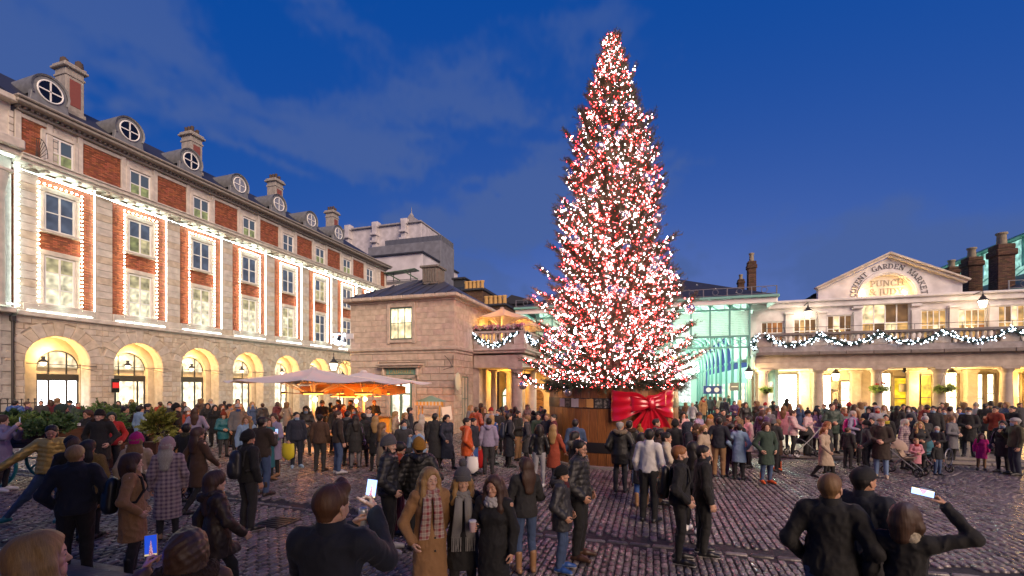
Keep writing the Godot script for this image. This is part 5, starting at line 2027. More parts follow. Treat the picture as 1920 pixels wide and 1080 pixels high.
func brick_dark() -> StandardMaterial3D:
	brick_mat()
	return mat("brick_dark",Color(0.13,0.085,0.055),0.9,{"tex": brick_mat().albedo_texture,"scale": Vector3(0.55,0.55,0.55)})

# ---------------------------------------------------------------- the lit tree

const TREE := Vector3(-1.42,0,-17.5)

func tree_radius(h: float) -> float:
	var prof := [[2.2,2.8],[3.3,3.2],[5.1,2.72],[7.1,2.36],[8.7,1.98],[10.1,1.72],[11.1,1.5],[12.1,1.16],[13.1,0.94],[14.1,0.66],[15.1,0.3],[15.9,0.06]]
	for k in prof.size() - 1:
		if h <= prof[k+1][0]:
			return lerpf(prof[k][1],prof[k+1][1],clampf((h - prof[k][0])/(prof[k+1][0] - prof[k][0]),0,1))
	return 0.05

func make_tree() -> void:
	var r := RandomNumberGenerator.new()
	r.seed = 2024
	var T := thing("fir_tree","giant fir tree covered in red and white lights in the wooden barrel","tree",TREE)
	var bark := mat("bark",Color(0.05,0.03,0.018),0.9)
	var tm := MB.new()
	tm.tube([Vector3(0,2.2,0),Vector3(0.03,6,0),Vector3(0,10,0.02),Vector3(0,14,0),Vector3(0.02,15.8,0)],[0.3,0.24,0.16,0.07,0.02],12)
	obj("trunk",tm,bark,T)
	var limbs := MB.new()
	var tfs := [[],[],[]]
	var white_pts := []
	var red_pts := []
	var hang := []
	var n := 640
	for k in n:
		var f := pow((k+0.5)/n,0.86)
		var h := lerpf(2.35,15.7,f)
		var az := k*2.39996+r.randf_range(-0.3,0.3)
		var rad := tree_radius(h)*r.randf_range(0.66,1.0)
		if r.randf() < 0.1: rad *= r.randf_range(1.08,1.32)
		var dens := r.randf_range(0.45,1.5)*lerpf(0.78,1.0,f)
		var rise := lerpf(-0.1,0.62,smoothstep(0.0,0.9,f))+r.randf_range(-0.1,0.12)
		var out := Vector3(cos(az),0,sin(az))
		var side := Vector3(-sin(az),0,cos(az))
		var path := []
		var m := 5
		for q in m+1:
			var u := q/float(m)
			path.append(Vector3(0,h - rad*rise*0.55,0)+out*rad*u+Vector3(0,rad*(rise*u*0.9+0.16*u*u - 0.12*sin(PI*u)),0)+side*0.06*sin(u*5.0+k))
		var rr := []
		for q in m+1: rr.append(lerpf(0.018+rad*0.008,0.005,q/float(m)))
		limbs.tube(path,rr,4,false)
		var steps := int(rad/0.1)+2
		for q in steps:
			var u := 0.16+0.84*(q+r.randf())/steps
			var g := u*m
			var gi := mini(int(g),m - 1)
			var p: Vector3 = path[gi].lerp(path[gi+1],g - gi)
			var d: Vector3 = (path[gi+1] - path[gi]).normalized()
			for s in 3:
				var sd := (1.0 if s % 2 else -1.0)*r.randf_range(0.35,1.0)
				var dir := d+side*sd*(1.05 - 0.6*u)+Vector3(0,r.randf_range(-0.4,0.35),0)
				tfs[r.randi() % 3].append(look(p,dir,r.randf_range(0.65,1.15)*(0.62 if h > 13.5 else 1.0),r.randf_range(-0.5,0.5)))
			tfs[0].append(look(p,d+Vector3(0,0.15,0),0.8,0))
			var lights := 1 if r.randf() < (0.4+0.5*u)*dens else 0
			if r.randf() < 0.75*dens*u: lights += 1
			if r.randf() < 0.5*dens: lights += 1
			for s in lights:
				var lp := p+side*r.randf_range(-0.3,0.3)*(1.05 - 0.5*u)+Vector3(0,r.randf_range(-0.1,0.16),0)+d*0.05
				if r.randf() < 0.42: white_pts.append(lp)
				else: red_pts.append(lp)
		if (r.randf() < 0.8): (red_pts if r.randf() < 0.55 else white_pts).append(path[m]+out*0.05)
		if k % 4 == 1 and h < 14.6 and out.dot(Vector3(0.08,0,1)) > -0.1: hang.append([path[m - 1].lerp(path[m],r.randf_range(0.2,0.9)),h])
	for k in 26:                                # leader shoot
		tfs[0].append(look(Vector3(0,14.8+k*0.042,0),Vector3(r.randf_range(-1,1),1.4,r.randf_range(-1,1)),0.42,0))
		if k % 2: white_pts.append(Vector3(r.randf_range(-0.08,0.08),15.0+k*0.036,r.randf_range(-0.08,0.08)))
	obj("branches",limbs,bark,T).set_meta("kind","stuff")
	var needle := mat("fir_needles",Color(0.085,0.085,0.05),0.65,{"vcol": true,"back": Color(0.2,0.2,0.12)})
	for v in 3:
		var tints := []
		for k in tfs[v].size():
			var g := r.randf_range(0.5,1.25)
			tints.append(Color(g*r.randf_range(0.85,1.25),g,g*0.9))
		var mi := scatter(T,"crown",spray_mesh(22,0.46,50+v,0.009,0.05),tfs[v],needle,tints)
	var wl := thing("white_fairy_lights","thousands of white fairy lights strung over the fir tree","fairy lights",TREE)
	bulbs(wl,"bulbs",white_pts,0.019,glow("tree_bulb_white",Color(1.0,0.82,0.86),48.0))
	var rl := thing("red_fairy_lights","thousands of red fairy lights strung over the fir tree","fairy lights",TREE)
	bulbs(rl,"bulbs",red_pts,0.019,glow("tree_bulb_red",Color(1.0,0.035,0.035),32.0))
	for k in 6:
		var a := TAU*k/6+0.3
		omni("tree_light",TREE+Vector3(cos(a)*3.3,3.4+1.0*k,sin(a)*3.3),Color(1.0,0.62,0.66),1.2,0.3)
	# mirror baubles
	var mir := mat("mirror_bauble",Color(0.92,0.78,0.82),0.22,{"metal": 0.9})
	var dark := mat("bauble_cap",Color(0.3,0.28,0.25),0.35,{"metal": 0.8})
	var bm := MB.new()
	var rows := []
	for j in 13:
		var a := -PI/2+PI*j/12.0
		var ring := PackedVector3Array()
		for i in 18: ring.append(Vector3(cos(a)*sin(TAU*i/18),sin(a),cos(a)*cos(TAU*i/18))*0.17)
		rows.append(ring)
	bm.grid(rows,true,false)
	var ball := bm.mesh()
	var cm := MB.new()
	cm.lathe([Vector2(0.0,0.14),Vector2(0.04,0.14),Vector2(0.04,0.19),Vector2(0.0,0.19)],8)
	cm.tube([Vector3(0,0.19,0),Vector3(0,0.3,0)],0.006,4)
	var cap := cm.mesh()
	var count := 0
	for e in hang:
		if count >= 64: break
		var b := thing("mirror_bauble","silver mirror bauble hanging among the red and white lights of the fir","bauble",TREE+e[0]+Vector3(0,-0.22,0)+(e[0]*Vector3(1,0,1)).normalized()*0.16,r.randf()*TAU,"mirror baubles on the tree")
		obj("ball",ball,mir,b)
		obj("cap",cap,dark,b)
		count += 1

func make_barrel() -> void:
	var r := RandomNumberGenerator.new()
	r.seed = 12
	var T := thing("barrel_planter","huge round wooden barrel with black hoops that holds the tree","planter",TREE)
	var R := 2.3
	var woods := []
	for k in 4:
		var c: Color = [Color(0.36,0.14,0.035),Color(0.3,0.11,0.028),Color(0.42,0.17,0.045),Color(0.25,0.09,0.024)][k]
		woods.append(mat("barrel_wood_%d" % k,c,0.42,{"tex": noise_tex("wood_grain",0.03,0.55,1.0,5,40),"bump": noise_tex("wood_grain",0.03,0.55,1.0,5,40),"bump_scale": 0.4,"scale": Vector3(4.0,0.22,4.0),"coat": 0.25}))
	var n := 52
	for k in n:
		var a := TAU*(k+0.5)/n
		var m := MB.new()
		m.box(Vector3(0,1.33,0),Vector3(TAU*R/n - 0.006,2.6,0.06),0.008)
		var o := obj("stave",m,woods[r.randi() % 4],T)
		o.position = Vector3(sin(a)*(R+r.randf_range(-0.004,0.004)),0,cos(a)*R)
		o.rotation.y = a
	var black := mat("hoop_iron",Color(0.012,0.011,0.012),0.4)
	for y in [2.12,0.66]:
		var h := MB.new()
		h.lathe([Vector2(R+0.03,y - 0.17),Vector2(R+0.05,y - 0.17),Vector2(R+0.05,y+0.17),Vector2(R+0.03,y+0.17)],80)
		obj("hoop",h,black,T)
	var soil := MB.new()
	soil.lathe([Vector2(R - 0.03,2.45),Vector2(0.0,2.5)],40)
	obj("soil",soil,mat("soil",Color(0.02,0.014,0.01),0.9),T)
	# torn paper left on the upper hoop,at the left
	for k in 7:
		var a0 := -0.78+k*0.125
		var w := r.randf_range(0.09,0.13)
		var rows := []
		for q in 2:
			var row := PackedVector3Array()
			for s in 5:
				var a := a0+w*s/4.0
				row.append(Vector3(sin(a)*(R+0.056),2.12+(0.155 if q else -0.155)*r.randf_range(0.85,1.0),cos(a)*(R+0.056)))
			rows.append(row)
		var m := MB.new()
		m.grid(rows)
		obj("torn_paper",m,[mat("paper_grey",Color(0.3,0.27,0.25),0.7,{"tex": noise_tex("torn",0.03,0.05,1.0,3,60),"scale": Vector3(1.2,1.2,1.2)}),woods[2],mat("paper_lilac",Color(0.36,0.32,0.36),0.7),mat("paper_tan",Color(0.4,0.2,0.06),0.5)][[2,0,2,1,3,0,0][k]],T)
	var kb := MB.new()
	kb.lathe([Vector2(2.47,-0.05),Vector2(2.47,0.05),Vector2(2.45,0.07),Vector2(2.3,0.07)],60)
	obj("kerb_ring",kb,stone("kerb_pale",Color(0.22,0.2,0.19),0.6),T)
	# fir skirt round the barrel's rim
	var tfs := []
	for k in 620:
		var a := r.randf()*TAU
		tfs.append(look(Vector3(sin(a)*(R - 0.1+r.randf_range(-0.15,0.15)),2.66+r.randf_range(-0.02,0.2),cos(a)*(R+r.randf_range(-0.1,0.2))),Vector3(sin(a)+r.randf_range(-0.6,0.6),r.randf_range(-0.9,0.5),cos(a)+r.randf_range(-0.6,0.6)),r.randf_range(0.7,1.2),r.randf()*TAU))
	var sk := thing("fir_skirt","dark fir trimming round the barrel's rim under the tree","fir trimming",TREE)
	scatter(sk,"fir_sprays",spray_mesh(22,0.4,53,0.01,0.08),tfs,mat("fir_dark",Color(0.018,0.035,0.016),0.7))
	make_bow(R)

func make_bow(R: float) -> void:
	var to_eye := atan2(1.42,17.5)
	var yaw := to_eye+0.44
	var B := thing("ribbon_bow","big shiny red ribbon bow with long tails on the barrel's right","bow",TREE+Vector3(sin(yaw)*(R+0.1),2.12,cos(yaw)*(R+0.1)),yaw)
	var red := mat("red_vinyl",Color(0.42,0.004,0.018),0.3,{"coat": 0.7})
	for s in [-1.0,1.0]:
		var rows := []
		var nv := 30
		for j in nv:                              # a closed loop: out along the front,back along the rear
			var ang := TAU*j/(nv - 1.0)
			var row := PackedVector3Array()
			for i in 14:
				var v := i/13.0 - 0.5
				var u := 0.5 - 0.5*cos(ang)
				var depth := sin(ang)*0.2+0.14
				var w := lerpf(0.26,1.0,pow(u,0.7))
				var pleat := 0.05*sin(v*19.0+s)*(1.0 - u*0.75)+0.02*sin(v*7.0+u*6.0)
				var x: float = s*1.1*u
				row.append(Vector3(x,v*w+0.05*u - 0.1*u*u+0.03*sin(u*7.0+s),depth+pleat - 0.22*pow(absf(x),2.0)))
			rows.append(row)
		var m := MB.new()
		m.grid(rows)
		obj("loop",m,red,B)
		var r2 := []
		for j in nv:                              # smaller puffed loop in front
			var ang := TAU*j/(nv - 1.0)
			var row := PackedVector3Array()
			for i in 10:
				var v := i/9.0 - 0.5
				var u := 0.5 - 0.5*cos(ang)
				var w := lerpf(0.16,0.5,pow(u,0.8))
				row.append(Vector3(s*(0.62*u),v*w+(0.16 if s > 0 else 0.02)*u+0.02*sin(v*14.0+s*2.0),0.36+sin(ang)*0.16+0.03*sin(v*16.0)*(1.0 - u) - 0.12*u))
			r2.append(row)
		var m2 := MB.new()
		m2.grid(r2)
		obj("front_loop",m2,red,B)
	for k in 5:
		var dx: float = [-0.5,-0.22,0.08,0.34,0.6][k]
		var ln: float = [0.85,1.32,0.95,1.2,0.75][k]
		var rows := []
		for j in 16:
			var u := j/15.0
			var row := PackedVector3Array()
			for i in 8:
				var v := i/7.0 - 0.5
				row.append(Vector3(dx*pow(u,0.9)*1.05+v*lerpf(0.14,0.42,u)+0.03*sin(u*6.0+k),-ln*u - 0.08*absf(v)*u,0.36 - 0.28*u+0.05*sin(v*9.0+k)*(0.4+u*0.6)+0.02*k))
			rows.append(row)
		rows.reverse()
		var m := MB.new()
		m.grid(rows)
		obj("tail",m,red,B)
	var kn := MB.new()
	var rows := []
	for j in 9:
		var a := -PI/2+PI*j/8.0
		var ring := PackedVector3Array()
		for i in 18:
			var b := TAU*i/18
			var rr := 0.17*(1.0+0.08*sin(b*6.0))
			ring.append(Vector3(cos(a)*sin(b)*rr*0.9,sin(a)*0.19,0.42+cos(a)*cos(b)*rr*0.8))
		rows.append(ring)
	kn.grid(rows,true)
	obj("knot",kn,red,B)

# ---------------------------------------------------------------- parasols and the stalls under them

func parasol(called: String,label: String,at: Vector3,half: float,rim: float,apex: float,canvas: Material,turn: float,valance := 0.0,heaters := true) -> Node3D:
	var P := thing(called,label,"parasol",at,turn,"parasols")
	var corners := []
	for k in 8:
		var a := TAU*k/8+PI/8
		var rr := half/cos(PI/8)
		corners.append(Vector3(rr*sin(a),rim,rr*cos(a)))
	var top := Vector3(0,apex,0)
	for k in 8:
		var a: Vector3 = corners[k]
		var b: Vector3 = corners[(k+1) % 8]
		var m := MB.new()
		var rows := []
		for j in 6:
			var row := PackedVector3Array()
			for i in 6:
				var e := a.lerp(b,i/5.0)
				var u := j/5.0
				var p := top.lerp(e,1.0 - u*0.985)
				p.y -= 0.09*sin(PI*i/5.0)*(1.0 - u)+0.06*sin(PI*u)
				row.append(p)
			rows.append(row)
		m.grid(rows)
		if valance > 0.0:
			var vr := []
			for j in 2:
				var row := PackedVector3Array()
				for i in 6:
					var e := a.lerp(b,i/5.0)
					e.y -= 0.09*sin(PI*i/5.0)+(valance if j == 0 else 0.0)
					row.append(e)
				vr.append(row)
			m.grid(vr)
		obj("canopy_panel",m,canvas,P)
	var wood := mat("parasol_frame",Color(0.6,0.55,0.45),0.5)
	var pole := MB.new()
	pole.tube([Vector3(0,0.0,0),Vector3(0,apex+0.02,0)],0.055,10)
	pole.lathe([Vector2(0.45,0.0),Vector2(0.45,0.1),Vector2(0.1,0.14),Vector2(0.0,0.14)],16)
	obj("pole",pole,wood,P)
	var fin := MB.new()
	fin.lathe([Vector2(0.16,apex - 0.02),Vector2(0.1,apex+0.05),Vector2(0.0,apex+0.07)],10)
	obj("cap",fin,canvas,P)
	for k in 8:
		var m := MB.new()
		m.bar(top+Vector3(0,-0.1,0),corners[k]+Vector3(0,-0.03,0),0.035)
		m.bar(Vector3(0,rim - 0.55,0),top.lerp(corners[k],0.55)+Vector3(0,-0.08,0),0.03)
		obj("rib",m,wood,P)
	if heaters:
		for k in 4:
			var a := TAU*k/4+0.5
			var m := MB.new()
			var c := Vector3(sin(a)*1.0,rim - 0.42,cos(a)*1.0)
			var e := Vector3(cos(a),0,-sin(a))*0.36
			m.bar(c - e,c+e,0.12,0.07)
			m.bar(Vector3(0,rim - 0.5,0),c,0.03)
			var h := obj("heater",m,mat("heater_metal",Color(0.3,0.22,0.15),0.4,{"metal": 0.6}),P)
			var g := MB.new()
			g.bar(c - e*0.9+Vector3(0,-0.045,0),c+e*0.9+Vector3(0,-0.045,0),0.08,0.02)
			obj("glowing_lamp_bar",g,glow("heater_glow",Color(1.0,0.4,0.06),8.0),h)
		var b := MB.new()
		b.ball(Vector3(0.12,rim - 0.68,0.1),0.085,10,6)
		obj("lamp_bulb",b,glow("parasol_bulb",Color(1.0,0.66,0.25),22.0),P)
		omni("parasol_light",at+Vector3(0.12,rim - 0.68,0.1),Color(1.0,0.55,0.17),1.3,0.08)
	return P

func make_parasols() -> void:
	var canvas := mat("parasol_canvas",Color(0.6,0.56,0.52),0.8,{"back": Color(0.16,0.12,0.08)})
	var orange := mat("orange_canvas",Color(0.62,0.3,0.1),0.8,{"back": Color(0.7,0.36,0.12)})
	var p1 := spot(588,17.2)
	parasol("large_parasol","nearest wide cream parasol of the cafe with orange heaters beneath, left of the lodge",p1,2.75,2.62,3.1,canvas,0.2)
	var p2 := spot(682,19.2)
	parasol("large_parasol","second cream parasol reaching in front of the green sign door of the lodge",p2,2.6,2.6,3.06,canvas,0.1)
	var p3 := spot(668,21.0)
	parasol("large_parasol","orange lit parasol with a deep valance behind the two cream ones",p3,2.2,2.42,2.8,orange,-0.25,0.3)
	for k in 3:
		var at: Vector3 = [Vector3(-9.0,4.93,-27.4),Vector3(-7.8,4.93,-28.3),Vector3(-8.8,4.93,-30.4)][k]
		parasol("terrace_parasol",["front cream parasol on the terrace beside the lodge, lit from below","right hand cream parasol on the terrace half behind the tree","rear cream parasol on the terrace by the lodge wall"][k],at,[1.85,1.6,1.6][k],[1.95,1.5,1.75][k],[2.7,2.2,2.5][k],mat("terrace_canvas",Color(0.55,0.47,0.4),0.8,{"back": Color(0.6,0.42,0.25)}),0.15*k,0.0,false)
	for k in 3:
		var at: Vector3 = [Vector3(-9.3,6.35,-27.0),Vector3(-8.0,6.1,-28.2),Vector3(-9.2,6.6,-30.0)][k]
		var b := MB.new()
		b.ball(Vector3.ZERO,0.09,8,5)
		var l := thing("terrace_lamp",["globe lamp under the front terrace parasol","globe lamp under the right terrace parasol","globe lamp at the back of the terrace"][k],"lamp",at)
		obj("globe_lamp",b,glow("terrace_globe",Color(1.0,0.74,0.34),20.0),l)
		var st := MB.new()
		st.tube([Vector3(0,-1.5,0),Vector3(0,-0.08,0)],0.02,6)
		obj("stem",st,mat("dark_frame",Color(0.03,0.027,0.025),0.45),l)
		omni("terrace_light",at,Color(1.0,0.72,0.34),1.2,0.09)
	# cafe counter,tables
	var oak := mat("counter_yellow",Color(0.5,0.33,0.06),0.6)
	var cn := spot(709,21.2)
	var C := thing("cafe_counter","yellow fronted cafe counter under the orange parasol","counter",cn)
	var cm := MB.new()
	cm.box(Vector3(0,0.5,0),Vector3(1.5,1.0,0.5),0.02)
	obj("front",cm,oak,C)
	var ct := MB.new()
	ct.box(Vector3(0,1.03,0),Vector3(1.6,0.06,0.65),0.015)
	obj("top",ct,mat("counter_top",Color(0.12,0.08,0.05),0.4),C)
	for k in 4:
		var at: Vector3 = spot([497,531,628,738][k],[15.2,16.2,16.4,17.4][k])
		var tb := thing("cafe_table",["cafe table left of the near parasol","cafe table behind the people with masks","cafe table in the middle under the parasols","cafe table at the right under the second parasol"][k],"table",at,0.0,"cafe tables")
		var m := MB.new()
		m.lathe([Vector2(0.0,0.72),Vector2(0.36,0.72),Vector2(0.37,0.735),Vector2(0.36,0.75),Vector2(0.0,0.75)],20)
		obj("table_top",m,mat("table_top",Color(0.4,0.26,0.12),0.5),tb)
		var l := MB.new()
		l.tube([Vector3(0,0.02,0),Vector3(0,0.72,0)],0.03,8)
		for q in 4: l.bar(Vector3(0,0.06,0),Vector3(sin(TAU*q/4)*0.3,0.01,cos(TAU*q/4)*0.3),0.03)
		obj("pedestal",l,mat("dark_frame",Color(0.03,0.027,0.025),0.45),tb)

func spot(px: float,d: float) -> Vector3:     # ground point under a picture column at a depth
	var q := ray(px)
	return Vector3(q.x*d,ground_y(q.x*d),q.y*d)

# ---------------------------------------------------------------- carts,planters,pushchairs

func shrub(parent: Node3D,at: Vector3,w: float,h: float,sd: int,c: Color,n := 160,leaf := 0.03) -> void:
	var r := RandomNumberGenerator.new()
	r.seed = sd
	var tfs := []
	var tints := []
	for k in n:
		var d := Vector3(r.randf_range(-1,1),r.randf_range(-0.4,1),r.randf_range(-1,1)).normalized()
		tfs.append(look(at+d*Vector3(w,h,w)*r.randf_range(0.35,1.0),d+Vector3(r.randf_range(-0.6,0.6),r.randf_range(-0.3,0.6),r.randf_range(-0.6,0.6)),r.randf_range(0.7,1.2),r.randf()*TAU))
		var g := r.randf_range(0.6,1.5)
		tints.append(Color(g,g,g*0.8))
	var st := MB.new()
	for k in 5: st.tube([at - Vector3(0,h*0.6,0),at+Vector3(r.randf_range(-w,w),r.randf_range(0,h),r.randf_range(-w,w))*0.6],0.02,5)
	obj("stem",st,mat("bark",Color(0.05,0.03,0.018),0.9),parent)
	scatter(parent,"leaves",spray_mesh(9,0.26,sd+1,leaf,0.03),tfs,mat("shrub_%d" % int(c.g*1000),c,0.6,{"vcol": true,"back": Color(0.3,0.4,0.15)}),tints)

func make_street_things() -> void:
	var wood := mat("cart_wood",Color(0.1,0.04,0.022),0.6,{"tex": noise_tex("wood_grain",0.03,0.55,1.0,5,40),"scale": Vector3(3,3,0.3)})
	var teal := mat("teal_wheel",Color(0.02,0.2,0.2),0.5)
	var dark := mat("dark_frame",Color(0.03,0.027,0.025),0.45)
	# old wooden barrow full of plants at the left
	var at := spot(40,11.4)
	var C := thing("flower_barrow","old wooden market barrow with teal spoked wheels at the far left","cart",at,0.35)
	var b := MB.new()
	b.box(Vector3(0,0.98,0),Vector3(2.6,0.12,1.1),0.015)
	obj("bed",b,wood,C)
	for k in 4:
		var p := MB.new()
		if k < 2: p.box(Vector3(0,1.2,0.54 if k else -0.54),Vector3(2.6,0.32,0.05),0.01)
		else: p.box(Vector3(1.28 if k == 2 else -1.28,1.2,0),Vector3(0.05,0.32,1.05),0.01)
		obj("side_board",p,wood,C)
	for k in 2:
		var w := MB.new()
		var z := 0.64 if k else -0.64
		var pp := []
		for q in 25: pp.append(Vector3(0.5*cos(TAU*q/24),0.52+0.5*sin(TAU*q/24),z))
		w.tube(pp,0.035,6,false)
		for q in 10: w.bar(Vector3(0,0.52,z),Vector3(0.49*cos(TAU*q/10),0.52+0.49*sin(TAU*q/10),z),0.035)
		w.ball(Vector3(0,0.52,z),0.09,8,6)
		obj("wheel",w,teal,C)
	var hd := MB.new()
	for s in [-0.4,0.4]: hd.bar(Vector3(-1.2,0.95,s),Vector3(-2.1,1.05,s),0.06)
	for s in [-1.0,1.0]: hd.bar(Vector3(s*1.1,0.92,0.4),Vector3(s*1.1,0.0,0.4),0.06)
	obj("handle",hd,wood,C)
	for k in 5:
		var pl := thing("potted_shrub",["pale green laurel at the barrow's left end","tall dark shrub in the middle of the barrow","light green leafy shrub on the barrow","low bush at the barrow's right end with a wooden box","grey green bush at the back of the barrow"][k],"shrub",at+Vector3([-1.0,-0.4,0.3,1.0,0.2][k],1.2,[0.1,-0.1,0.15,0.0,-0.4][k]),0.0,"shrubs on the barrow")
		shrub(pl,Vector3(0,[0.16,0.24,0.18,0.14,0.24][k],0),0.4,[0.16,0.22,0.17,0.13,0.2][k],300+k,[Color(0.13,0.2,0.06),Color(0.04,0.09,0.04),Color(0.16,0.24,0.07),Color(0.07,0.13,0.05),Color(0.08,0.13,0.08)][k],190)
		var pt := MB.new()
		pt.lathe([Vector2(0.13,-0.14),Vector2(0.17,0.1),Vector2(0.0,0.1)],12)
		obj("pot",pt,mat("terracotta",Color(0.25,0.09,0.045),0.8),pl)
	var fl := thing("red_poinsettia","red poinsettia flower at the front of the barrow","flower",at+Vector3(-0.62,1.32,0.75))
	var fb := MB.new()
	for k in 10:
		var a := TAU*k/10
		var d := Vector3(cos(a),0.3+0.3*(k % 2),sin(a))
		var e := Vector3(-sin(a),0,cos(a))
		fb.quad(Vector3.ZERO,d*0.1 - e*0.05,d*0.19,d*0.1+e*0.05)
	obj("bracts",fb,mat("bloom_red",Color(0.4,0.02,0.02),0.6),fl)
	# bushes in boxes behind
	for k in 4:
		var e = [[192,13.5,0.5,1.0,Color(0.1,0.17,0.06)],[150,16.0,0.5,0.5,Color(0.05,0.1,0.05)],[298,14.2,0.35,0.8,Color(0.15,0.16,0.04)],[238,19.5,0.9,0.8,Color(0.035,0.06,0.02)]][k]
		var p := thing("boxed_bush",["round green bush in a wooden box behind the dark haired woman","wide dark bush in front of the bright white shop window","yellow green bush in a brown wooden planter","long low hedge in a box in front of the second arch"][k],"bush",spot(e[0],e[1]))
		var bx := MB.new()
		bx.box(Vector3(0,0.35,0),Vector3(e[2]*1.5,0.7,e[2]*1.5),0.02)
		obj("box",bx,wood,p)
		shrub(p,Vector3(0,0.7+e[3]*0.55,0),e[2],e[3]*0.6,330+k,e[4],260)
	# little market cart with a green pyramid roof by the lodge
	var ka := spot(808,20.6)
	var K := thing("display_cart","small cart with yellow posts and green pyramid roof against the lodge wall","cart",ka,0.2)
	var yel := mat("yellow_post",Color(0.55,0.3,0.05),0.5)
	var kb := MB.new()
	kb.box(Vector3(0,0.9,0),Vector3(1.0,0.5,0.6),0.02)
	obj("box",kb,mat("cream_sign",Color(0.55,0.5,0.33),0.5),K)
	for s in 4:
		var p := MB.new()
		p.box(Vector3(0.47*(1 if s % 2 else -1),1.2,0.27*(1 if s < 2 else -1)),Vector3(0.05,1.25,0.05),0.005)
		obj("post",p,yel,K)
	var kr := MB.new()
	var ap := Vector3(0,2.12,0)
	var kc := [Vector3(-0.62,1.85,0.42),Vector3(0.62,1.85,0.42),Vector3(0.62,1.85,-0.42),Vector3(-0.62,1.85,-0.42)]
	for q in 4: kr.tri(kc[q],kc[(q+1) % 4],ap)
	obj("roof",kr,mat("sage_paint",Color(0.16,0.27,0.2),0.5),K)
	for q in 16:
		var v := MB.new()
		v.box(Vector3(-0.58+q*0.0775,1.77,0.425),Vector3(0.066,0.17,0.012),0.004)
		obj("awning_flap",v,yel if q % 2 else mat("cream_flap",Color(0.5,0.45,0.36),0.7),K)
	for s in 2:
		var w := MB.new()
		var pp := []
		for q in 17: pp.append(Vector3(0.3*cos(TAU*q/16),0.32+0.3*sin(TAU*q/16),0.34 if s else -0.34))
		w.tube(pp,0.03,5,false)
		for q in 8: w.bar(Vector3(0,0.32,0.34 if s else -0.34),Vector3(0.29*cos(TAU*q/8),0.32+0.29*sin(TAU*q/8),0.34 if s else -0.34),0.02)
		w.bar(Vector3(0,0.32,0),Vector3(0,0.7,0),0.05)
		obj("wheel",w,yel,K)
	var mb_ := spot(838,19.8)
	var ME := thing("menu_board","white menu board tilted on a stand beside the lodge corner","menu board",mb_,0.3)
	var mm := MB.new()
	mm.t = Transform3D(Basis(Vector3(0,0,1),0.15)*Basis(Vector3(1,0,0),-0.2),Vector3(0,1.4,0))
	mm.box(Vector3.ZERO,Vector3(0.42,0.6,0.03),0.006)
	obj("board",mm,mat("menu_white",Color(0.6,0.56,0.46),0.6),ME)
	var ms := MB.new()
	ms.tube([Vector3(0,0,0),Vector3(0,1.3,-0.02)],0.025,6)
	ms.lathe([Vector2(0.2,0.0),Vector2(0.2,0.03),Vector2(0.0,0.03)],12)
	obj("stand",ms,dark,ME)
	# red banner on the second arch
	var rs := thing("red_shop_sign","small black and red square sign beside the second arch","sign",Vector3(-31.35,2.75,-19.75),PI/2)
	var rm := MB.new()
	rm.box(Vector3.ZERO,Vector3(0.42,0.85,0.06),0.01)
	obj("board",rm,mat("black_plastic",Color(0.01,0.01,0.011),0.2),rs)
	var rq := MB.new()
	rq.box(Vector3(0,0.02,0.035),Vector3(0.34,0.34,0.02),0.004)
	obj("mark",rq,mat("sign_red",Color(0.5,0.02,0.015),0.4,{"emit": Color(0.6,0.02,0.02),"energy": 0.6}),rs)
	pushchair("empty looking black pushchair in front of the woman in the white puffer coat",spot(1505,16.3)+Vector3(0,0.2,0),-1.2,Color(0.02,0.02,0.022))
	pushchair("black and silver pushchair by the girl in the pink coat",spot(1693,13.9),0.9,Color(0.3,0.22,0.17))
	pushchair("dark pushchair with a blue hatted toddler's seat beside the blonde woman",spot(1741,14.6),0.4,Color(0.02,0.1,0.14))
	pushchair("folded handled buggy behind the woman in the pink bobble hat",spot(292,9.6),2.2,Color(0.015,0.015,0.017))

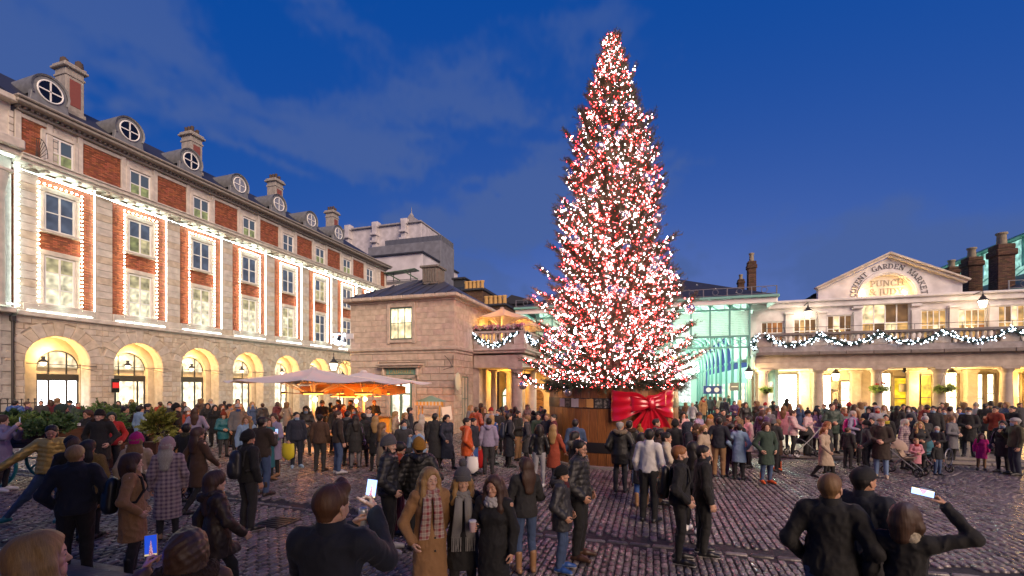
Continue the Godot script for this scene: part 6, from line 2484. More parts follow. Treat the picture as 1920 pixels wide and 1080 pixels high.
func pushchair(label: String,at: Vector3,turn: float,c: Color) -> void:
	var P := thing("pushchair",label,"pushchair",at,turn,"pushchairs")
	var metal := mat("pram_metal",Color(0.25,0.25,0.26),0.35,{"metal": 0.7})
	var black := mat("black_plastic",Color(0.01,0.01,0.011),0.2)
	var f := MB.new()
	for s in [-0.22,0.22]:
		f.tube([Vector3(s,1.02,-0.5),Vector3(s,0.62,-0.12),Vector3(s,0.16,0.42)],0.016,6)
		f.tube([Vector3(s,0.16,-0.36),Vector3(s,0.5,0.02),Vector3(s,0.62,0.2)],0.014,6)
	f.tube([Vector3(-0.22,1.02,-0.5),Vector3(0.22,1.02,-0.5)],0.022,6)
	f.tube([Vector3(-0.22,0.62,0.2),Vector3(0.22,0.62,0.2)],0.016,6)
	obj("frame",f,metal,P)
	for k in 4:
		var w := MB.new()
		var x := 0.25 if k % 2 else -0.25
		var z := 0.42 if k < 2 else -0.36
		var pp := []
		for q in 13: pp.append(Vector3(x,0.13+0.11*sin(TAU*q/12),z+0.11*cos(TAU*q/12)))
		w.tube(pp,0.022,6,false)
		for q in 3: w.bar(Vector3(x,0.13+0.1*sin(PI*q/3),z+0.1*cos(PI*q/3)),Vector3(x,0.13 - 0.1*sin(PI*q/3),z - 0.1*cos(PI*q/3)),0.012)
		obj("wheel",w,black,P)
	var s1 := MB.new()
	var rows := []
	for j in 8:
		var u: float = j/7.0
		var row := PackedVector3Array()
		for i in 5:
			var v := i/4.0 - 0.5
			var p := Vector3(v*0.42,0.46,0.26).lerp(Vector3(v*0.42,0.42,0.0),minf(1.0,u*2.0)) if u < 0.5 else Vector3(v*0.42,0.42,0.0).lerp(Vector3(v*0.42,0.92,-0.26),u*2.0 - 1.0)
			row.append(p+Vector3(0,0.1*pow(absf(v*2.0),2.0),0.05*pow(absf(v*2.0),2.0)))
		rows.append(row)
	s1.grid(rows)
	var cm := mat("pram_cloth_%d" % int(c.r*1000+c.g*100),c,0.8)
	obj("seat",s1,cm,P)
	var h := MB.new()
	rows = []
	for j in 7:
		var a := -0.2+1.5*j/6.0
		var row := PackedVector3Array()
		for i in 7:
			var b := PI*i/6.0
			row.append(Vector3(-cos(b)*0.23,0.78+sin(a)*0.3*sin(b)+0.02,-0.26+cos(a)*0.38*sin(b)))
		rows.append(row)
	h.grid(rows)
	obj("hood",h,cm,P)

# ---------------------------------------------------------------- people: smooth bodies meshed from blended distances

class Field:                                   # distances on a grid,meshed as surface nets
	var o: Vector3
	var c: float
	var nx: int
	var ny: int
	var nz: int
	var f := PackedFloat32Array()
	func _init(lo: Vector3,hi: Vector3,cell: float) -> void:
		o = lo
		c = cell
		nx = int((hi.x - lo.x)/cell)+2
		ny = int((hi.y - lo.y)/cell)+2
		nz = int((hi.z - lo.z)/cell)+2
		f.resize(nx*ny*nz)
		f.fill(1.0)
	# a tapered capsule from a to b,blended in over k; sx and sz squash it; mode 1 cuts it away
	func cap(a: Vector3,b: Vector3,ra: float,rb: float,k := 0.03,sx := 1.0,sz := 1.0,cut := false) -> void:
		var m := maxf(ra,rb)+k+2.0*c
		var i0 := clampi(int((minf(a.x,b.x) - m*maxf(sx,1.0) - o.x)/c),0,nx)
		var i1 := clampi(int((maxf(a.x,b.x)+m*maxf(sx,1.0) - o.x)/c)+1,0,nx)
		var j0 := clampi(int((minf(a.y,b.y) - m - o.y)/c),0,ny)
		var j1 := clampi(int((maxf(a.y,b.y)+m - o.y)/c)+1,0,ny)
		var k0 := clampi(int((minf(a.z,b.z) - m*maxf(sz,1.0) - o.z)/c),0,nz)
		var k1 := clampi(int((maxf(a.z,b.z)+m*maxf(sz,1.0) - o.z)/c)+1,0,nz)
		var ab := b - a
		var il := 1.0/maxf(ab.length_squared(),1e-9)
		var dr := rb - ra
		var isx := 1.0/sx
		var isz := 1.0/sz
		var sm := minf(1.0,minf(sx,sz))
		var ik := 1.0/k
		for kk in range(k0,k1):
			var pz := o.z+kk*c - a.z
			for jj in range(j0,j1):
				var py := o.y+jj*c - a.y
				var at := (kk*ny+jj)*nx
				var px := o.x+i0*c - a.x
				var yz := py*ab.y+pz*ab.z
				for ii in range(i0,i1):
					var t := (px*ab.x+yz)*il
					if t < 0.0: t = 0.0
					elif t > 1.0: t = 1.0
					var qx := (px - ab.x*t)*isx
					var qy := py - ab.y*t
					var qz := (pz - ab.z*t)*isz
					var d := (sqrt(qx*qx+qy*qy+qz*qz) - ra - dr*t)*sm
					var e := f[at+ii]
					if cut:
						d = -d
						var h := k - absf(d - e)
						f[at+ii] = (maxf(d,e)+h*h*ik*0.25) if h > 0.0 else maxf(d,e)
					else:
						var h := k - absf(d - e)
						f[at+ii] = (minf(d,e) - h*h*ik*0.25) if h > 0.0 else minf(d,e)
					px += c
	func chain(pts: Array,rs: Array,k := 0.03,sx := 1.0,sz := 1.0) -> void:
		for q in pts.size() - 1: cap(pts[q],pts[q+1],rs[q],rs[q+1],k,sx,sz)
	func below(n: Vector3,d: float) -> void:   # keep only where n . p < d
		for kk in nz:
			for jj in ny:
				var at := (kk*ny+jj)*nx
				var base := n.y*(o.y+jj*c)+n.z*(o.z+kk*c) - d
				for ii in nx:
					var v := base+n.x*(o.x+ii*c)
					if v > f[at+ii]: f[at+ii] = v
	func ripple(amp: float,wl: float,sd: float,quilt := 0.0) -> void:   # folds,or quilted channels
		var w := TAU/wl
		for kk in nz:
			var pz := o.z+kk*c
			for jj in ny:
				var py := o.y+jj*c
				var at := (kk*ny+jj)*nx
				for ii in nx:
					var e := f[at+ii]
					if e < 0.06 and e > -0.06:
						var px := o.x+ii*c
						if quilt > 0.0: f[at+ii] = e - amp*absf(sin(PI*(py+0.02*sin(px*9.0))/quilt))
						else: f[at+ii] = e+amp*(sin(px*w*1.1+2.0*sin(py*w*0.45+sd)+sd)*sin(pz*w*0.9+py*w*0.35+1.7*sd)+0.5*sin(py*w*1.6+px*w*0.8+sd*3.0))
	func folds(amp: float,sd: int) -> void:      # irregular creases in cloth
		var fn := FastNoiseLite.new()
		fn.seed = sd
		fn.frequency = 6.5
		fn.fractal_type = FastNoiseLite.FRACTAL_RIDGED
		fn.fractal_octaves = 2
		for kk in nz:
			var pz := o.z+kk*c
			for jj in ny:
				var at := (kk*ny+jj)*nx
				for ii in nx:
					var e := f[at+ii]
					if e < 0.04 and e > -0.04:
						var px := o.x+ii*c
						f[at+ii] = e - amp*fn.get_noise_3d(px+0.3*(o.y+jj*c),(o.y+jj*c)*0.62 - 0.3*px,pz)
	func into(mb: MB,x := Transform3D.IDENTITY,flip := false) -> void:
		var ids := PackedInt32Array()
		ids.resize(f.size())
		ids.fill(-1)
		var far := 4.0*c
		var sx := 1
		var sy := nx
		var szz := nx*ny
		var nb := x.basis
		for kk in nz - 1:
			for jj in ny - 1:
				var at := (kk*ny+jj)*nx
				for ii in nx - 1:
					var q := at+ii
					var a := f[q]
					if a > far or a < -far: continue
					var b := f[q+1]; var d := f[q+sy]; var e := f[q+sy+1]
					var g := f[q+szz]; var h := f[q+szz+1]; var l := f[q+szz+sy]; var m := f[q+szz+sy+1]
					var s := (1 if a < 0.0 else 0)+(1 if b < 0.0 else 0)+(1 if d < 0.0 else 0)+(1 if e < 0.0 else 0)+(1 if g < 0.0 else 0)+(1 if h < 0.0 else 0)+(1 if l < 0.0 else 0)+(1 if m < 0.0 else 0)
					if s == 0 or s == 8: continue
					var p := Vector3.ZERO
					var n := 0
					if (a < 0.0) != (b < 0.0): p += Vector3(a/(a - b),0,0); n += 1
					if (d < 0.0) != (e < 0.0): p += Vector3(d/(d - e),1,0); n += 1
					if (g < 0.0) != (h < 0.0): p += Vector3(g/(g - h),0,1); n += 1
					if (l < 0.0) != (m < 0.0): p += Vector3(l/(l - m),1,1); n += 1
					if (a < 0.0) != (d < 0.0): p += Vector3(0,a/(a - d),0); n += 1
					if (b < 0.0) != (e < 0.0): p += Vector3(1,b/(b - e),0); n += 1
					if (g < 0.0) != (l < 0.0): p += Vector3(0,g/(g - l),1); n += 1
					if (h < 0.0) != (m < 0.0): p += Vector3(1,h/(h - m),1); n += 1
					if (a < 0.0) != (g < 0.0): p += Vector3(0,0,a/(a - g)); n += 1
					if (b < 0.0) != (h < 0.0): p += Vector3(1,0,b/(b - h)); n += 1
					if (d < 0.0) != (l < 0.0): p += Vector3(0,1,d/(d - l)); n += 1
					if (e < 0.0) != (m < 0.0): p += Vector3(1,1,e/(e - m)); n += 1
					p /= n
					ids[q] = mb.v.size()
					mb.v.append(x*(o+(Vector3(ii,jj,kk)+p)*c))
					mb.n.append((nb*Vector3(b+e+h+m - a - d - g - l,d+e+l+m - a - b - g - h,g+h+l+m - a - b - d - e)).normalized())
		for kk in range(1,nz - 1):
			for jj in range(1,ny - 1):
				var at := (kk*ny+jj)*nx
				for ii in range(1,nx - 1):
					var q := at+ii
					var a := f[q]
					if a > far or a < -far: continue
					var sg := a < 0.0
					if sg != (f[q+1] < 0.0): face(mb,ids,q,q - sy,q - sy - szz,q - szz,sg != flip)
					if sg != (f[q+sy] < 0.0): face(mb,ids,q,q - szz,q - 1 - szz,q - 1,sg != flip)
					if sg != (f[q+szz] < 0.0): face(mb,ids,q,q - 1,q - 1 - sy,q - sy,sg != flip)
	func face(mb: MB,ids: PackedInt32Array,a: int,b: int,c2: int,d: int,s: bool) -> void:
		var A := ids[a]; var B := ids[b]; var C := ids[c2]; var D := ids[d]
		if A < 0 or B < 0 or C < 0 or D < 0: return
		if s: mb.ix.append_array([A,C,B,A,D,C])
		else: mb.ix.append_array([A,B,C,A,C,D])
	func mesh() -> ArrayMesh:
		var mb := MB.new()
		into(mb)
		return mb.mesh()

# Joints of a 1.75 m figure that faces +z; the person's right is -x.
func pose_of(p: String) -> Dictionary:
	var J := {"sl": Vector3(0.185,1.42,-0.01),"sr": Vector3(-0.185,1.42,-0.01),"el": Vector3(0.25,1.13,-0.03),"er": Vector3(-0.25,1.13,-0.03),"wl": Vector3(0.25,0.88,0.05),"wr": Vector3(-0.25,0.88,0.05),
		"hl": Vector3(0.09,0.92,0),"hr": Vector3(-0.09,0.92,0),"kl": Vector3(0.105,0.5,0.02),"kr": Vector3(-0.105,0.5,0.02),"al": Vector3(0.115,0.085,-0.03),"ar": Vector3(-0.115,0.085,-0.03),
		"tl": Vector3(0.15,0.04,0.15),"tr": Vector3(-0.15,0.04,0.15),"grip": 0.35,"lean": 0.0}
	var parts := p.split("+")
	for w in parts:
		match w:
			"pockets":
				J.el = Vector3(0.31,1.14,-0.07); J.er = Vector3(-0.31,1.14,-0.07); J.wl = Vector3(0.215,0.96,0.1); J.wr = Vector3(-0.215,0.96,0.1); J.hide = true
			"phone":
				J.er = Vector3(-0.25,1.16,0.06); J.wr = Vector3(-0.13,1.3,0.27); J.grip = 1.0
			"photo":
				J.er = Vector3(-0.24,1.26,0.16); J.wr = Vector3(-0.08,1.47,0.34); J.el = Vector3(0.24,1.24,0.16); J.wl = Vector3(0.08,1.43,0.34); J.grip = 1.0
			"high":
				J.er = Vector3(-0.44,1.52,0.06); J.wr = Vector3(-0.26,1.76,0.12); J.grip = 1.0
			"cup":
				J.er = Vector3(-0.25,1.14,0.0); J.wr = Vector3(-0.16,1.18,0.25); J.grip = 1.0
			"front":
				J.er = Vector3(-0.26,1.13,0.02); J.wr = Vector3(-0.08,1.08,0.22); J.el = Vector3(0.26,1.13,0.02); J.wl = Vector3(0.08,1.06,0.23); J.grip = 0.8
			"cross":
				J.er = Vector3(-0.27,1.15,0.06); J.wr = Vector3(0.04,1.2,0.2); J.el = Vector3(0.27,1.15,0.06); J.wl = Vector3(-0.06,1.17,0.23); J.grip = 0.8
			"push":
				J.er = Vector3(-0.23,1.15,0.1); J.wr = Vector3(-0.17,1.04,0.36); J.el = Vector3(0.23,1.15,0.1); J.wl = Vector3(0.17,1.04,0.36); J.grip = 1.0
			"face":
				J.er = Vector3(-0.27,1.2,0.12); J.wr = Vector3(-0.1,1.44,0.2); J.grip = 0.8
			"reach":
				J.er = Vector3(-0.38,1.22,0.14); J.wr = Vector3(-0.58,1.04,0.26); J.grip = 1.0
			"view":
				J.er = Vector3(-0.27,1.25,0.17); J.wr = Vector3(-0.15,1.5,0.33); J.el = Vector3(0.24,1.2,0.15); J.wl = Vector3(0.0,1.4,0.33); J.grip = 1.0
			"viewleft":
				J.el = Vector3(0.36,1.2,0.14); J.wl = Vector3(0.29,1.44,0.3); J.grip = 1.0
			"hug":
				J.el = Vector3(0.42,1.34,-0.08); J.wl = Vector3(0.52,1.2,-0.16); J.er = Vector3(-0.42,1.34,-0.08); J.wr = Vector3(-0.52,1.2,-0.16); J.hide = true
			"pocket_right":
				J.er = Vector3(-0.31,1.13,-0.02); J.wr = Vector3(-0.22,0.93,0.12); J.el = Vector3(0.24,1.15,-0.12); J.wl = Vector3(0.2,1.0,-0.16); J.hide = true
			"walk":
				J.kl = Vector3(0.1,0.52,0.2); J.al = Vector3(0.1,0.1,0.24); J.tl = Vector3(0.11,0.07,0.43); J.kr = Vector3(-0.1,0.5,-0.06); J.ar = Vector3(-0.1,0.13,-0.33); J.tr = Vector3(-0.1,0.05,-0.16)
				if parts.size() == 1:
					J.er = Vector3(-0.25,1.15,0.08); J.wr = Vector3(-0.21,0.97,0.26); J.el = Vector3(0.25,1.15,-0.14); J.wl = Vector3(0.23,0.9,-0.16)
			"wide":
				J.kl = Vector3(0.17,0.5,0.02); J.al = Vector3(0.21,0.085,-0.03); J.tl = Vector3(0.26,0.04,0.13); J.kr = Vector3(-0.17,0.5,0.02); J.ar = Vector3(-0.21,0.085,-0.03); J.tr = Vector3(-0.26,0.04,0.13)
			"stride":
				J.kl = Vector3(0.13,0.5,0.06); J.al = Vector3(0.13,0.085,0.02); J.tl = Vector3(0.15,0.04,0.2); J.kr = Vector3(-0.3,0.56,0.05); J.ar = Vector3(-0.62,0.13,0.02); J.tr = Vector3(-0.74,0.05,0.14)
			"sit":
				J.kl = Vector3(0.13,0.52,0.4); J.al = Vector3(0.13,0.085,0.36); J.tl = Vector3(0.14,0.04,0.54); J.kr = Vector3(-0.13,0.52,0.4); J.ar = Vector3(-0.13,0.085,0.36); J.tr = Vector3(-0.14,0.04,0.54)
	return J

# One hand with four fingers and a thumb; wrist at the origin,fingers along -y,palm towards -x (a left hand hanging at the side).
func hand_mesh(grip: float,fine: bool) -> ArrayMesh:
	var key := "hand%.1f%s" % [grip,fine]
	if cache.has(key): return cache[key]
	var F := Field.new(Vector3(-0.09,-0.2,-0.07),Vector3(0.05,0.05,0.085),0.0045 if fine else 0.006)
	F.cap(Vector3(0,0.03,0),Vector3(0,-0.02,0),0.026,0.028,0.02,0.8,1.0)
	F.cap(Vector3(0,-0.03,0.014),Vector3(0,-0.075,0.02),0.022,0.02,0.02,0.65,1.0)
	F.cap(Vector3(0,-0.03,-0.012),Vector3(0,-0.075,-0.018),0.022,0.02,0.02,0.65,1.0)
	for k in 4:
		var z := 0.033 - 0.022*k
		var ln: float = [0.07,0.078,0.072,0.056][k]
		var p := Vector3(0,-0.078+absf(k - 1.2)*0.003,z)
		var pts := [p]
		var a := 0.15+grip*0.75
		for s in 3:
			p += Vector3(-sin(a),-cos(a),(0.5 - k*0.33)*0.06*(1.0 - grip))*ln*[0.46,0.3,0.24][s]
			pts.append(p)
			a += 0.22+grip*0.75
		F.chain(pts,[0.0098,0.009,0.0084,0.0072],0.006)
	var t0 := Vector3(-0.004,-0.022,0.026)
	var t1 := t0+Vector3(-0.018 - 0.012*grip,-0.026,0.024)
	var t2 := t1+Vector3(-0.012 - 0.014*grip,-0.028,0.004)
	F.chain([t0,t1,t2,t2+Vector3(-0.006 - 0.01*grip,-0.02,-0.006)],[0.015,0.0115,0.0098,0.0085],0.008)
	cache[key] = F.mesh()
	return cache[key]

# Head with face,centred on the joint between neck and skull; kind: man,woman,child
func head_mesh(kind: String,fine: bool) -> ArrayMesh:
	var key := "head"+kind+str(fine)
	if cache.has(key): return cache[key]
	var F := Field.new(Vector3(-0.115,-0.16,-0.14),Vector3(0.115,0.19,0.16),0.006 if fine else 0.009)
	var w := 0.96 if kind == "woman" else 1.0
	F.cap(Vector3(0,0.07,-0.02),Vector3(0,0.075,0.005),0.088,0.084,0.03,0.9*w,1.08)        # skull
	F.cap(Vector3(0,0.03,0.03),Vector3(0,-0.02,0.045),0.066,0.05,0.035,0.98*w,0.95)        # face
	F.cap(Vector3(0,-0.045,0.06),Vector3(0,-0.05,0.062),0.026 if kind == "man" else 0.022,0.024,0.03)   # chin
	for s in [-1.0,1.0]:
		F.cap(Vector3(s*0.05,-0.012,0.0),Vector3(s*0.02,-0.05,0.055),0.024,0.02,0.03)        # jaw
		F.cap(Vector3(s*0.04,0.012,0.066),Vector3(s*0.045,0.008,0.056),0.021,0.02,0.02)      # cheek
		F.cap(Vector3(s*0.031,0.04,0.108),Vector3(s*0.031,0.038,0.108),0.017,0.017,0.016,1.15,1.0,true)   # eye socket
		F.cap(Vector3(s*0.031,0.038,0.078),Vector3(s*0.031,0.038,0.079),0.0165,0.0165,0.004)
		F.cap(Vector3(s*0.018,0.058,0.086),Vector3(s*0.048,0.058,0.074),0.011,0.009,0.014)   # brow
		F.cap(Vector3(s*0.083*w,0.04,-0.012),Vector3(s*0.081*w,0.005,0.0),0.018,0.011,0.006,0.5,1.0)   # ear
	F.cap(Vector3(0,0.042,0.086),Vector3(0,0.006,0.108),0.009,0.0125,0.012)                      # nose
	for s in [-1.0,1.0]: F.cap(Vector3(s*0.01,0.002,0.098),Vector3(s*0.012,0.001,0.096),0.009,0.008,0.007)
	F.cap(Vector3(-0.014,-0.022,0.086),Vector3(0.014,-0.022,0.086),0.008,0.008,0.008)            # lips
	F.cap(Vector3(-0.011,-0.032,0.083),Vector3(0.011,-0.032,0.083),0.008,0.008,0.008)
	F.cap(Vector3(-0.018,-0.027,0.096),Vector3(0.018,-0.027,0.096),0.003,0.003,0.006,1.0,1.0,true)
	F.cap(Vector3(0,-0.01,-0.025),Vector3(0,-0.15,-0.035),0.05,0.052 if kind != "man" else 0.06,0.03)   # neck
	cache[key] = F.mesh()
	return cache[key]

func head_xform(J: Dictionary,turn: float,tilt: float,big: float) -> Transform3D:
	return Transform3D(Basis(Vector3.UP,turn)*Basis(Vector3(1,0,0),tilt)*Basis.from_scale(Vector3.ONE*big),Vector3(0,1.575,0.0+J.lean))

func limb_r(kind: String) -> float:
	return 0.9 if kind == "woman" else 1.0

func arm_hands(mb: MB,J: Dictionary,fine: bool,s: float) -> void:
	for left in [true,false]:
		var el: Vector3 = J.el if left else J.er
		var wr: Vector3 = J.wl if left else J.wr
		var d := (wr - el).normalized()
		var y := -d
		var up := Vector3(-1,0,0) if left else Vector3(1,0,0)      # where the palm looks while the arm hangs
		if d.y > -0.6: up = Vector3(0.0 if absf(d.x) > 0.7 else (-0.8 if left else 0.8),0.1,0.0) - Vector3(0,0,0.4 if absf(d.x) > 0.7 else 0.0)
		var xx := -(up - up.dot(y)*y).normalized()
		if not left: xx = -xx
		var zz := xx.cross(y).normalized()
		var grip: float = J.grip if not left or J.wl.y > 0.95 else 0.35
		var b := Basis(xx,y,zz)
		if not left: b = b*Basis.from_scale(Vector3(-1,1,1))
		if not left: b = Basis(-xx,y,zz) if false else b
		var m := hand_mesh(snappedf(grip,0.1),fine)
		mb.add(m,Transform3D(b*Basis.from_scale(Vector3.ONE*s),wr+d*0.01),b.determinant() < 0)

# The whole body in one mesh: head,neck,trunk,arms,legs and hands
func body_mesh(kind: String,pose: String,turn: float,tilt: float,fine: bool,big: float) -> ArrayMesh:
	var key := "body"+kind+pose+"%.1f%.1f%s%.2f" % [turn,tilt,fine,big]
	if cache.has(key): return cache[key]
	var J := pose_of(pose)
	var s := limb_r(kind)
	var mb := MB.new()
	var lo := Vector3(0,0.03,0)
	var hi := Vector3(0,1.62,0)
	for q in ["sl","sr","el","er","wl","wr","hl","hr","kl","kr","al","ar","tl","tr"]:
		lo = lo.min(J[q] - Vector3(0.16,-0.2,0.18))
		hi = hi.max(J[q]+Vector3(0.16,0.12,0.16))
	lo.y = 0.0
	var F := Field.new(lo,hi,0.026)
	F.cap(Vector3(0,1.4,-0.02),Vector3(0,1.56,-0.005+J.lean),0.058*s,0.05*s,0.04)
	F.cap(Vector3(0,1.34,-0.01),Vector3(0,1.02,0),0.13*s,0.12*s,0.06,1.0,0.7)
	F.cap(J.sl,J.sr,0.06,0.06,0.05)
	for q in ["l","r"]:
		F.chain([J["s"+q],J["e"+q],J["w"+q]],[0.046*s,0.038*s,0.029*s],0.02)
		F.chain([J["h"+q]*Vector3(0.85,1,1),J["k"+q],J["a"+q]],[0.066*s,0.044*s,0.032*s],0.03)
		F.cap(J["a"+q] - Vector3(0,0.03,0),J["t"+q],0.034,0.03,0.02)
	F.into(mb)
	mb.add(head_mesh(kind,fine),head_xform(J,turn,tilt,big))
	arm_hands(mb,J,fine,0.92 if kind == "woman" else 1.05)
	cache[key] = mb.mesh()
	return cache[key]

func top_mesh(kind: String,pose: String,cut: String,fine: bool) -> ArrayMesh:
	var key := "top"+kind+pose+cut+str(fine)
	if cache.has(key): return cache[key]
	var J := pose_of(pose)
	var s := 0.92 if kind == "woman" else 1.0
	var thick := 1.0
	var hem := 0.84
	match cut:
		"coat": hem = 0.55
		"longcoat": hem = 0.36
		"parka": hem = 0.7; thick = 1.08
		"puffer": hem = 0.8; thick = 1.12
		"shortpuffer": hem = 0.88; thick = 1.1
		"shirt": hem = 0.93; thick = 0.9
		"hoodie": hem = 0.86
		"jacket": hem = 0.86
		"dresscoat": hem = 0.48; thick = 1.05
		"fitted": hem = 0.92; thick = 0.92
	var lo := Vector3(-0.3,hem - 0.06,-0.27)
	var hi := Vector3(0.3,1.6,0.29)
	for q in ["sl","sr","el","er","wl","wr"]:
		lo = lo.min(J[q] - Vector3(0.12,0.0,0.12))
		hi = hi.max(J[q]+Vector3(0.12,0.1,0.12))
	var F := Field.new(lo,hi,0.014 if fine else 0.021)
	var tk := thick
	F.cap(Vector3(0.15*s,1.42,-0.012),Vector3(-0.15*s,1.42,-0.012),0.078*tk,0.078*tk,0.05,1.0,1.0)
	F.cap(Vector3(0,1.45,-0.015),Vector3(0,1.5,-0.01),0.085*tk,0.066,0.05)
	F.cap(Vector3(0,1.32,-0.005),Vector3(0,1.1,0.0),0.168*s*tk,(0.148 if kind == "woman" else 0.158)*s*tk,0.06,1.06,0.74)
	if kind == "woman": F.cap(Vector3(0.07,1.27,0.07),Vector3(-0.07,1.27,0.07),0.07,0.07,0.06)
	F.cap(Vector3(0,1.08,0.0),Vector3(0,0.94,0.0),0.15*s*tk,0.172*s*tk,0.05,1.1,0.84)
	if hem < 0.83:
		var fl := 0.2 if cut != "parka" and cut != "puffer" else 0.18
		F.cap(Vector3(0,0.94,0.0),Vector3(0,hem - 0.1,0.0),0.172*s*tk,fl*s*(1.08 if cut == "dresscoat" else 1.0),0.05,1.14,0.9)
		if "walk" in pose: F.cap(Vector3(0.05,0.7,0.08),Vector3(0.05,hem,0.14),0.13,0.14,0.08)
	else:
		F.cap(Vector3(0,0.94,0.0),Vector3(0,hem - 0.12,0.0),0.172*s*tk,0.172*s*tk,0.05,1.05,0.8)
	for q in ["l","r"]:
		var sh: Vector3 = J["s"+q]*Vector3(0.98*s,1,1)
		var d: Vector3 = (J["w"+q] - J["e"+q]).normalized()
		F.chain([sh,J["e"+q],J["w"+q] - d*0.015],[0.076*s*tk,0.062*s*tk,0.05*s*tk],0.035)
		if cut in ["puffer","shortpuffer"]: F.cap(J["w"+q] - d*0.04,J["w"+q] - d*0.02,0.052,0.048,0.02)
	var sd := float(hash(key) % 100)*0.1
	if cut in ["puffer","shortpuffer"]: F.ripple(0.0065,0.1,sd,0.078)
	F.folds(0.011 if fine else 0.008,int(sd*10.0))
	F.below(Vector3(0,-1,0),-hem)
	if J.wr.y < 1.4 and J.wl.y < 1.4: F.below(Vector3(0,1,0),1.535)
	# opening for the neck
	F.cap(Vector3(0,1.56,0.02),Vector3(0,1.5,0.03),0.06,0.045,0.012,1.0,1.0,true)
	cache[key] = F.mesh()
	return cache[key]

func legs_mesh(kind: String,pose: String,cut: String,fine: bool) -> ArrayMesh:
	var legs := ""
	for w in pose.split("+"):
		if w in ["walk","wide","stride","sit"]: legs = w
	var key := "legs"+kind+legs+cut+str(fine)
	if cache.has(key): return cache[key]
	var J := pose_of(legs)
	var s := 0.94 if kind == "woman" else 1.0
	var F := Field.new(Vector3(-0.85 if legs == "stride" else -0.34,0.04,-0.5 if legs == "walk" else -0.22),Vector3(0.34,1.02,0.6 if legs in ["walk","sit"] else 0.24),0.014 if fine else 0.021)
	F.cap(Vector3(0.05,0.96,-0.01),Vector3(-0.05,0.96,-0.01),0.135*s,0.135*s,0.04,1.0,0.86)
	for q in ["l","r"]:
		var r: Array = [0.105*s,0.07*s,0.055*s] if cut != "slim" else [0.096*s,0.06*s,0.043*s]
		if cut == "under": r = [0.08*s,0.062*s,0.048*s]
		if cut == "wide": r = [0.11,0.085,0.085]
		F.cap(J["h"+q]*Vector3(0.85 if cut == "under" else 1.0,0,1)+Vector3(0,0.9,-0.01),J["k"+q],r[0],r[1],0.02)
		F.cap(J["k"+q],J["a"+q],r[1],r[2],0.02)
		F.cap(J["k"+q]+Vector3(0,-0.08,-0.025),J["k"+q].lerp(J["a"+q],0.55)+Vector3(0,0,-0.02),r[1]*0.85,r[1]*0.75,0.03)
	F.folds(0.009,5)
	if legs == "": F.below(Vector3(0,-1,0),-0.075)
	F.below(Vector3(0,1,0),0.985)
	cache[key] = F.mesh()
	return cache[key]

func shoes_mesh(pose: String,boot: bool,fine: bool) -> Array:
	var legs := ""
	for w in pose.split("+"):
		if w in ["walk","wide","stride","sit"]: legs = w
	var key := "shoes"+legs+str(boot)+str(fine)
	if cache.has(key): return cache[key]
	var J := pose_of(legs)
	var up := MB.new()
	var so := MB.new()
	for q in ["l","r"]:
		var a: Vector3 = J["a"+q]
		var t: Vector3 = J["t"+q]
		var d := (t - a)*Vector3(1,0,1)
		d = d.normalized()
		var heel := a - d*0.045 - Vector3(0,0.04,0)
		var lo := Vector3(minf(heel.x,t.x) - 0.1,minf(heel.y,t.y) - 0.09,minf(heel.z,t.z) - 0.1)
		var hi := Vector3(maxf(heel.x,t.x)+0.1,a.y+(0.32 if boot else 0.1),maxf(heel.z,t.z)+0.12)
		var F := Field.new(lo,hi,0.012 if fine else 0.016)
		F.chain([heel,a.lerp(t,0.5)+Vector3(0,-0.005,0),t+d*0.03],[0.042,0.045,0.036],0.03)
		F.cap(a - Vector3(0,0.02,0),a+Vector3(0,0.22 if boot else 0.015,0),0.046,0.056 if boot else 0.046,0.02)
		var flat := minf(heel.y,t.y) - 0.022
		F.below(Vector3(0,-1,0),-flat)
		F.into(up)
		var G := Field.new(lo,Vector3(hi.x,lo.y+0.14,hi.z),0.012)
		G.chain([heel - d*0.004,a.lerp(t,0.5),t+d*0.034],[0.046,0.05,0.04],0.03)
		G.below(Vector3(0,1,0),flat+0.008)
		G.below(Vector3(0,-1,0),-(flat - 0.022))
		G.into(so)
	cache[key] = [up.mesh(),so.mesh()]
	return cache[key]

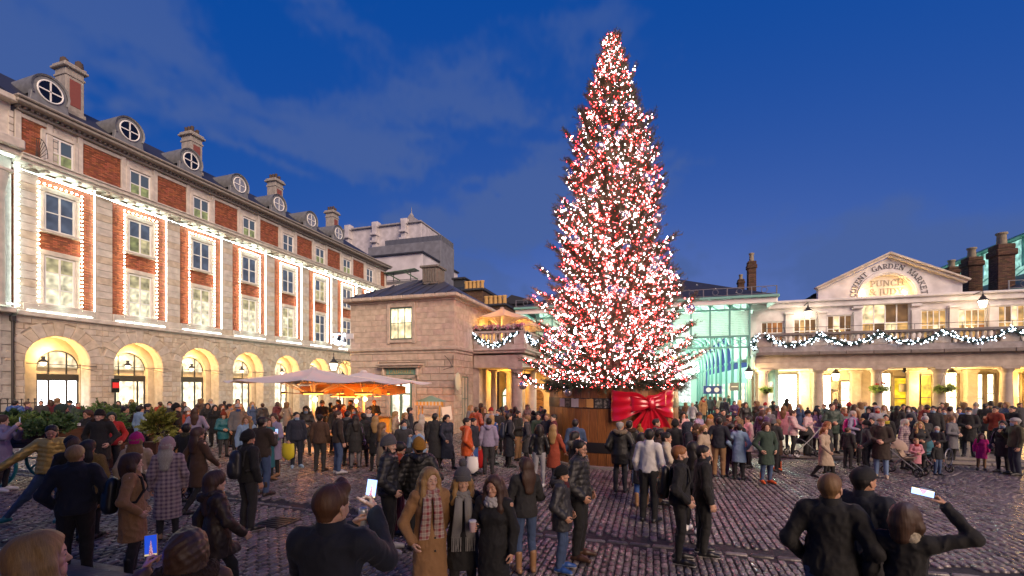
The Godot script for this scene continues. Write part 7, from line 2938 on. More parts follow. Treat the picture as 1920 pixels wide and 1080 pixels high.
# Hair in the head's own axes
func hair_mesh(style: String,fine: bool) -> ArrayMesh:
	var key := "hair"+style+str(fine)
	if cache.has(key): return cache[key]
	var long := style in ["long","longback","longside","pigtails"]
	var F := Field.new(Vector3(-0.2,-0.4 if long else -0.17,-0.2),Vector3(0.2,0.22,0.16),0.0075 if fine else 0.011)
	var vol := {"crop": 0.0,"short": 0.005,"quiff": 0.003,"thin": -0.001,"bob": 0.02,"curly": 0.032,"long": 0.016,"longback": 0.016,"longside": 0.018,"bun": 0.01,"tail": 0.01,"pigtails": 0.012}
	var v: float = vol.get(style,0.01)
	F.cap(Vector3(0,0.082,-0.028),Vector3(0,0.088,0.0),0.093+v,0.09+v,0.02,0.92,1.06)
	if style in ["crop","short","quiff","thin"]: F.cap(Vector3(0,0.04,-0.05),Vector3(0,-0.01,-0.052),0.074+v*0.5,0.052,0.03,1.0,0.85)
	else: F.cap(Vector3(0,0.03,-0.05),Vector3(0,0.0,-0.055),0.078+v,0.062+v,0.03,1.0,0.85)
	match style:
		"quiff": F.chain([Vector3(-0.04,0.15,0.05),Vector3(0.01,0.172,0.075),Vector3(0.05,0.168,0.085)],[0.035,0.03,0.018],0.03)
		"bob":
			for s in [-1.0,1.0]: F.chain([Vector3(s*0.075,0.08,0.0),Vector3(s*0.092,-0.01,0.005),Vector3(s*0.085,-0.09,0.015)],[0.04,0.042,0.03],0.04)
			F.cap(Vector3(0,0,-0.08),Vector3(0,-0.1,-0.07),0.085,0.08,0.04)
		"curly":
			for k in 60:
				var a := k*2.4
				var y := 0.18 - 0.0048*k
				F.cap(Vector3(cos(a)*0.1,y - 0.02,sin(a)*0.1 - 0.04),Vector3(cos(a)*0.108,y - 0.03,sin(a)*0.108 - 0.04),0.026,0.024,0.012)
		"long","longback","longside","pigtails":
			F.chain([Vector3(0,0.02,-0.085),Vector3(0,-0.12,-0.1),Vector3(0,-0.3,-0.115)],[0.09,0.095,0.07],0.04,1.15,0.5)
			if style != "longback":
				for s in [-1.0,1.0]:
					var fwd := 0.055 if style == "long" else 0.04
					F.chain([Vector3(s*0.066,0.1,0.02),Vector3(s*0.092,0.02,0.025),Vector3(s*0.1,-0.1,0.04),Vector3(s*0.115,-0.2,fwd),Vector3(s*0.11,-0.34,fwd+0.02)],[0.036,0.034,0.037,0.04,0.016],0.03)
					F.chain([Vector3(s*0.09,0.0,-0.05),Vector3(s*0.12,-0.14,-0.05),Vector3(s*0.125,-0.3,-0.04)],[0.05,0.05,0.03],0.04)
		"bun": F.cap(Vector3(0,0.14,-0.115),Vector3(0,0.145,-0.12),0.046,0.046,0.01)
		"tail": F.chain([Vector3(0,0.08,-0.115),Vector3(0,0.05,-0.16),Vector3(0,-0.1,-0.15)],[0.03,0.036,0.02],0.02)
	# the face stays free; a parting and strands
	F.cap(Vector3(0,0.035,0.13),Vector3(0,-0.09,0.13),0.086,0.082,0.02,0.78,1.0,true)
	if style in ["crop","short","quiff","thin","bun","tail"]:
		for s in [-1.0,1.0]:
			F.cap(Vector3(s*0.09,-0.02,0.06),Vector3(s*0.09,-0.1,0.06),0.075,0.09,0.012,1.0,1.0,true)
			F.cap(Vector3(s*0.095,0.035,-0.005),Vector3(s*0.095,0.0,0.0),0.026,0.024,0.006,1.0,1.0,true)
		F.below(Vector3(0,-1,0.0),0.035)
	if style == "thin": F.cap(Vector3(0,0.19,0.0),Vector3(0,0.19,0.01),0.07,0.07,0.02,1.0,1.0,true)
	var w := 95.0
	for kk in F.nz:
		for jj in F.ny:
			for ii in F.nx:
				var q := (kk*F.ny+jj)*F.nx+ii
				var e := F.f[q]
				if e < 0.03 and e > -0.03:
					var p := F.o+Vector3(ii,jj,kk)*F.c
					var an := atan2(p.x,p.z+0.02 - (0.0 if p.y > 0.0 else 0.1*p.y))
					F.f[q] = e+0.0006*(sin(an*17.0+4.0*sin(p.y*13.0+p.x*9.0))+0.8*sin(an*37.0+p.y*22.0+2.0*sin(p.z*40.0)))
	cache[key] = F.mesh()
	return cache[key]

func hat_mesh(style: String) -> ArrayMesh:
	if cache.has("hat"+style): return cache["hat"+style]
	var mb := MB.new()
	match style:
		"beanie","bobble","kidhat":
			var rows := []
			for j in 13:
				var ring := PackedVector3Array()
				for i in 30:
					var b := TAU*i/30
					var y: float
					var r: float
					if j < 4: y = [0.052,0.05,0.1,0.102][j]; r = [0.098,0.108,0.109,0.1][j]
					else:
						var a := PI/2*(j - 4)/8.0
						y = 0.1+0.112*sin(a)
						r = 0.1*cos(a)
					r *= 1.0+0.022*cos(b*15.0)
					ring.append(Vector3(sin(b)*r*0.93,y+0.012*cos(b)+(0.0 if j > 3 else 0.01*cos(b)),cos(b)*r*1.1 - 0.016))
				rows.append(ring)
			mb.grid(rows,true)
			if style != "beanie":
				var F := Field.new(Vector3(-0.08,0.17,-0.1),Vector3(0.08,0.33,0.06),0.009)
				F.cap(Vector3(0,0.245,-0.02),Vector3(0,0.25,-0.02),0.046,0.046,0.01)
				F.ripple(0.006,0.025,1.0)
				F.into(mb)
		"cap","flatcap":
			var rows := []
			for j in 9:
				var ring := PackedVector3Array()
				for i in 24:
					var b := TAU*i/24
					var a := PI/2*j/8.0
					var r := 0.103*cos(a)*(1.08 if style == "flatcap" and j < 5 else 1.0)
					ring.append(Vector3(sin(b)*r*0.94,0.085+(0.105 if style == "cap" else 0.085)*sin(a)+0.01*cos(b),cos(b)*r*1.1 - 0.014))
				rows.append(ring)
			mb.grid(rows,true)
			var pr := []
			for q in 3:
				var row := PackedVector3Array()
				for i in 11:
					var b := -1.1+2.2*i/10.0
					var e: float = [0.0,0.062 if style == "cap" else 0.04,0.0][q]*cos(b*1.3)
					row.append(Vector3(sin(b)*(0.1+e*0.3),0.092 - e*0.25+0.012*cos(b) - (0.006 if q == 2 else 0.0),cos(b)*0.108 - 0.012+e))
				pr.append(row)
			mb.grid([pr[1],pr[0]]); mb.grid([pr[2],pr[1]])
		"hood":
			var F := Field.new(Vector3(-0.16,-0.2,-0.2),Vector3(0.16,0.24,0.14),0.011)
			F.cap(Vector3(0,0.08,-0.03),Vector3(0,0.09,0.01),0.118,0.112,0.03,0.95,1.1)
			F.cap(Vector3(0,0.02,-0.04),Vector3(0,-0.13,-0.04),0.115,0.115,0.04)
			F.ripple(0.004,0.08,1.3)
			F.cap(Vector3(0,0.06,0.15),Vector3(0,-0.12,0.14),0.09,0.085,0.02,0.95,1.0,true)
			F.cap(Vector3(0,0.05,0.06),Vector3(0,-0.1,0.06),0.085,0.08,0.01,1.0,1.0,true)
			F.into(mb)
		"headband":
			mb.lathe([Vector2(0.098,0.06),Vector2(0.106,0.07),Vector2(0.104,0.12),Vector2(0.094,0.13)],24,Vector3(0,0,-0.014))
		"mask":
			var rows := []
			for j in 5:
				var row := PackedVector3Array()
				for i in 11:
					var b := -1.25+2.5*i/10.0
					var y := 0.022 - 0.022*j
					row.append(Vector3(sin(b)*0.072,y - 0.01*cos(b)*(1.0 if j > 2 else 0.2),0.022+cos(b)*(0.094 - 0.01*absf(j - 1.5))))
				rows.append(row)
			rows.reverse()
			mb.grid(rows)
			for s in [-1.0,1.0]: mb.tube([Vector3(s*0.068,0.015,0.055),Vector3(s*0.083,0.03,0.0)],0.0025,4,false)
		"glasses":
			for s in [-1.0,1.0]:
				var pp := []
				for q in 13: pp.append(Vector3(s*0.031+0.021*cos(TAU*q/12),0.038+0.017*sin(TAU*q/12),0.1))
				mb.tube(pp,0.0022,5,false)
				mb.tube([Vector3(s*0.052,0.042,0.098),Vector3(s*0.078,0.04,0.0)],0.0022,5)
			mb.tube([Vector3(-0.01,0.042,0.104),Vector3(0.01,0.042,0.104)],0.0022,5)
	cache["hat"+style] = mb.mesh()
	return cache["hat"+style]

func face_mesh(part: String) -> ArrayMesh:
	if cache.has("face"+part): return cache["face"+part]
	var mb := MB.new()
	match part:
		"eyes":
			for s in [-1.0,1.0]: mb.ball(Vector3(s*0.031,0.0375,0.0932),0.0125,10,6,Vector3(1.05,0.34,0.22))
		"pupils":
			for s in [-1.0,1.0]: mb.ball(Vector3(s*0.031,0.038,0.0952),0.0056,8,5,Vector3(1,0.95,0.3))
		"brows":
			for s in [-1.0,1.0]: mb.tube([Vector3(s*0.014,0.059,0.098),Vector3(s*0.032,0.065,0.093),Vector3(s*0.05,0.058,0.08)],[0.0042,0.0045,0.002],6)
		"lips":
			mb.tube([Vector3(-0.024,-0.021,0.083),Vector3(-0.008,-0.0235,0.0945),Vector3(0.008,-0.0235,0.0945),Vector3(0.024,-0.021,0.083)],[0.0015,0.0036,0.0036,0.0015],6)
			mb.tube([Vector3(-0.022,-0.0225,0.083),Vector3(-0.008,-0.031,0.092),Vector3(0.008,-0.031,0.092),Vector3(0.022,-0.0225,0.083)],[0.0015,0.0042,0.0042,0.0015],6)
		"smile":
			mb.tube([Vector3(-0.02,-0.0218,0.0875),Vector3(-0.008,-0.027,0.0955),Vector3(0.008,-0.027,0.0955),Vector3(0.02,-0.0218,0.0875)],[0.0014,0.003,0.003,0.0014],6)
		"beard":
			var F := Field.new(Vector3(-0.1,-0.1,-0.02),Vector3(0.1,0.05,0.13),0.008)
			for s in [-1.0,1.0]: F.chain([Vector3(s*0.072,0.02,0.01),Vector3(s*0.058,-0.03,0.03),Vector3(0,-0.062,0.066)],[0.014,0.024,0.026],0.02)
			F.cap(Vector3(-0.02,-0.014,0.09),Vector3(0.02,-0.014,0.09),0.009,0.009,0.008)
			F.cap(Vector3(0,-0.03,0.1),Vector3(0,-0.031,0.1),0.014,0.014,0.006,1.6,1.0,true)
			F.ripple(0.002,0.015,1.0)
			F.into(mb)
	cache["face"+part] = mb.mesh()
	return cache["face"+part]

func wear_mesh(what: String) -> ArrayMesh:
	if cache.has("wear"+what): return cache["wear"+what]
	var mb := MB.new()
	match what:
		"scarf","snood":
			var F := Field.new(Vector3(-0.17,1.36,-0.16),Vector3(0.17,1.6,0.2),0.011)
			for k in 12:
				var a := TAU*k/12
				var b := TAU*(k+1)/12
				F.cap(Vector3(sin(a)*0.078,1.49 - 0.022*cos(a),cos(a)*0.078),Vector3(sin(b)*0.078,1.49 - 0.022*cos(b),cos(b)*0.078),0.036,0.036,0.02)
				F.cap(Vector3(sin(a)*0.09,1.445 - 0.022*cos(a),cos(a)*0.09),Vector3(sin(b)*0.09,1.445 - 0.022*cos(b),cos(b)*0.09),0.036,0.036,0.012)
			F.ripple(0.005,0.06,0.5)
			F.into(mb)
		"scarf_tails":
			for s in [-1.0,1.0]:
				var rows := []
				for j in 10:
					var u := j/9.0
					var row := PackedVector3Array()
					for i in 12:
						var b := TAU*i/12
						row.append(Vector3(s*(0.055+0.03*u)+cos(b)*(0.045+0.02*u),1.44 - 0.48*u,0.135+0.05*sin(PI*minf(1.0,u*1.4))+sin(b)*0.02+0.004*sin(i*2.0+j)))
					rows.append(row)
				rows.reverse()
				mb.grid(rows,true)
		"fringe":
			for s in [-1.0,1.0]:
				for k in 9:
					var x: float = s*0.085 - 0.055+0.0138*k
					mb.tube([Vector3(x,0.97,0.165),Vector3(x+0.006*sin(k*2.0),0.9,0.172),Vector3(x+0.012*sin(k*3.0),0.8,0.17)],0.006,5)
		"fur":
			var F := Field.new(Vector3(-0.22,1.34,-0.22),Vector3(0.22,1.62,0.2),0.011)
			for k in 10:
				var a := PI*0.42+TAU*0.58*k/10
				var b := PI*0.42+TAU*0.58*(k+1)/10
				F.cap(Vector3(sin(a)*0.125,1.5+0.02*cos(a),cos(a)*0.12 - 0.03),Vector3(sin(b)*0.125,1.5+0.02*cos(b),cos(b)*0.12 - 0.03),0.052,0.052,0.02)
			F.ripple(0.012,0.032,2.0)
			F.into(mb)
		"hooddown":
			var F := Field.new(Vector3(-0.2,1.28,-0.26),Vector3(0.2,1.58,0.12),0.013)
			F.chain([Vector3(0.1,1.49,0.03),Vector3(0.105,1.49,-0.06),Vector3(0.0,1.45,-0.13),Vector3(-0.105,1.49,-0.06),Vector3(-0.1,1.49,0.03)],[0.036,0.046,0.066,0.046,0.036],0.04)
			F.ripple(0.004,0.07,1.0)
			F.into(mb)
		"collar":
			mb.lathe([Vector2(0.098,1.44),Vector2(0.1,1.47),Vector2(0.08,1.545),Vector2(0.074,1.545),Vector2(0.085,1.45)],20,Vector3(0,0,-0.008))
		"backpack":
			var F := Field.new(Vector3(-0.2,0.95,-0.4),Vector3(0.2,1.48,-0.08),0.014)
			F.cap(Vector3(0,1.32,-0.22),Vector3(0,1.06,-0.24),0.13,0.15,0.03,1.0,0.62)
			F.cap(Vector3(0,1.08,-0.31),Vector3(0,1.18,-0.31),0.09,0.08,0.015,1.1,0.4)
			F.into(mb)
		"straps":
			for s in [-1.0,1.0]:
				var rows := []
				var path := [Vector3(s*0.1,1.16,-0.16),Vector3(s*0.105,1.4,-0.125),Vector3(s*0.11,1.505,-0.02),Vector3(s*0.115,1.42,0.11),Vector3(s*0.13,1.25,0.14),Vector3(s*0.17,1.1,0.06),Vector3(s*0.15,1.08,-0.14)]
				mb.tube(path,0.018,6)
		"shoulderbag":
			var F := Field.new(Vector3(-0.42,0.66,-0.14),Vector3(-0.16,1.05,0.16),0.014)
			F.cap(Vector3(-0.29,0.86,-0.05),Vector3(-0.29,0.86,0.06),0.1,0.1,0.02,0.5,1.0)
			F.into(mb)
			mb.tube([Vector3(-0.29,0.94,-0.06),Vector3(-0.22,1.3,-0.1),Vector3(-0.13,1.52,-0.02),Vector3(-0.2,1.3,0.12),Vector3(-0.29,0.94,0.07)],0.01,5)
		"buttons":
			for k in 3: mb.ball(Vector3(0.035,1.12 - 0.15*k,0.142+0.006*k),0.014,8,4,Vector3(1,1,0.5))
		"zip":
			mb.tube([Vector3(0,1.46,0.088),Vector3(0,1.32,0.132),Vector3(0,1.1,0.124),Vector3(0,0.9,0.145)],0.006,5)
	cache["wear"+what] = mb.mesh()
	return cache["wear"+what]

const PAINT := {"black": [0.009,0.009,0.01],"soft": [0.02,0.02,0.022],"charcoal": [0.035,0.035,0.04],"navy": [0.012,0.017,0.035],"darknavy": [0.008,0.011,0.022],"grey": [0.14,0.14,0.155],"palegrey": [0.34,0.34,0.37],"camel": [0.32,0.17,0.07],"brown": [0.07,0.035,0.02],"darkbrown": [0.03,0.018,0.012],"tan": [0.27,0.15,0.07],"beige": [0.4,0.31,0.22],"cream": [0.55,0.48,0.37],"white": [0.68,0.66,0.65],"red": [0.42,0.02,0.02],"orange": [0.55,0.09,0.015],"rust": [0.3,0.05,0.02],"burgundy": [0.1,0.01,0.02],"pink": [0.55,0.22,0.27],"palepink": [0.58,0.4,0.39],"hotpink": [0.62,0.01,0.22],"lilac": [0.26,0.23,0.35],"purple": [0.08,0.04,0.12],"blue": [0.03,0.09,0.3],"denim": [0.045,0.08,0.17],"paledenim": [0.16,0.24,0.4],"lightblue": [0.24,0.36,0.52],"teal": [0.015,0.14,0.17],"green": [0.025,0.05,0.035],"olive": [0.06,0.055,0.025],"mustard": [0.42,0.2,0.02],"yellow": [0.6,0.5,0.03],"gold": [0.5,0.33,0.09],"blond": [0.42,0.25,0.09],"darkblond": [0.24,0.13,0.05],"ginger": [0.34,0.13,0.035],"auburn": [0.12,0.05,0.018],"chestnut": [0.075,0.034,0.017],"dark": [0.016,0.011,0.009],"silver": [0.36,0.35,0.34],"ash": [0.55,0.5,0.42]}

func cloth(name_: String,what := "cloth") -> StandardMaterial3D:
	var c: Array = PAINT.get(name_,[0.1,0.1,0.1])
	var col := Color(c[0],c[1],c[2])
	match what:
		"cloth": return mat("cloth_"+name_,col,0.85,{"tex": noise_tex("weave",0.09,0.78,1.0,3,61),"bump": noise_tex("weave",0.09,0.78,1.0,3,61),"bump_scale": 0.15,"scale": Vector3(4,4,4),"world": false,"rim": 0.25})
		"puff": return mat("puff_"+name_,col,0.55,{"tex": noise_tex("weave",0.09,0.78,1.0,3,61),"scale": Vector3(3,3,3),"world": false})
		"metal": return mat("shiny_"+name_,col,0.42,{"metal": 0.4})
		"knit": return mat("knit_"+name_,col,0.95,{"tex": noise_tex("knit",0.16,0.55,1.0,2,62,FastNoiseLite.TYPE_CELLULAR),"bump": noise_tex("knit",0.16,0.55,1.0,2,62,FastNoiseLite.TYPE_CELLULAR),"bump_scale": 0.4,"scale": Vector3(7,7,7),"world": false,"rim": 0.3})
		"hair": return mat("hair_"+name_,col,0.6,{"tex": noise_tex("strand",0.06,0.6,1.0,4,63),"bump": noise_tex("strand",0.06,0.6,1.0,4,63),"bump_scale": 0.18,"scale": Vector3(19,1.1,19),"world": false})
		"fur": return mat("fur_"+name_,col,0.95,{"tex": noise_tex("fur",0.12,0.35,1.0,3,64),"bump": noise_tex("fur",0.12,0.35,1.0,3,64),"bump_scale": 1.2,"scale": Vector3(5,5,5),"world": false})
		"leather": return mat("leather_"+name_,col,0.4,{"bump": noise_tex("stone_grain",0.05,0.0,1.0,4,8),"bump_scale": 0.1,"scale": Vector3(6,6,6),"world": false})
	return null

func plaid(key: String,a: Color,b: Color,c: Color) -> StandardMaterial3D:
	if mats.has(key): return mats[key]
	var im := Image.create(128,128,false,Image.FORMAT_RGB8)
	for y in 128:
		for x in 128:
			var u := 0.5*((1.0 if x % 64 < 26 else 0.0)+(1.0 if y % 64 < 26 else 0.0))
			var col := a.lerp(b,u)
			if x % 64 in [40,41,42,50,51] or y % 64 in [40,41,42,50,51]: col = col.lerp(c,0.7)
			im.set_pixel(x,y,col.linear_to_srgb())
	return mat(key,Color(1,1,1),0.9,{"tex": ImageTexture.create_from_image(im),"scale": Vector3(7,7,7),"world": false})

const SKINS := [[0.58,0.34,0.235],[0.53,0.29,0.19],[0.5,0.275,0.18],[0.6,0.37,0.27],[0.22,0.11,0.065],[0.34,0.18,0.11]]

func skin(k: int) -> StandardMaterial3D:
	var c: Array = SKINS[k % SKINS.size()]
	var m := mat("skin_%d" % (k % SKINS.size()),Color(c[0],c[1],c[2]),0.5,{"tex": noise_tex("skin_tone",0.03,0.86,1.0,3,65),"scale": Vector3(4,4,4),"world": false})
	m.subsurf_scatter_enabled = true
	m.subsurf_scatter_strength = 0.12
	return m

# spec: at,h,yaw,kind,pose,top (cut colour),legs (cut colour),hair (style colour),extras,turn,tilt,fine,skin
func person(label: String,at: Vector3,h: float,yaw: float,kind: String,pose: String,top: String,legs: String,hair: String,extras: Array,turn := 0.0,tilt := 0.0,fine := false,skin_no := 0) -> Node3D:
	var child := h < 1.32
	var s := h/1.755
	var big := 1.0 if not child else clampf(1.0+(1.4 - h)*0.62,1.0,1.32)
	var P := thing("person",label,"person",at,yaw,"people on the piazza")
	P.scale = Vector3(s,s,s) if not fine else Vector3(s,s,s)
	var J := pose_of(pose)
	var sex := "man" if kind == "man" else "woman"
	obj("body",body_mesh(sex,pose,turn,tilt,fine,big),skin(skin_no),P)
	var hx := head_xform(J,turn,tilt,big)
	var put := func(called: String,m: ArrayMesh,mt: Material) -> MeshInstance3D:
		var o := obj(called,m,mt,P)
		o.transform = hx
		return o
	var tw := top.split(" ")
	var tmat := cloth(tw[1],"puff" if tw[0] in ["puffer","shortpuffer","parka"] else "cloth")
	if tw.size() > 2: tmat = cloth(tw[1],tw[2]) if tw[2] in ["metal","leather","fur","knit"] else tmat
	if tw.size() > 2 and tw[2] == "plaid": tmat = plaid("plaid_"+tw[1],Color(0.3,0.22,0.22),Color(0.08,0.05,0.09),Color(0.4,0.35,0.35))
	obj({"shirt": "shirt","hoodie": "hoodie","coat": "coat","longcoat": "coat","dresscoat": "coat"}.get(tw[0],"jacket"),top_mesh(sex,pose,tw[0],fine),tmat,P)
	var lw := legs.split(" ")
	obj("trousers",legs_mesh(sex,pose,"under" if tw[0] in ["coat","longcoat","dresscoat","parka","puffer"] else lw[0],fine),cloth(lw[1]),P)

	var sh := "black"
	var boot := false
	var sole := "soft"
	for e in extras:
		var w: PackedStringArray = e.split(" ")
		if w[0] == "shoes": sh = w[1]; sole = w[2] if w.size() > 2 else sole
		if w[0] == "boots": sh = w[1]; boot = true
	var sm := shoes_mesh(pose,boot,fine)
	var so := obj("shoes",sm[0],cloth(sh,"leather"),P)
	obj("soles",sm[1],cloth(sole),so)
	# face
	put.call("eyes",face_mesh("eyes"),mat("eye_white",Color(0.3,0.27,0.25),0.25))
	put.call("pupils",face_mesh("pupils"),mat("eye_dark",Color(0.012,0.008,0.006),0.12))
	var hw := hair.split(" ")
	put.call("eyebrows",face_mesh("brows"),cloth(hw[1] if hw.size() > 1 and hw[1] not in ["blond","ash","silver"] else "chestnut","hair"))
	put.call("lips",face_mesh("lips"),mat("lips_%s" % sex,Color(0.36,0.12,0.1) if sex == "woman" else Color(0.34,0.16,0.12),0.4))
	if hw[0] != "none": put.call("hair",hair_mesh(hw[0],fine),cloth(hw[1],"hair"))
	if tw[0] in ["jacket","coat","longcoat","fitted","dresscoat","shirt"]: obj("collar",wear_mesh("collar"),tmat,P)
	if tw[0] in ["puffer","hoodie","parka"] and not "hood" in " ".join(extras): obj("hood",wear_mesh("hooddown"),tmat,P)
	for e in extras:
		var w: PackedStringArray = e.split(" ")
		match w[0]:
			"beanie","bobble","kidhat","headband":
				var ht: MeshInstance3D = put.call("hat",hat_mesh(w[0]),cloth(w[1],"knit"))
				ht.transform = hx*Transform3D(Basis.from_scale(Vector3.ONE*(1.16 if hw[0] in ["long","longback","bob","curly","pigtails"] else 1.07)),Vector3(0,-0.012,0))
			"cap","flatcap":
				var ht: MeshInstance3D = put.call("hat",hat_mesh(w[0]),cloth(w[1]))
				ht.transform = hx*Transform3D(Basis.from_scale(Vector3.ONE*(1.14 if hw[0] in ["long","longback","bob","curly","pigtails"] else 1.06)),Vector3(0,-0.01,0))
			"hood": put.call("hood",hat_mesh("hood"),cloth(w[1]))
			"mask": put.call("face_mask",hat_mesh("mask"),cloth(w[1]))
			"glasses": put.call("glasses",hat_mesh("glasses"),cloth("black","leather"))
			"beard": put.call("beard",face_mesh("beard"),cloth(w[1],"hair"))
			"smile": put.call("teeth",face_mesh("smile"),mat("teeth",Color(0.62,0.58,0.52),0.3))
			"scarf","snood":
				var sc := obj("scarf",wear_mesh("scarf"),cloth(w[1],"knit"),P)
				if w.size() > 2: obj("tail",wear_mesh("scarf_tails"),cloth(w[1],"knit"),sc)
			"plaidscarf":
				var pm := plaid("plaid_scarf",Color(0.42,0.36,0.3),Color(0.2,0.02,0.03),Color(0.03,0.02,0.05))
				var sc := obj("scarf",wear_mesh("scarf"),pm,P)
				obj("tail",wear_mesh("scarf_tails"),pm,sc)
			"fur": obj("fur_trim",wear_mesh("fur"),cloth(w[1],"fur"),P)
			"hoodup": put.call("hood",hat_mesh("hood"),tmat)
			"backpack":
				var bp := obj("backpack",wear_mesh("backpack"),cloth(w[1],"leather"),P)
				obj("straps",wear_mesh("straps"),cloth(w[2] if w.size() > 2 else w[1]),bp)
			"bag": obj("shoulder_bag",wear_mesh("shoulderbag"),cloth(w[1],"leather"),P)
			"buttons": obj("buttons",wear_mesh("buttons"),cloth("black","leather"),P)
			"zip": obj("zip",wear_mesh("zip"),cloth("grey","leather"),P)
			"fringe": obj("fringe",wear_mesh("fringe"),cloth(w[1],"knit"),P)
	return P

# ---------------------------------------------------------------- who stands where

var people := {}

func at_head(px: float,py: float,h: float,g := 0.0) -> Vector3:    # where a figure of height h stands whose head is seen there
	var q := ray(px)
	var d := 10.0
	for k in 8: d = (EYE - ground_y(q.x*d) - g - h)*FOCAL/(py - 726.0)
	d = clampf(d,1.5,60.0)
	return Vector3(q.x*d,ground_y(q.x*d)+g,q.y*d)

# column,head row,height,facing (0 = to the eye,90 = right,180 = away),kind and pose,top,legs,hair,extras,label
func p(px: float,py: float,h: float,face: float,kp: String,top: String,legs: String,hair: String,extra: String,label: String,g := 0.0,depth := 0.0,turn := 0.0,tilt := 0.0) -> Node3D:
	var at := at_head(px,py,h,g)
	if depth > 0.0: at = spot(px,depth)+Vector3(0,g,0)
	var d := project(at).z
	if at.x > 3.2 and at.z < -20.1 and g == 0.0: at.y = 0.2
	if at.y == 0.2 and d > 20: at.y = 0.2
	var k := kp.split(" ")
	var yaw := atan2(-at.x,-at.z)+deg_to_rad(face)
	var ex: Array = Array(extra.split(";")) if extra else []
	var n := people.size()
	if turn == 0.0: turn = [-0.4,0.3,0.0,0.4,-0.2,0.0,0.2][(n*5+2) % 7] if d < 20.0 else 0.0
	var o := person(label,at,h,yaw,k[0],k[1],top,legs,hair,ex,turn,tilt,d < 7.8,[0,1,2,3,0,1][n % 6])
	people[label] = [o,k[1]]
	return o

func held(label: String,left := false,reach := 0.075) -> Transform3D:      # the grip of a person's hand,its y along the forearm
	var o: Node3D = people[label][0]
	var J := pose_of(people[label][1])
	var e: Vector3 = J.el if left else J.er
	var w: Vector3 = J.wl if left else J.wr
	var d := (w - e).normalized()
	return o.transform*Transform3D(Basis.IDENTITY,w+d*reach)

func phone(at: Vector3,face_to: Vector3,roll: float,label: String,screen: Color,energy := 2.5,case := "soft") -> void:
	var tf := look(at,face_to,1.0,roll)
	var P := thing("phone",label,"phone",at)
	P.transform = tf
	var b := MB.new()
	b.box(Vector3.ZERO,Vector3(0.076,0.156,0.009),0.004)
	obj("case",b,cloth(case,"leather"),P)
	var s := MB.new()
	s.box(Vector3(0,0,0.005),Vector3(0.069,0.147,0.002))
	obj("screen",s,screen_mat(screen,energy,roll),P)
	var l := omni("screen_light",at+tf.basis.z*0.12,screen,0.003,0.04)

func screen_mat(c: Color,energy: float,roll: float) -> StandardMaterial3D:     # a live picture: sky,lit tree,dark crowd
	var im := Image.create(48,96,false,Image.FORMAT_RGB8)
	var r := RandomNumberGenerator.new()
	r.seed = 7
	var side := absf(roll) > 0.8
	for y in 96:
		for x in 48:
			var u := x/48.0
			var v := y/96.0
			if side:
				var q := u
				u = v
				v = q
			var col := Color(0.12,0.3,0.8) if c.b - c.r > 0.4 else Color(0.62,0.75,1.0)
			if v > 0.72: col = Color(0.85,0.75,0.55) if v < 0.8 else Color(0.12,0.1,0.12)*r.randf_range(0.5,1.8)
			if absf(u - 0.52) < (v - 0.16)*0.32 and v < 0.78: col = [Color(1,0.9,0.95),Color(0.7,0.3,0.4),Color(0.4,0.2,0.25)][r.randi() % 3]
			im.set_pixel(x,y,col)
	var m := mat("phone_screen_%d%d" % [int(c.r*90),int(c.b*90)],Color(0.02,0.02,0.02),0.1,{"emit": Color(1,1,1) if energy > 0.5 else c,"energy": energy*0.75,"emit_tex": ImageTexture.create_from_image(im)})
	m.uv1_triplanar = true
	m.uv1_world_triplanar = false
	m.uv1_scale = Vector3(1.0/0.069,1.0/0.147,1.0)
	m.uv1_offset = Vector3(0.5,0.5,0)
	return m

func cup(at: Vector3,label: String,c := "white") -> void:
	var C := thing("cup",label,"cup",at)
	var b := MB.new()
	b.lathe([Vector2(0.0,-0.06),Vector2(0.03,-0.06),Vector2(0.04,0.05),Vector2(0.0,0.05)],16)
	obj("cup_body",b,cloth(c),C)
	var l := MB.new()
	l.lathe([Vector2(0.043,0.048),Vector2(0.043,0.056),Vector2(0.038,0.066),Vector2(0.0,0.066)],16)
	obj("lid",l,cloth("white"),C)

func carrier(at: Vector3,label: String,c: String,w := 0.3,h := 0.36) -> void:
	var B := thing("carrier_bag",label,"bag",at)
	var m := MB.new()
	var rows := []
	for j in 6:
		var u := j/5.0
		var ring := PackedVector3Array()
		for i in 16:
			var a := TAU*i/16
			var f := (0.55+0.45*sin(PI*(0.25+0.6*(1.0 - u))))*(0.25 if j == 0 else 1.0)
			ring.append(Vector3(cos(a)*w*0.5*f*(1.0+0.06*sin(a*5.0+j)),-h+h*u,-sin(a)*0.09*f))
		rows.append(ring)
	m.grid(rows,true)
	obj("bag_body",m,cloth(c,"leather"),B)
	var t := MB.new()
	t.tube([Vector3(-0.07,-0.02,0),Vector3(0,0.12,0),Vector3(0.07,-0.02,0)],0.008,5)
	obj("handle",t,cloth(c),B)

func make_people() -> void:
	nearest_people()
	left_people()
	middle_people()
	right_people()
	far_people()
	held_things()

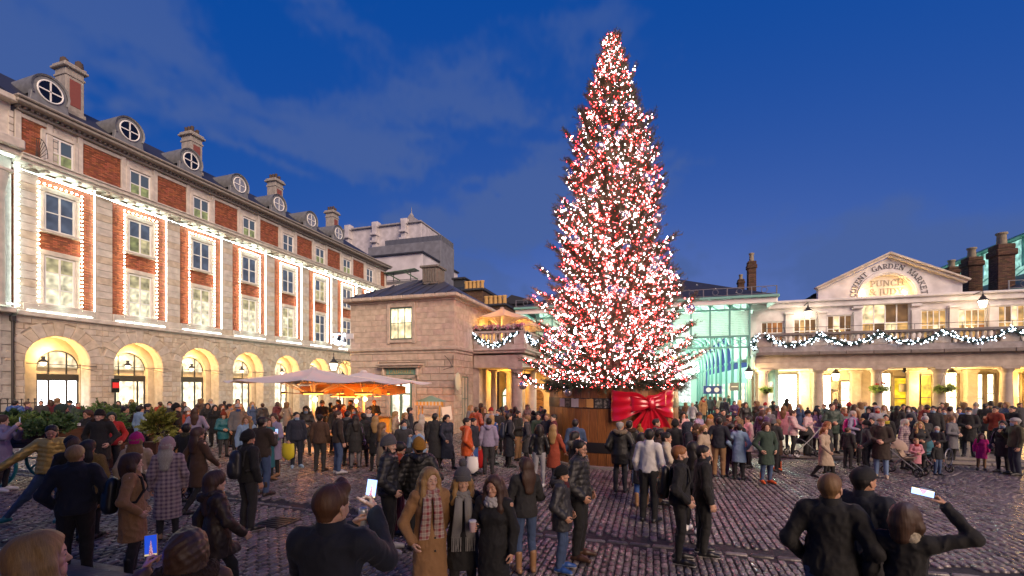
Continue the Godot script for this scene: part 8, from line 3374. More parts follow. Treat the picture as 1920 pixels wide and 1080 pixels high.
func nearest_people() -> void:
	p(622,907,1.78,158,"man view","jacket darknavy","straight soft","quiff auburn","glasses","person with short ginger brown hair seen from behind, photographing with a bright phone",0.3,2.72,-0.35,0.1)
	p(78,1006,1.64,100,"woman pockets","coat beige","slim soft","long blond","","person with long golden hair in profile, cut by the lower left corner",0.3,2.25,-0.2,-0.1)
	p(352,985,1.55,170,"woman viewleft","parka brown","slim soft","longback chestnut","hoodup;fur brown","person with hood up and brown coat lifting a phone at the lower left",0.3,2.55)
	p(806,876,1.72,10,"woman pocket_right","longcoat camel","slim soft","long blond","plaidscarf;buttons;smile","smiling person with long blond hair, camel coat and red plaid scarf, left of three",0.0,5.3,0.25)
	p(868,872,1.66,2,"woman hug","coat black","slim soft","long blond","bobble grey;scarf silver tails;fringe silver;smile","smiling person in grey bobble hat with a long fringed scarf, middle of three",0.0,5.45,0.05,0.05)
	p(926,884,1.65,-22,"woman cup","longcoat black","slim soft","long chestnut","snood white;smile","smiling person with long brown hair and black coat, right of three",0.0,5.2,-0.1)
	p(1557,888,1.86,176,"man pockets","jacket black","straight denim","crop darkblond","","person from behind with cropped hair, black jacket and blue jeans, lower right",0.0,4.25,-0.2)
	p(1620,878,1.84,158,"man down","jacket darknavy","straight soft","crop dark","cap black","person in black cap and navy jacket beside the cropped hair back view",0.0,4.65,-0.3)
	p(1698,944,1.66,178,"woman high","fitted black","straight charcoal","bob chestnut","snood cream","person with brown hair and white scarf holding a phone overhead",0.0,3.9)
	p(249,850,1.7,82,"woman pockets","coat camel","slim soft","bob chestnut","backpack black;boots black","person in profile with brown bob, camel coat and black backpack, left foreground",0.0,0.0)
	p(142,834,1.8,172,"man pockets","jacket darknavy","straight black","short blond","","person from behind with short fair hair and navy jacket, left foreground",0.0,0.0,-0.25)
	p(97,814,1.76,-25,"man reach+stride","shortpuffer gold metal","slim denim","short dark","beard dark;shoes teal teal","bearded person in shiny gold quilted jacket leaning out with a phone",0.0,8.4,0.3,0.2)
	p(134,826,1.66,190,"woman down","fitted black","slim black","longback chestnut","cap black","person with long brown hair under a black cap, beside the gold jacket",0.0,7.7)
	p(166,850,1.64,160,"woman down","coat gold fur","slim black","longback dark","","person in spotted fur coat half hidden behind the navy jacket",0.0,7.6)
	p(466,808,1.8,120,"man down","jacket black","straight soft","crop dark","beanie black;backpack soft soft;shoes black white","person in black beanie and black backpack holding an umbrella, left of centre")
	p(730,818,1.86,80,"man pockets","shortpuffer soft","straight black","crop dark","beanie grey;beard dark;shoes palegrey palegrey","person in grey beanie and black quilted jacket in profile, beside the mustard hat")
	p(748,826,1.66,72,"woman front","jacket rust","slim burgundy","longback dark","","person with dark hair looking down beside the grey beanie",0.0,8.3,0.0,0.4)
	p(785,823,1.8,178,"man pockets","puffer black","straight black","crop dark","beanie mustard","person from behind in mustard beanie and black puffer jacket")
	p(985,858,1.64,196,"woman front","jacket soft","slim denim","longback chestnut","boots tan","person from behind with long brown hair, dark jacket and tan boots")
	p(1054,875,1.5,76,"man pockets","parka charcoal","straight denim","crop dark","beanie black;scarf burgundy;fur grey;shoes blue white","boy in black beanie, grey parka and bright blue trainers")
	p(1087,824,1.84,74,"man pockets","shortpuffer soft","straight black","short dark","glasses;beard dark;boots brown","bespectacled person with dark beard and black quilted jacket beside the boy")
	p(1275,835,1.77,92,"man pockets","jacket black","slim black","short ginger","backpack black;mask soft;shoes black white","ginger haired person in black with backpack and white soled trainers")
	p(1319,834,1.74,104,"man down","jacket black","straight black","crop dark","mask navy;shoes black white","dark haired person in black with a navy face mask, holding a yellow bag")
	p(1300,832,1.66,150,"woman down","jacket soft","slim black","longback dark","shoes white white","person with long black hair hidden behind the ginger haired person",0.0,8.4)

func left_people() -> void:
	p(4,788,1.74,60,"woman view","coat lilac","slim soft","longback chestnut","shoes white white","person with long brown hair and lilac coat photographing, at the left edge",0.0,10.4)
	p(118,765,1.9,75,"man cup","hoodie green","straight soft","crop dark","hood green;mask navy","person in dark green hood holding a cup by the barrow",0.0,12.5)
	p(164,770,1.74,-55,"woman pockets","jacket soft","slim soft","longback chestnut","","person with dark swept hair and striped top facing left by the bushes",0.0,12.8)
	p(187,787,1.8,-20,"man pockets","coat black","straight black","short dark","beanie black;fur brown","person in black beanie and black coat with fur hood, left",0.0,11.4)
	p(209,784,1.7,5,"man pockets","jacket red","straight soft","crop grey","hood green","person in bright red jacket with green hood, left",0.0,12.2)
	p(29,746,1.82,165,"man down","parka blue","straight soft","short dark","","person in blue parka in front of the iron railing",0.0,19.5)
	p(52,749,1.75,60,"woman down","coat purple","slim soft","short chestnut","","person in purple coat beside the iron railing",0.0,20.0)
	p(196,753,1.72,150,"man down","jacket grey","straight soft","short dark","","person in grey jacket behind the round bush",0.0,21.0)
	p(236,759,1.72,20,"woman face","coat darkbrown fur","slim soft","longback dark","","person in dark fur coat raising a hand to the face",0.0,15.5)
	p(263,756,1.78,120,"woman down","jacket lightblue","slim navy","short dark","","person in pale blue jacket walking past the planter",0.0,15.0)
	p(278,752,1.82,80,"man down","jacket navy","straight soft","short dark","","person in navy jacket next to the pale blue jacket",0.0,15.6)
	p(256,815,1.68,165,"woman walk","coat beige","slim soft","longback darkblond","beanie hotpink;backpack cream","person in hot pink hat with a cream backpack")
	p(315,824,1.67,176,"woman down","longcoat purple plaid","slim soft","longback ash","beanie palepink;shoes tan","person from behind in pink beanie and purple checked coat")
	p(372,818,1.72,120,"woman walk","coat brown","slim black","longback chestnut","","person in brown coat walking, left of the black backpack",0.0,9.2)
	p(350,822,1.7,140,"man walk","coat black","straight black","short dark","scarf olive","person in long black coat and olive scarf walking in the left crowd",0.0,10.0)
	p(405,900,1.66,100,"woman walk","parka darkbrown","slim black","longback chestnut","","person in dark brown hooded coat passing close at the left",0.0,5.4)
	p(332,761,1.84,70,"man pockets","coat black","straight tan","short dark","beanie black","person in black beanie and black coat looking up to the right",0.0,14.8,0.0,-0.2)
	p(318,757,1.78,5,"man down","coat soft","straight soft","short dark","mask white","masked person in dark coat left of the black beanie",0.0,19.0)
	p(352,769,1.6,30,"woman front","jacket rust","slim soft","long chestnut","beanie white;mask white","person in white beanie and mask behind the black coat",0.0,17.0)
	p(367,766,1.72,178,"woman pockets","coat lilac","slim soft","longback chestnut","","person from behind with long brown hair and lilac grey coat",0.0,14.4)
	p(389,752,1.7,10,"woman front","coat black","slim black","long dark","","person in black with a green bag near the third arch",0.0,19.5)
	p(403,757,1.66,-10,"woman down","coat black","slim black","long dark","","person with long dark hair and black coat near the third arch",0.0,18.4)
	p(416,757,1.68,20,"woman down","jacket tan","slim black","long chestnut","mask white","masked person in tan jacket between black coats near the arches",0.0,18.8)
	p(431,757,1.72,60,"man down","coat beige","straight soft","short dark","mask lightblue","person in beige coat with a blue mask left of the white cap",0.0,18.2)
	p(419,773,1.52,15,"woman front","parka teal","slim charcoal","bob chestnut","kidhat rust","youngster in teal jacket and rust bobble hat holding food",0.0,15.6)
	p(447,757,1.8,10,"man down","jacket grey","straight soft","short grey","cap white;mask blue","person in white cap, blue mask and grey fleece",0.0,15.8)
	p(463,783,1.66,5,"woman down","coat lightblue","slim soft","long darkblond","","fair haired person in light blue coat behind the black beanie",0.0,12.6)
	p(492,781,1.84,140,"man phone","jacket darkbrown","straight denim","short dark","boots darkbrown","dark haired person in brown jacket and jeans holding up a phone")
	p(513,778,1.74,-40,"woman front","dresscoat lilac","slim black","longback chestnut","boots tan","person in long lilac grey coat and tan boots facing left",0.0,12.7)
	p(501,790,1.66,25,"woman front","longcoat teal","slim black","long chestnut","boots tan","person in long green coat beside the lilac coat",0.0,12.2)
	p(556,784,1.7,10,"man down","jacket navy","straight navy","short dark","mask lightblue;shoes lightblue lightblue","masked person in navy with a bright yellow bag and pale blue shoes",0.0,14.0)
	p(574,768,1.74,0,"woman front","parka soft","slim soft","short chestnut","hood soft;fur brown;mask lightblue","person in dark fur edged hood and blue mask under the near parasol",0.0,16.2)
	p(600,783,1.7,160,"man down","jacket brown","straight soft","short dark","headband black","person in brown jacket with a dark headband under the parasol",0.0,13.6)
	p(634,772,1.84,110,"man down","jacket darkbrown","straight denim","short chestnut","shoes palegrey palegrey","tall brown haired person in dark jacket in front of the parasol pole",0.0,13.4)
	p(652,768,1.76,150,"man down","coat black","straight black","short dark","scarf grey","person in black coat with grey scarf holding a white bag",0.0,14.6)

func middle_people() -> void:
	p(627,766,1.74,40,"man down","jacket soft","straight soft","short dark","","dark haired person just behind the tall brown haired one",0.0,17.0)
	p(657,760,1.78,-60,"man down","shirt soft","straight black","short dark","","waiter in black behind the cafe tables, dark haired",0.0,21.5)
	p(644,765,1.72,20,"woman down","jacket rust","slim black","short chestnut","","person in rust jacket lit orange under the parasols",0.0,18.6)
	p(664,771,1.66,0,"woman front","jacket rust","slim black","long chestnut","mask lightblue","person with brown hair and blue mask under the orange parasol",0.0,17.6)
	p(672,771,1.68,-20,"man down","jacket tan","straight soft","thin silver","","white haired person in tan under the orange parasol",0.0,18.2)
	p(691,770,1.76,15,"man down","coat darknavy","straight soft","short dark","scarf white","person in navy suit coat and white scarf facing the camera",0.0,16.6)
	p(702,758,1.78,20,"man front","shirt soft","straight black","short ginger","","server behind the yellow counter",0.0,21.7)
	p(666,785,1.66,175,"woman down","coat soft","slim grey","longback dark","bag purple;shoes black white","person from behind with long dark hair and a purple bag",0.0,14.2)
	p(681,782,1.7,190,"man down","coat black","straight black","short dark","","person from behind in black coat right of the purple bag",0.0,14.6)
	p(704,782,1.68,160,"woman down","coat black","slim soft","longback blond","","person from behind with long fair hair and black coat by the cafe",0.0,14.0)
	p(717,800,1.66,120,"woman down","coat beige fur","slim denim","longback darkblond","","person in pale fur coat left of the grey beanie",0.0,12.2)
	p(742,776,1.66,75,"woman down","coat beige","slim black","longback blond","","blond person in beige coat facing right by the shop door",0.0,16.4)
	p(760,773,1.66,60,"woman front","coat soft","slim black","longback blond","","blond person in black beside the navy gilet by the shop door",0.0,16.0)
	p(769,767,1.8,95,"man down","jacket darknavy","straight soft","short dark","","person in navy gilet and striped sleeves facing right by the shop door",0.0,16.8)
	p(789,777,1.66,178,"woman down","jacket black","slim black","longback ash","","person from behind with white blond hair near the small cart",0.0,15.6)
	p(757,790,1.7,0,"man down","jacket charcoal","straight soft","short dark","mask lightblue","person with blue mask and dark grey jacket behind the mustard beanie",0.0,12.6)
	p(784,797,1.66,-60,"woman face","coat lightblue","slim lilac","longback ash","beanie beige","person in beige hat and pale blue coat covering the mouth",0.0,11.6)
	p(816,783,1.78,165,"man down","longcoat soft","straight black","short dark","","person in long dark coat left of the navy coat by the cart",0.0,14.6)
	p(838,786,1.74,30,"woman walk","longcoat navy","slim black","longback dark","boots black","person in long navy coat walking by the lodge corner",0.0,14.6)
	p(876,783,1.78,95,"man pockets","parka orange","straight grey","short dark","scarf soft","person in bright orange red jacket by the lodge corner")
	p(888,790,1.72,60,"man down","jacket darknavy","straight blue","short dark","","person in dark navy just right of the orange red jacket",0.0,13.8)
	p(916,783,1.72,178,"man down","hoodie lilac","straight charcoal","short dark","","person from behind in pale grey hoodie holding a red bag")
	p(922,778,1.7,150,"woman down","jacket blue","slim soft","longback blond","","fair haired person in blue behind the pale hoodie",0.0,15.6)
	p(954,774,1.8,110,"man pockets","longcoat darknavy","straight black","short dark","backpack navy grey","person in dark navy coat with a strap, left of the cup holder")
	p(972,770,1.8,60,"man cup","jacket black","straight tan","short dark","beard dark","bearded person in black jacket holding a white cup")
	p(988,775,1.76,-95,"woman pockets","coat charcoal","slim black","short darkblond","","short haired person in charcoal coat facing the cup holder",0.0,14.8)
	p(1009,776,1.74,20,"man down","jacket green","straight soft","short dark","","dark haired person in green jacket left of the barrel",0.0,16.2)
	p(1026,777,1.76,-30,"man down","jacket navy","straight soft","crop darkblond","","cropped fair haired person in navy against the barrel",0.0,15.6)
	p(1038,778,1.76,-80,"man down","jacket burgundy","straight soft","short dark","","dark haired person in brown red jacket facing left at the barrel",0.0,15.2)
	p(1011,796,1.66,178,"woman down","fitted black leather","slim palegrey","bob dark","shoes white white","person from behind in black leather jacket and white jeans")
	p(1038,797,1.66,150,"woman walk","coat rust","slim navy","longback blond","","person with long fair hair and rust coat walking to the barrel",0.0,12.2)
	p(1079,783,1.78,178,"man phone","jacket denim","straight soft","short dark","","person from behind in blue green jacket close to the barrel",0.0,12.6)
	p(1079,809,1.66,100,"woman face","jacket soft","slim soft","longback dark","fur cream","person with long dark hair and pale fur hood before the barrel")
	p(1163,789,1.8,176,"man pockets","parka black","straight charcoal","thin silver","fur beige","person from behind in black parka with pale fur hood under the bow")
	p(1180,787,1.76,170,"man down","parka black","slim denim","short dark","fur brown","person in black with blue jeans just right of the fur hooded parka",0.0,12.4)
	p(1217,803,1.84,160,"man down","shirt white","straight black","short dark","","person from behind in white shirt and black trousers")
	p(1200,797,1.55,20,"man front","jacket soft","straight soft","short dark","kidhat mustard","youngster in mustard hat under the bow's tails",0.0,12.4)
	p(1231,789,1.72,80,"man down","jacket soft","straight soft","short dark","scarf red","dark haired person in red scarf right of the bow",0.0,13.6)
	p(1250,812,1.68,90,"woman walk","jacket cream","slim burgundy","bun dark","","person in cream jacket hurrying right behind the white shirt",0.0,9.9)
	p(1238,806,1.72,95,"man down","jacket brown","straight brown","short dark","","person in brown just right of the white shirt",0.0,10.4)
	p(1203,806,1.64,185,"woman down","coat soft","slim blue","longback dark","boots tan","person in dark coat and tan boots left of the white shirt",0.0,10.2)

func right_people() -> void:
	p(1263,759,1.66,150,"woman down","coat palepink","slim soft","longback dark","","person with long dark hair and pale coat right of the bow",0.0,19.0)
	p(1281,761,1.7,0,"woman front","coat palepink","slim soft","long dark","hood soft","person in pink coat with a dark hood facing the camera",0.0,17.5)
	p(1266,779,1.74,160,"man down","jacket soft","straight soft","crop dark","beanie black","person from behind in black beanie behind the ginger haired person",0.0,12.8)
	p(1290,787,1.74,95,"man down","coat darknavy","straight black","crop dark","hood navy","person in dark navy hood facing right",0.0,12.0)
	p(1311,763,1.76,60,"man phone","jacket lilac","straight soft","short grey","cap charcoal","person in lilac jacket and dark cap looking at a phone",0.0,16.4)
	p(1308,794,1.66,80,"woman front","coat darkbrown","slim black","longback chestnut","fur tan;scarf red;mask black","person with brown hair, fur hood, red scarf and black mask")
	p(1320,793,1.66,60,"woman down","coat beige","slim black","longback blond","mask black","fair haired person right of the red scarf and fur hood",0.0,12.0)
	p(1332,767,1.62,60,"woman front","jacket tan","slim soft","long darkblond","beanie mustard","person in mustard hat and tan jacket right of the bow",0.0,16.6)
	p(1328,779,1.64,170,"woman down","coat tan","slim soft","longback darkblond","","person from behind with fair hair below the mustard hat",0.0,14.6)
	p(1348,782,1.77,172,"man pockets","jacket darknavy","straight tan","crop dark","","person from behind in dark jumper and tan trousers")
	p(1386,797,1.6,172,"woman pockets","coat lightblue","slim soft","short dark","","person from behind in light blue coat and dark trousers",0.0,13.2)
	p(1384,783,1.68,-30,"woman front","coat black","slim soft","curly darkblond","","curly haired person in black coat behind the light blue coat",0.0,14.0)
	p(1403,770,1.7,-70,"woman phone","coat palepink","slim soft","bun dark","","person in pale pink coat with dark topknot looking at a phone",0.0,15.2)
	p(1367,773,1.7,60,"man down","jacket brown","straight soft","short dark","beard dark","bearded person in brown jacket between the tan trousers and topknot",0.0,16.0)
	p(1356,761,1.76,20,"man down","jacket soft","straight soft","short dark","","dark haired person in black above the tan trousers",0.0,18.6)
	p(1345,755,1.74,-10,"woman down","jacket navy","slim soft","short dark","","person in navy at the mouth of the iron hall",0.0,20.5)
	p(1383,775,1.64,-20,"woman down","jacket brown","slim soft","longback darkblond","","fair haired person in brown left of the pale pink coat",0.0,15.8)
	p(1370,793,1.6,165,"man down","jacket purple","straight purple","short dark","headband grey","person in purple left of the light blue coat",0.0,13.6)
	p(1437,792,1.68,30,"man pockets","coat green","straight denim","curly chestnut","boots orange","person in dark green coat, jeans and orange boots")
	p(1449,793,1.66,170,"man front","jacket soft","straight soft","crop dark","beanie grey","person in grey beanie embracing the dark green coat",0.0,14.4)
	p(1457,789,1.64,-60,"woman front","coat brown","slim black","short darkblond","boots orange","person in brown coat and orange boots right of the grey beanie",0.0,14.6)
	p(1430,772,1.66,150,"woman down","puffer purple","slim lilac","longback chestnut","","person in purple puffer with brown hair left of the colonnade",0.2,16.0)
	p(1441,764,1.66,10,"woman down","jacket grey","slim soft","bob darkblond","mask white","masked person in grey at the colonnade's left end",0.2,17.6)
	p(1428,764,1.7,30,"man down","jacket soft","straight soft","short grey","","grey haired person in dark jacket at the colonnade's left end",0.2,18.4)
	p(1458,761,1.7,20,"man down","jacket charcoal","straight soft","short grey","","person in charcoal before the bright white shop window",0.2,18.8)
	p(1470,758,1.7,170,"woman down","coat pink","slim soft","longback darkblond","","person from behind in pink coat before the bright white window",0.2,18.6)
	p(1487,774,1.64,85,"woman push","puffer palepink","slim black","bun chestnut","shoes white white","person in white pink puffer coat pushing a pushchair",0.2,16.2)
	p(1515,772,1.62,60,"woman phone","jacket palepink","wide soft","short dark","bobble black","person in pink jacket and black bobble hat at the kerb",0.2,16.4)
	p(1531,768,1.62,-30,"woman down","coat lilac","slim soft","long dark","beanie navy","person in lilac coat and navy hat right of the bobble hat",0.2,17.6)
	p(1533,760,1.72,20,"man down","jacket green","straight soft","short dark","","person in green jacket beside the first column",0.2,18.4)
	p(1560,756,1.86,20,"man front","parka green","straight soft","short chestnut","","tall person in dark green jacket left of the second column",0.2,17.0)
	p(1583,761,1.7,40,"woman front","jacket grey","slim soft","short blond","scarf rust","fair person in grey jacket and rust scarf in the standing crowd",0.2,17.4)
	p(1546,801,1.5,60,"woman walk","dresscoat beige","slim black","longback ginger","","person in long cream coat with red brown hair walking right")
	p(1552,791,1.6,70,"woman down","longcoat soft","slim black","bob ginger","","person in dark coat with red brown hair behind the cream coat",0.0,14.0)
	p(1590,805,1.34,150,"man down","hoodie soft","straight soft","short chestnut","","boy from behind in black hoodie at the kerb",0.0,15.0)
	p(1624,789,1.64,-80,"man pockets","jacket charcoal","straight soft","crop grey","beanie black","person in black beanie and grey sleeved jacket facing left")
	p(1652,783,1.76,-5,"man front","coat darkbrown","straight paledenim","short silver","flatcap tan;beard silver;shoes beige white","bearded person in flat cap, brown coat and pale blue jeans")
	p(1600,774,1.64,60,"woman front","jacket lilac","slim soft","short ash","backpack hotpink","fair person in lilac with a bright pink backpack",0.2,15.8)
	p(1617,774,1.6,10,"man down","jacket darknavy","straight soft","short blond","","fair boyish person in navy above the black beanie",0.0,15.6)
	p(1634,777,1.62,0,"man down","jacket soft","straight soft","short dark","","dark haired youngster in black left of the flat cap",0.0,15.6)
	p(1645,762,1.72,10,"man down","hoodie palegrey","straight soft","crop dark","hood palegrey;mask red","person in pale grey hood with a red mask",0.2,17.4)
	p(1630,765,1.7,5,"man down","jacket navy","straight soft","curly dark","","curly dark haired person left of the pale grey hood",0.2,17.6)
	p(1592,750,1.74,170,"woman down","jacket soft","slim soft","short dark","beanie red","person in red hat near the columns",0.2,21.0)
	p(1574,757,1.74,175,"man down","jacket soft","straight soft","short dark","","dark haired person from behind by the second column",0.2,20.0)
	p(1602,756,1.7,150,"woman down","coat tan","slim soft","longback chestnut","","person with long brown hair and tan coat by the second column",0.2,20.0)
	p(1622,750,1.74,120,"man down","jacket lightblue","straight soft","short blond","","fair person in pale blue under the hanging basket",0.2,22.0)
	p(1661,777,1.68,10,"man down","jacket black","straight soft","short dark","scarf yellow","person in black with a yellow scarf right of the flat cap",0.0,16.4)
	p(1658,757,1.7,5,"woman down","coat cream","slim soft","long blond","","fair haired person in cream under the middle hanging basket",0.2,19.5)
	p(1683,762,1.7,165,"woman down","coat soft","slim soft","longback dark","","person from behind with dark hair before the yellow shop",0.2,18.6)
	p(1694,757,1.74,10,"man down","coat soft","straight soft","short dark","","dark haired person in black before the yellow shop",0.2,19.4)
	p(1703,761,1.68,-20,"woman down","coat grey","slim soft","long chestnut","mask white","masked person in grey before the yellow shop",0.2,18.8)
	p(1698,792,1.62,60,"woman down","coat beige plaid","slim soft","longback ash","","person with long pale hair and checked coat by the pushchair",0.0,14.8)
	p(1724,799,1.56,15,"woman front","coat soft","slim soft","long blond","","blond person in black bending over the pushchair",0.0,14.6)
	p(1706,777,1.66,20,"man pockets","jacket navy","straight soft","crop dark","beanie navy","person in navy beanie and navy jacket behind the pale haired woman",0.0,16.6)
	p(1735,781,1.62,30,"woman down","coat soft","slim soft","short ash","bobble white","person in white bobble hat and dark coat",0.0,16.2)
	p(1750,762,1.78,10,"man down","coat soft","straight soft","short dark","mask lightblue","broad person in black coat with a pale blue mask",0.2,16.6)
	p(1718,823,1.08,20,"woman front","coat pink","slim black","short blond","scarf red;boots soft","little girl in pink coat with red scarf and black leggings")
	p(1758,830,0.98,40,"man down","jacket black","straight denim","short chestnut","boots soft","toddler in black jacket and blue jeans")
	p(1757,794,1.3,-20,"man sit+front","jacket soft","straight soft","short ash","mask lightblue","masked fair person in black seated in a wheelchair",0.05,15.2)
	p(1785,777,1.64,60,"woman front","coat grey","slim black","longback darkblond","","fair haired person in grey coat by the wheelchair",0.0,16.0)
	p(1770,768,1.66,10,"woman down","jacket brown","slim soft","short chestnut","mask lightblue","masked person in brown behind the wheelchair",0.2,17.2)
	p(1782,761,1.72,160,"man down","jacket beige","straight soft","crop dark","","person from behind in beige jumper before the third column",0.2,17.8)
	p(1798,764,1.66,30,"man down","jacket blue","straight soft","short dark","","person in bright blue jacket right of the beige jumper",0.2,18.2)
	p(1816,769,1.74,0,"man front","coat black","straight navy","short grey","cap charcoal;mask white","person in black coat, cap and white mask standing alone on the pavement",0.2,16.2)
	p(1866,761,1.76,-40,"man phone","jacket rust","straight soft","short dark","","person in rust red jacket looking down near the right edge",0.2,16.8)
	p(1840,813,1.16,0,"woman down","coat hotpink","straight tan","pigtails chestnut","boots soft","girl in hot pink coat and tan trousers")
	p(1880,797,1.62,-20,"woman pockets","coat black","slim black","longback dark","mask lightblue;bag purple","person all in black with a purple bag right of the hot pink girl",0.0,14.2)
	p(1903,786,1.74,-60,"man phone","jacket olive","straight navy","short silver","flatcap silver;mask lightblue","person in pale flat cap, olive jacket and blue mask at the right edge",0.0,13.8)
	p(1898,761,1.76,-30,"man cross","jacket black","straight soft","short dark","","dark haired person with folded arms behind the flat cap at the right edge",0.2,17.0)
	p(1775,755,1.7,170,"woman down","jacket tan","slim soft","longback darkblond","","person in tan entering the brightest shop",0.2,22.5)
	p(1766,757,1.72,10,"man down","jacket burgundy","straight soft","short dark","","person in dark red coming out of the brightest shop",0.2,22.0)
	p(1876,753,1.72,160,"woman down","coat brown","slim soft","longback chestnut","","person in brown coat by the last full column",0.2,22.0)

func far_people() -> void:                     # small figures under the arches,in the arcade,the hall and the colonnade
	var spots := [[77,752,23.0],[95,751,23.5],[108,749,24.0],[131,752,23.0],[146,753,22.5],[222,754,24.0],[246,753,25.0],[300,756,22.0],[345,752,24.0],[377,750,23.0],[395,750,24.5],[421,751,25.0],[446,750,24.0],[473,752,23.0],[492,751,22.0],[520,752,23.0],[538,752,22.0],[604,757,20.5],[620,756,22.5],[634,757,22.0],
		[883,765,20.5],[893,772,18.5],[902,753,24.0],[908,762,20.0],[921,763,18.8],[934,764,18.0],[942,759,19.5],[948,752,23.0],[958,756,21.0],[966,754,23.0],[989,750,24.0],[1000,760,19.0],[1014,757,22.0],[1021,760,21.0],
		[1243,757,25.0],[1256,752,28.0],[1270,752,27.0],[1285,750,30.0],[1298,751,29.0],[1306,748,34.0],[1318,750,31.0],[1322,747,36.0],[1332,748,33.0],[1340,745,38.0],[1351,748,33.0],[1359,750,28.0],[1366,746,38.0],[1377,752,27.0],[1386,750,29.0],[1393,754,24.0],[1398,757,22.0],
		[1418,756,22.0],[1435,752,25.0],[1450,752,25.5],[1476,751,26.0],[1498,757,21.5],[1545,755,23.0],[1567,752,24.5],[1612,757,21.0],[1640,754,23.0],[1672,757,21.0],[1712,760,19.5],[1728,756,21.5],[1738,762,18.6],[1762,764,18.0],[1806,756,21.5],[1830,757,20.5],[1848,758,19.8],[1858,754,22.0],[1886,757,20.0],[1912,752,23.0]]
	var r := RandomNumberGenerator.new()
	r.seed = 99
	var tops := ["black","soft","charcoal","navy","grey","brown","tan","burgundy","green","rust","palegrey","denim","beige","purple"]
	var cuts := ["jacket","coat","parka","puffer","coat","jacket"]
	var hairs := ["short","longback","short","bob","long","crop","curly"]
	var hues := ["dark","chestnut","darkblond","dark","blond","chestnut","silver"]
	var places := ["under the first arch","under the second arch","near the third arch","before the far arches","under the parasols","by the lodge's arcade","left of the barrel","at the hall's mouth","deep in the iron hall","by the hall's right columns","at the colonnade's left end","between the columns","at the yellow shop","before the right hand shops","at the colonnade's right end"]
	var ends := [180,290,410,545,650,960,1100,1300,1355,1405,1500,1670,1745,1850,2000]
	var used := {}
	for k in spots.size():
		var e: Array = spots[k]
		var top: String = tops[(k*5+2) % tops.size()]
		var cut: String = cuts[k % cuts.size()]
		var hs: String = hairs[(k*3) % hairs.size()]
		var hu: String = hues[(k*4+1) % hues.size()]
		var extra := ""
		if k % 7 == 3: extra = "beanie "+["red","grey","cream","black"][k % 4]
		elif k % 6 == 1: extra = "mask lightblue"
		elif k % 9 == 4: extra = "scarf "+["cream","red","grey"][k % 3]
		var away := r.randf() < 0.45
		var place := ""
		for q in ends.size():
			if e[0] <= ends[q]:
				place = places[q]
				break
		var shade: String = {"soft": "black","palegrey": "pale grey","denim": "blue","rust": "rust red"}.get(top,top)
		var label := "figure in %s %s, %s %s hair%s, %s %s" % [shade,{"parka": "parka","puffer": "puffer"}.get(cut,cut),{"short": "short","longback": "long","bob": "bobbed","long": "long","crop": "cropped","curly": "curly"}[hs],{"dark": "dark","chestnut": "brown","darkblond": "fair","blond": "blond","silver": "grey"}[hu]," and "+{"beanie": "knitted hat","mask": "mask","scarf": "scarf"}[extra.split(" ")[0]] if extra else "","from behind" if away and not extra else "",place]
		label = label.replace(",  ",", ").replace("  "," ")
		if used.has(label): label = label.replace("figure in","second one in")
		used[label] = true
		var g := 0.2 if e[0] > 1400 else 0.0
		var o := p(e[0],e[1],r.randf_range(1.6,1.82),(180.0 if away else 0.0)+r.randf_range(-55,55),("woman " if hs in ["longback","bob","long","curly"] else "man ")+["down","pockets","front","walk","down"][k % 5],cut+" "+top,"straight soft" if k % 3 else "slim navy",hs+" "+hu,extra,label,g,e[2])

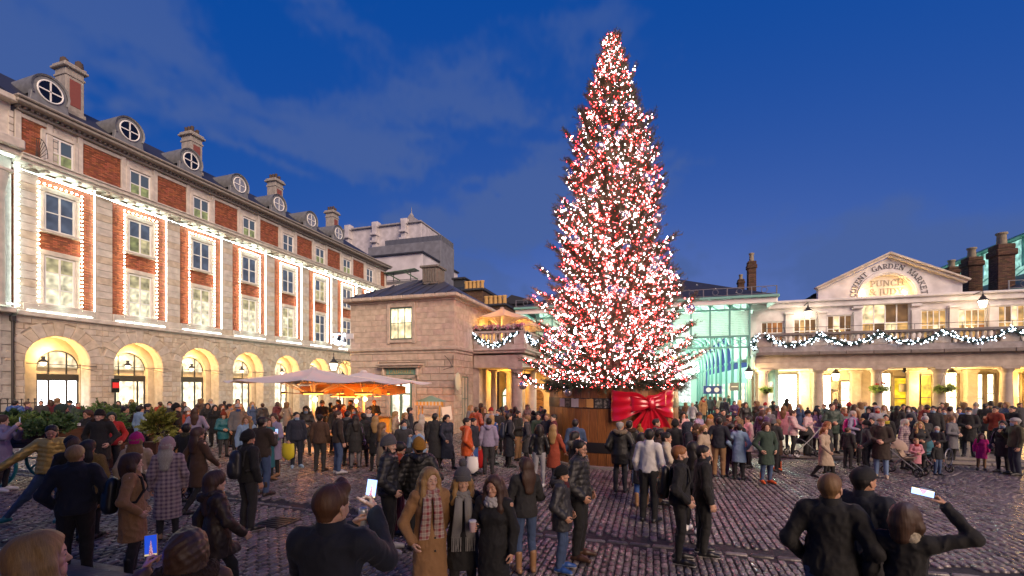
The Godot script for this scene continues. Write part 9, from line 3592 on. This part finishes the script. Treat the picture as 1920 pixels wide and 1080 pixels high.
func held_things() -> void:
	var L := "person with short ginger brown hair seen from behind, photographing with a bright phone"
	var T := held(L,false,0.1)
	phone(T.origin+Vector3(0,0.05,0),Vector3(0.1,0.15,1.0),-0.08,"bright white phone screen held by the ginger haired person in the foreground",Color(0.82,0.92,1.0),3.0)
	T = held(L,true,0.09)
	var can := thing("drink_can","white drinks can held beside the bright phone in the foreground","can",T.origin)
	var cm := MB.new()
	cm.lathe([Vector2(0.0,-0.06),Vector2(0.027,-0.06),Vector2(0.033,-0.05),Vector2(0.033,0.045),Vector2(0.027,0.06),Vector2(0.0,0.058)],18)
	obj("can_body",cm,mat("can_white",Color(0.6,0.6,0.62),0.3,{"metal": 0.5}),can)
	var ct := MB.new()
	ct.lathe([Vector2(0.024,0.059),Vector2(0.028,0.064),Vector2(0.026,0.066),Vector2(0.0,0.06)],18)
	obj("can_top",ct,mat("can_blue",Color(0.2,0.28,0.5),0.3,{"metal": 0.7}),can)
	T = held("person with hood up and brown coat lifting a phone at the lower left",true,0.1)
	phone(T.origin+Vector3(0,0.05,0),Vector3(0.35,0.2,1.0),0.14,"phone with a blue picture of the tree in a yellow case, lower left",Color(0.16,0.2,0.95),1.3,"gold")
	T = held("person with brown hair and white scarf holding a phone overhead",false,0.1)
	phone(T.origin+Vector3(-0.1,0.03,0.02),Vector3(-0.75,-0.15,1.0),1.45,"bright phone held sideways above the white scarf",Color(0.75,0.83,1.0),3.2)
	T = held("bearded person in shiny gold quilted jacket leaning out with a phone",false,0.09)
	phone(T.origin,Vector3(0.8,0.3,0.2),0.3,"dark phone in the outstretched hand of the gold jacket",Color(0.12,0.1,0.1),0.3)
	T = held("person with long brown hair and lilac coat photographing, at the left edge",false,0.1)
	phone(T.origin+Vector3(0,0.05,0),Vector3(-0.4,0.0,1.0),0.1,"white phone lifted at the far left edge",Color(0.7,0.72,0.8),0.7,"white")
	T = held("dark haired person in brown jacket and jeans holding up a phone",false,0.1)
	phone(T.origin+Vector3(0,0.03,0),Vector3(0.2,0.2,1.0),0.1,"small lit phone held by the brown jacket left of the parasols",Color(0.85,0.85,1.0),2.0)
	cup(held("smiling person with long brown hair and black coat, right of three",false,0.09).origin+Vector3(0,0.03,0),"pale cup in the hand of the right one of three smiling people","palepink")
	cup(held("person in dark green hood holding a cup by the barrow",false,0.09).origin+Vector3(0,0.03,0),"white takeaway cup held by the green hooded person")
	cup(held("bearded person in black jacket holding a white cup",false,0.09).origin+Vector3(0,0.03,0),"white takeaway cup left of the barrel")
	carrier(held("dark haired person in black with a navy face mask, holding a yellow bag",true,0.1).origin,"small mustard yellow bag in the hand of the masked person in black","mustard",0.2,0.26)
	carrier(held("masked person in navy with a bright yellow bag and pale blue shoes",false,0.1).origin,"bright yellow bag hanging beside the pale blue shoes","yellow",0.45,0.5)
	carrier(held("person from behind in pale grey hoodie holding a red bag",true,0.1).origin,"big red carrier bag beside the pale grey hoodie","red",0.44,0.6)
	carrier(held("person in bright orange red jacket by the lodge corner",false,0.1).origin+Vector3(0,-0.2,0.1),"white carrier bag below the orange red jacket","white",0.36,0.46)
	carrier(held("person in black coat with grey scarf holding a white bag",true,0.1).origin,"white patterned carrier bag under the parasols","palegrey",0.3,0.4)
	carrier(held("person in black with a green bag near the third arch",false,0.1).origin,"green carrier bag near the third arch","teal",0.3,0.4)
	# umbrella of the black beanie
	T = held("person in black beanie and black backpack holding an umbrella, left of centre",true,0.08)
	var U := thing("umbrella","folded black umbrella with a curved handle, held by the black beanie","umbrella",T.origin)
	var um := MB.new()
	um.lathe([Vector2(0.004,-0.62),Vector2(0.02,-0.5),Vector2(0.03,-0.12),Vector2(0.008,-0.06)],10)
	obj("folded_cloth",um,cloth("black"),U)
	var uh := MB.new()
	uh.tube([Vector3(0,-0.06,0),Vector3(0,0.08,0),Vector3(0.0,0.12,0.03),Vector3(0,0.12,0.07),Vector3(0,0.07,0.08)],0.011,7)
	obj("handle",uh,cloth("darkbrown","leather"),U)
	# wheelchair
	var w: Node3D = people["masked fair person in black seated in a wheelchair"][0]
	var W := thing("wheelchair","black wheelchair with silver rims under the masked fair person","wheelchair",w.position,w.rotation.y)
	for s in [-1.0,1.0]:
		var m := MB.new()
		var pp := []
		for q in 21: pp.append(Vector3(s*0.27,0.3+0.28*sin(TAU*q/20),-0.08+0.28*cos(TAU*q/20)))
		m.tube(pp,0.02,6,false)
		for q in 6: m.bar(Vector3(s*0.27,0.3,-0.08),Vector3(s*0.27,0.3+0.27*sin(TAU*q/6),-0.08+0.27*cos(TAU*q/6)),0.01)
		obj("wheel",m,mat("pram_metal",Color(0.25,0.25,0.26),0.35,{"metal": 0.7}),W)
		var c := MB.new()
		pp = []
		for q in 11: pp.append(Vector3(s*0.2,0.08+0.07*sin(TAU*q/10),0.36+0.07*cos(TAU*q/10)))
		c.tube(pp,0.016,5,false)
		obj("caster",c,cloth("black"),W)
	var st := MB.new()
	st.box(Vector3(0,0.36,0.02),Vector3(0.44,0.06,0.42),0.01); st.box(Vector3(0,0.6,-0.22),Vector3(0.44,0.46,0.05),0.01)
	obj("seat",st,cloth("soft"),W)
	# a white scarf of cloth is left with its wearer; the child's halo hat is a pale fur hood behind the girl
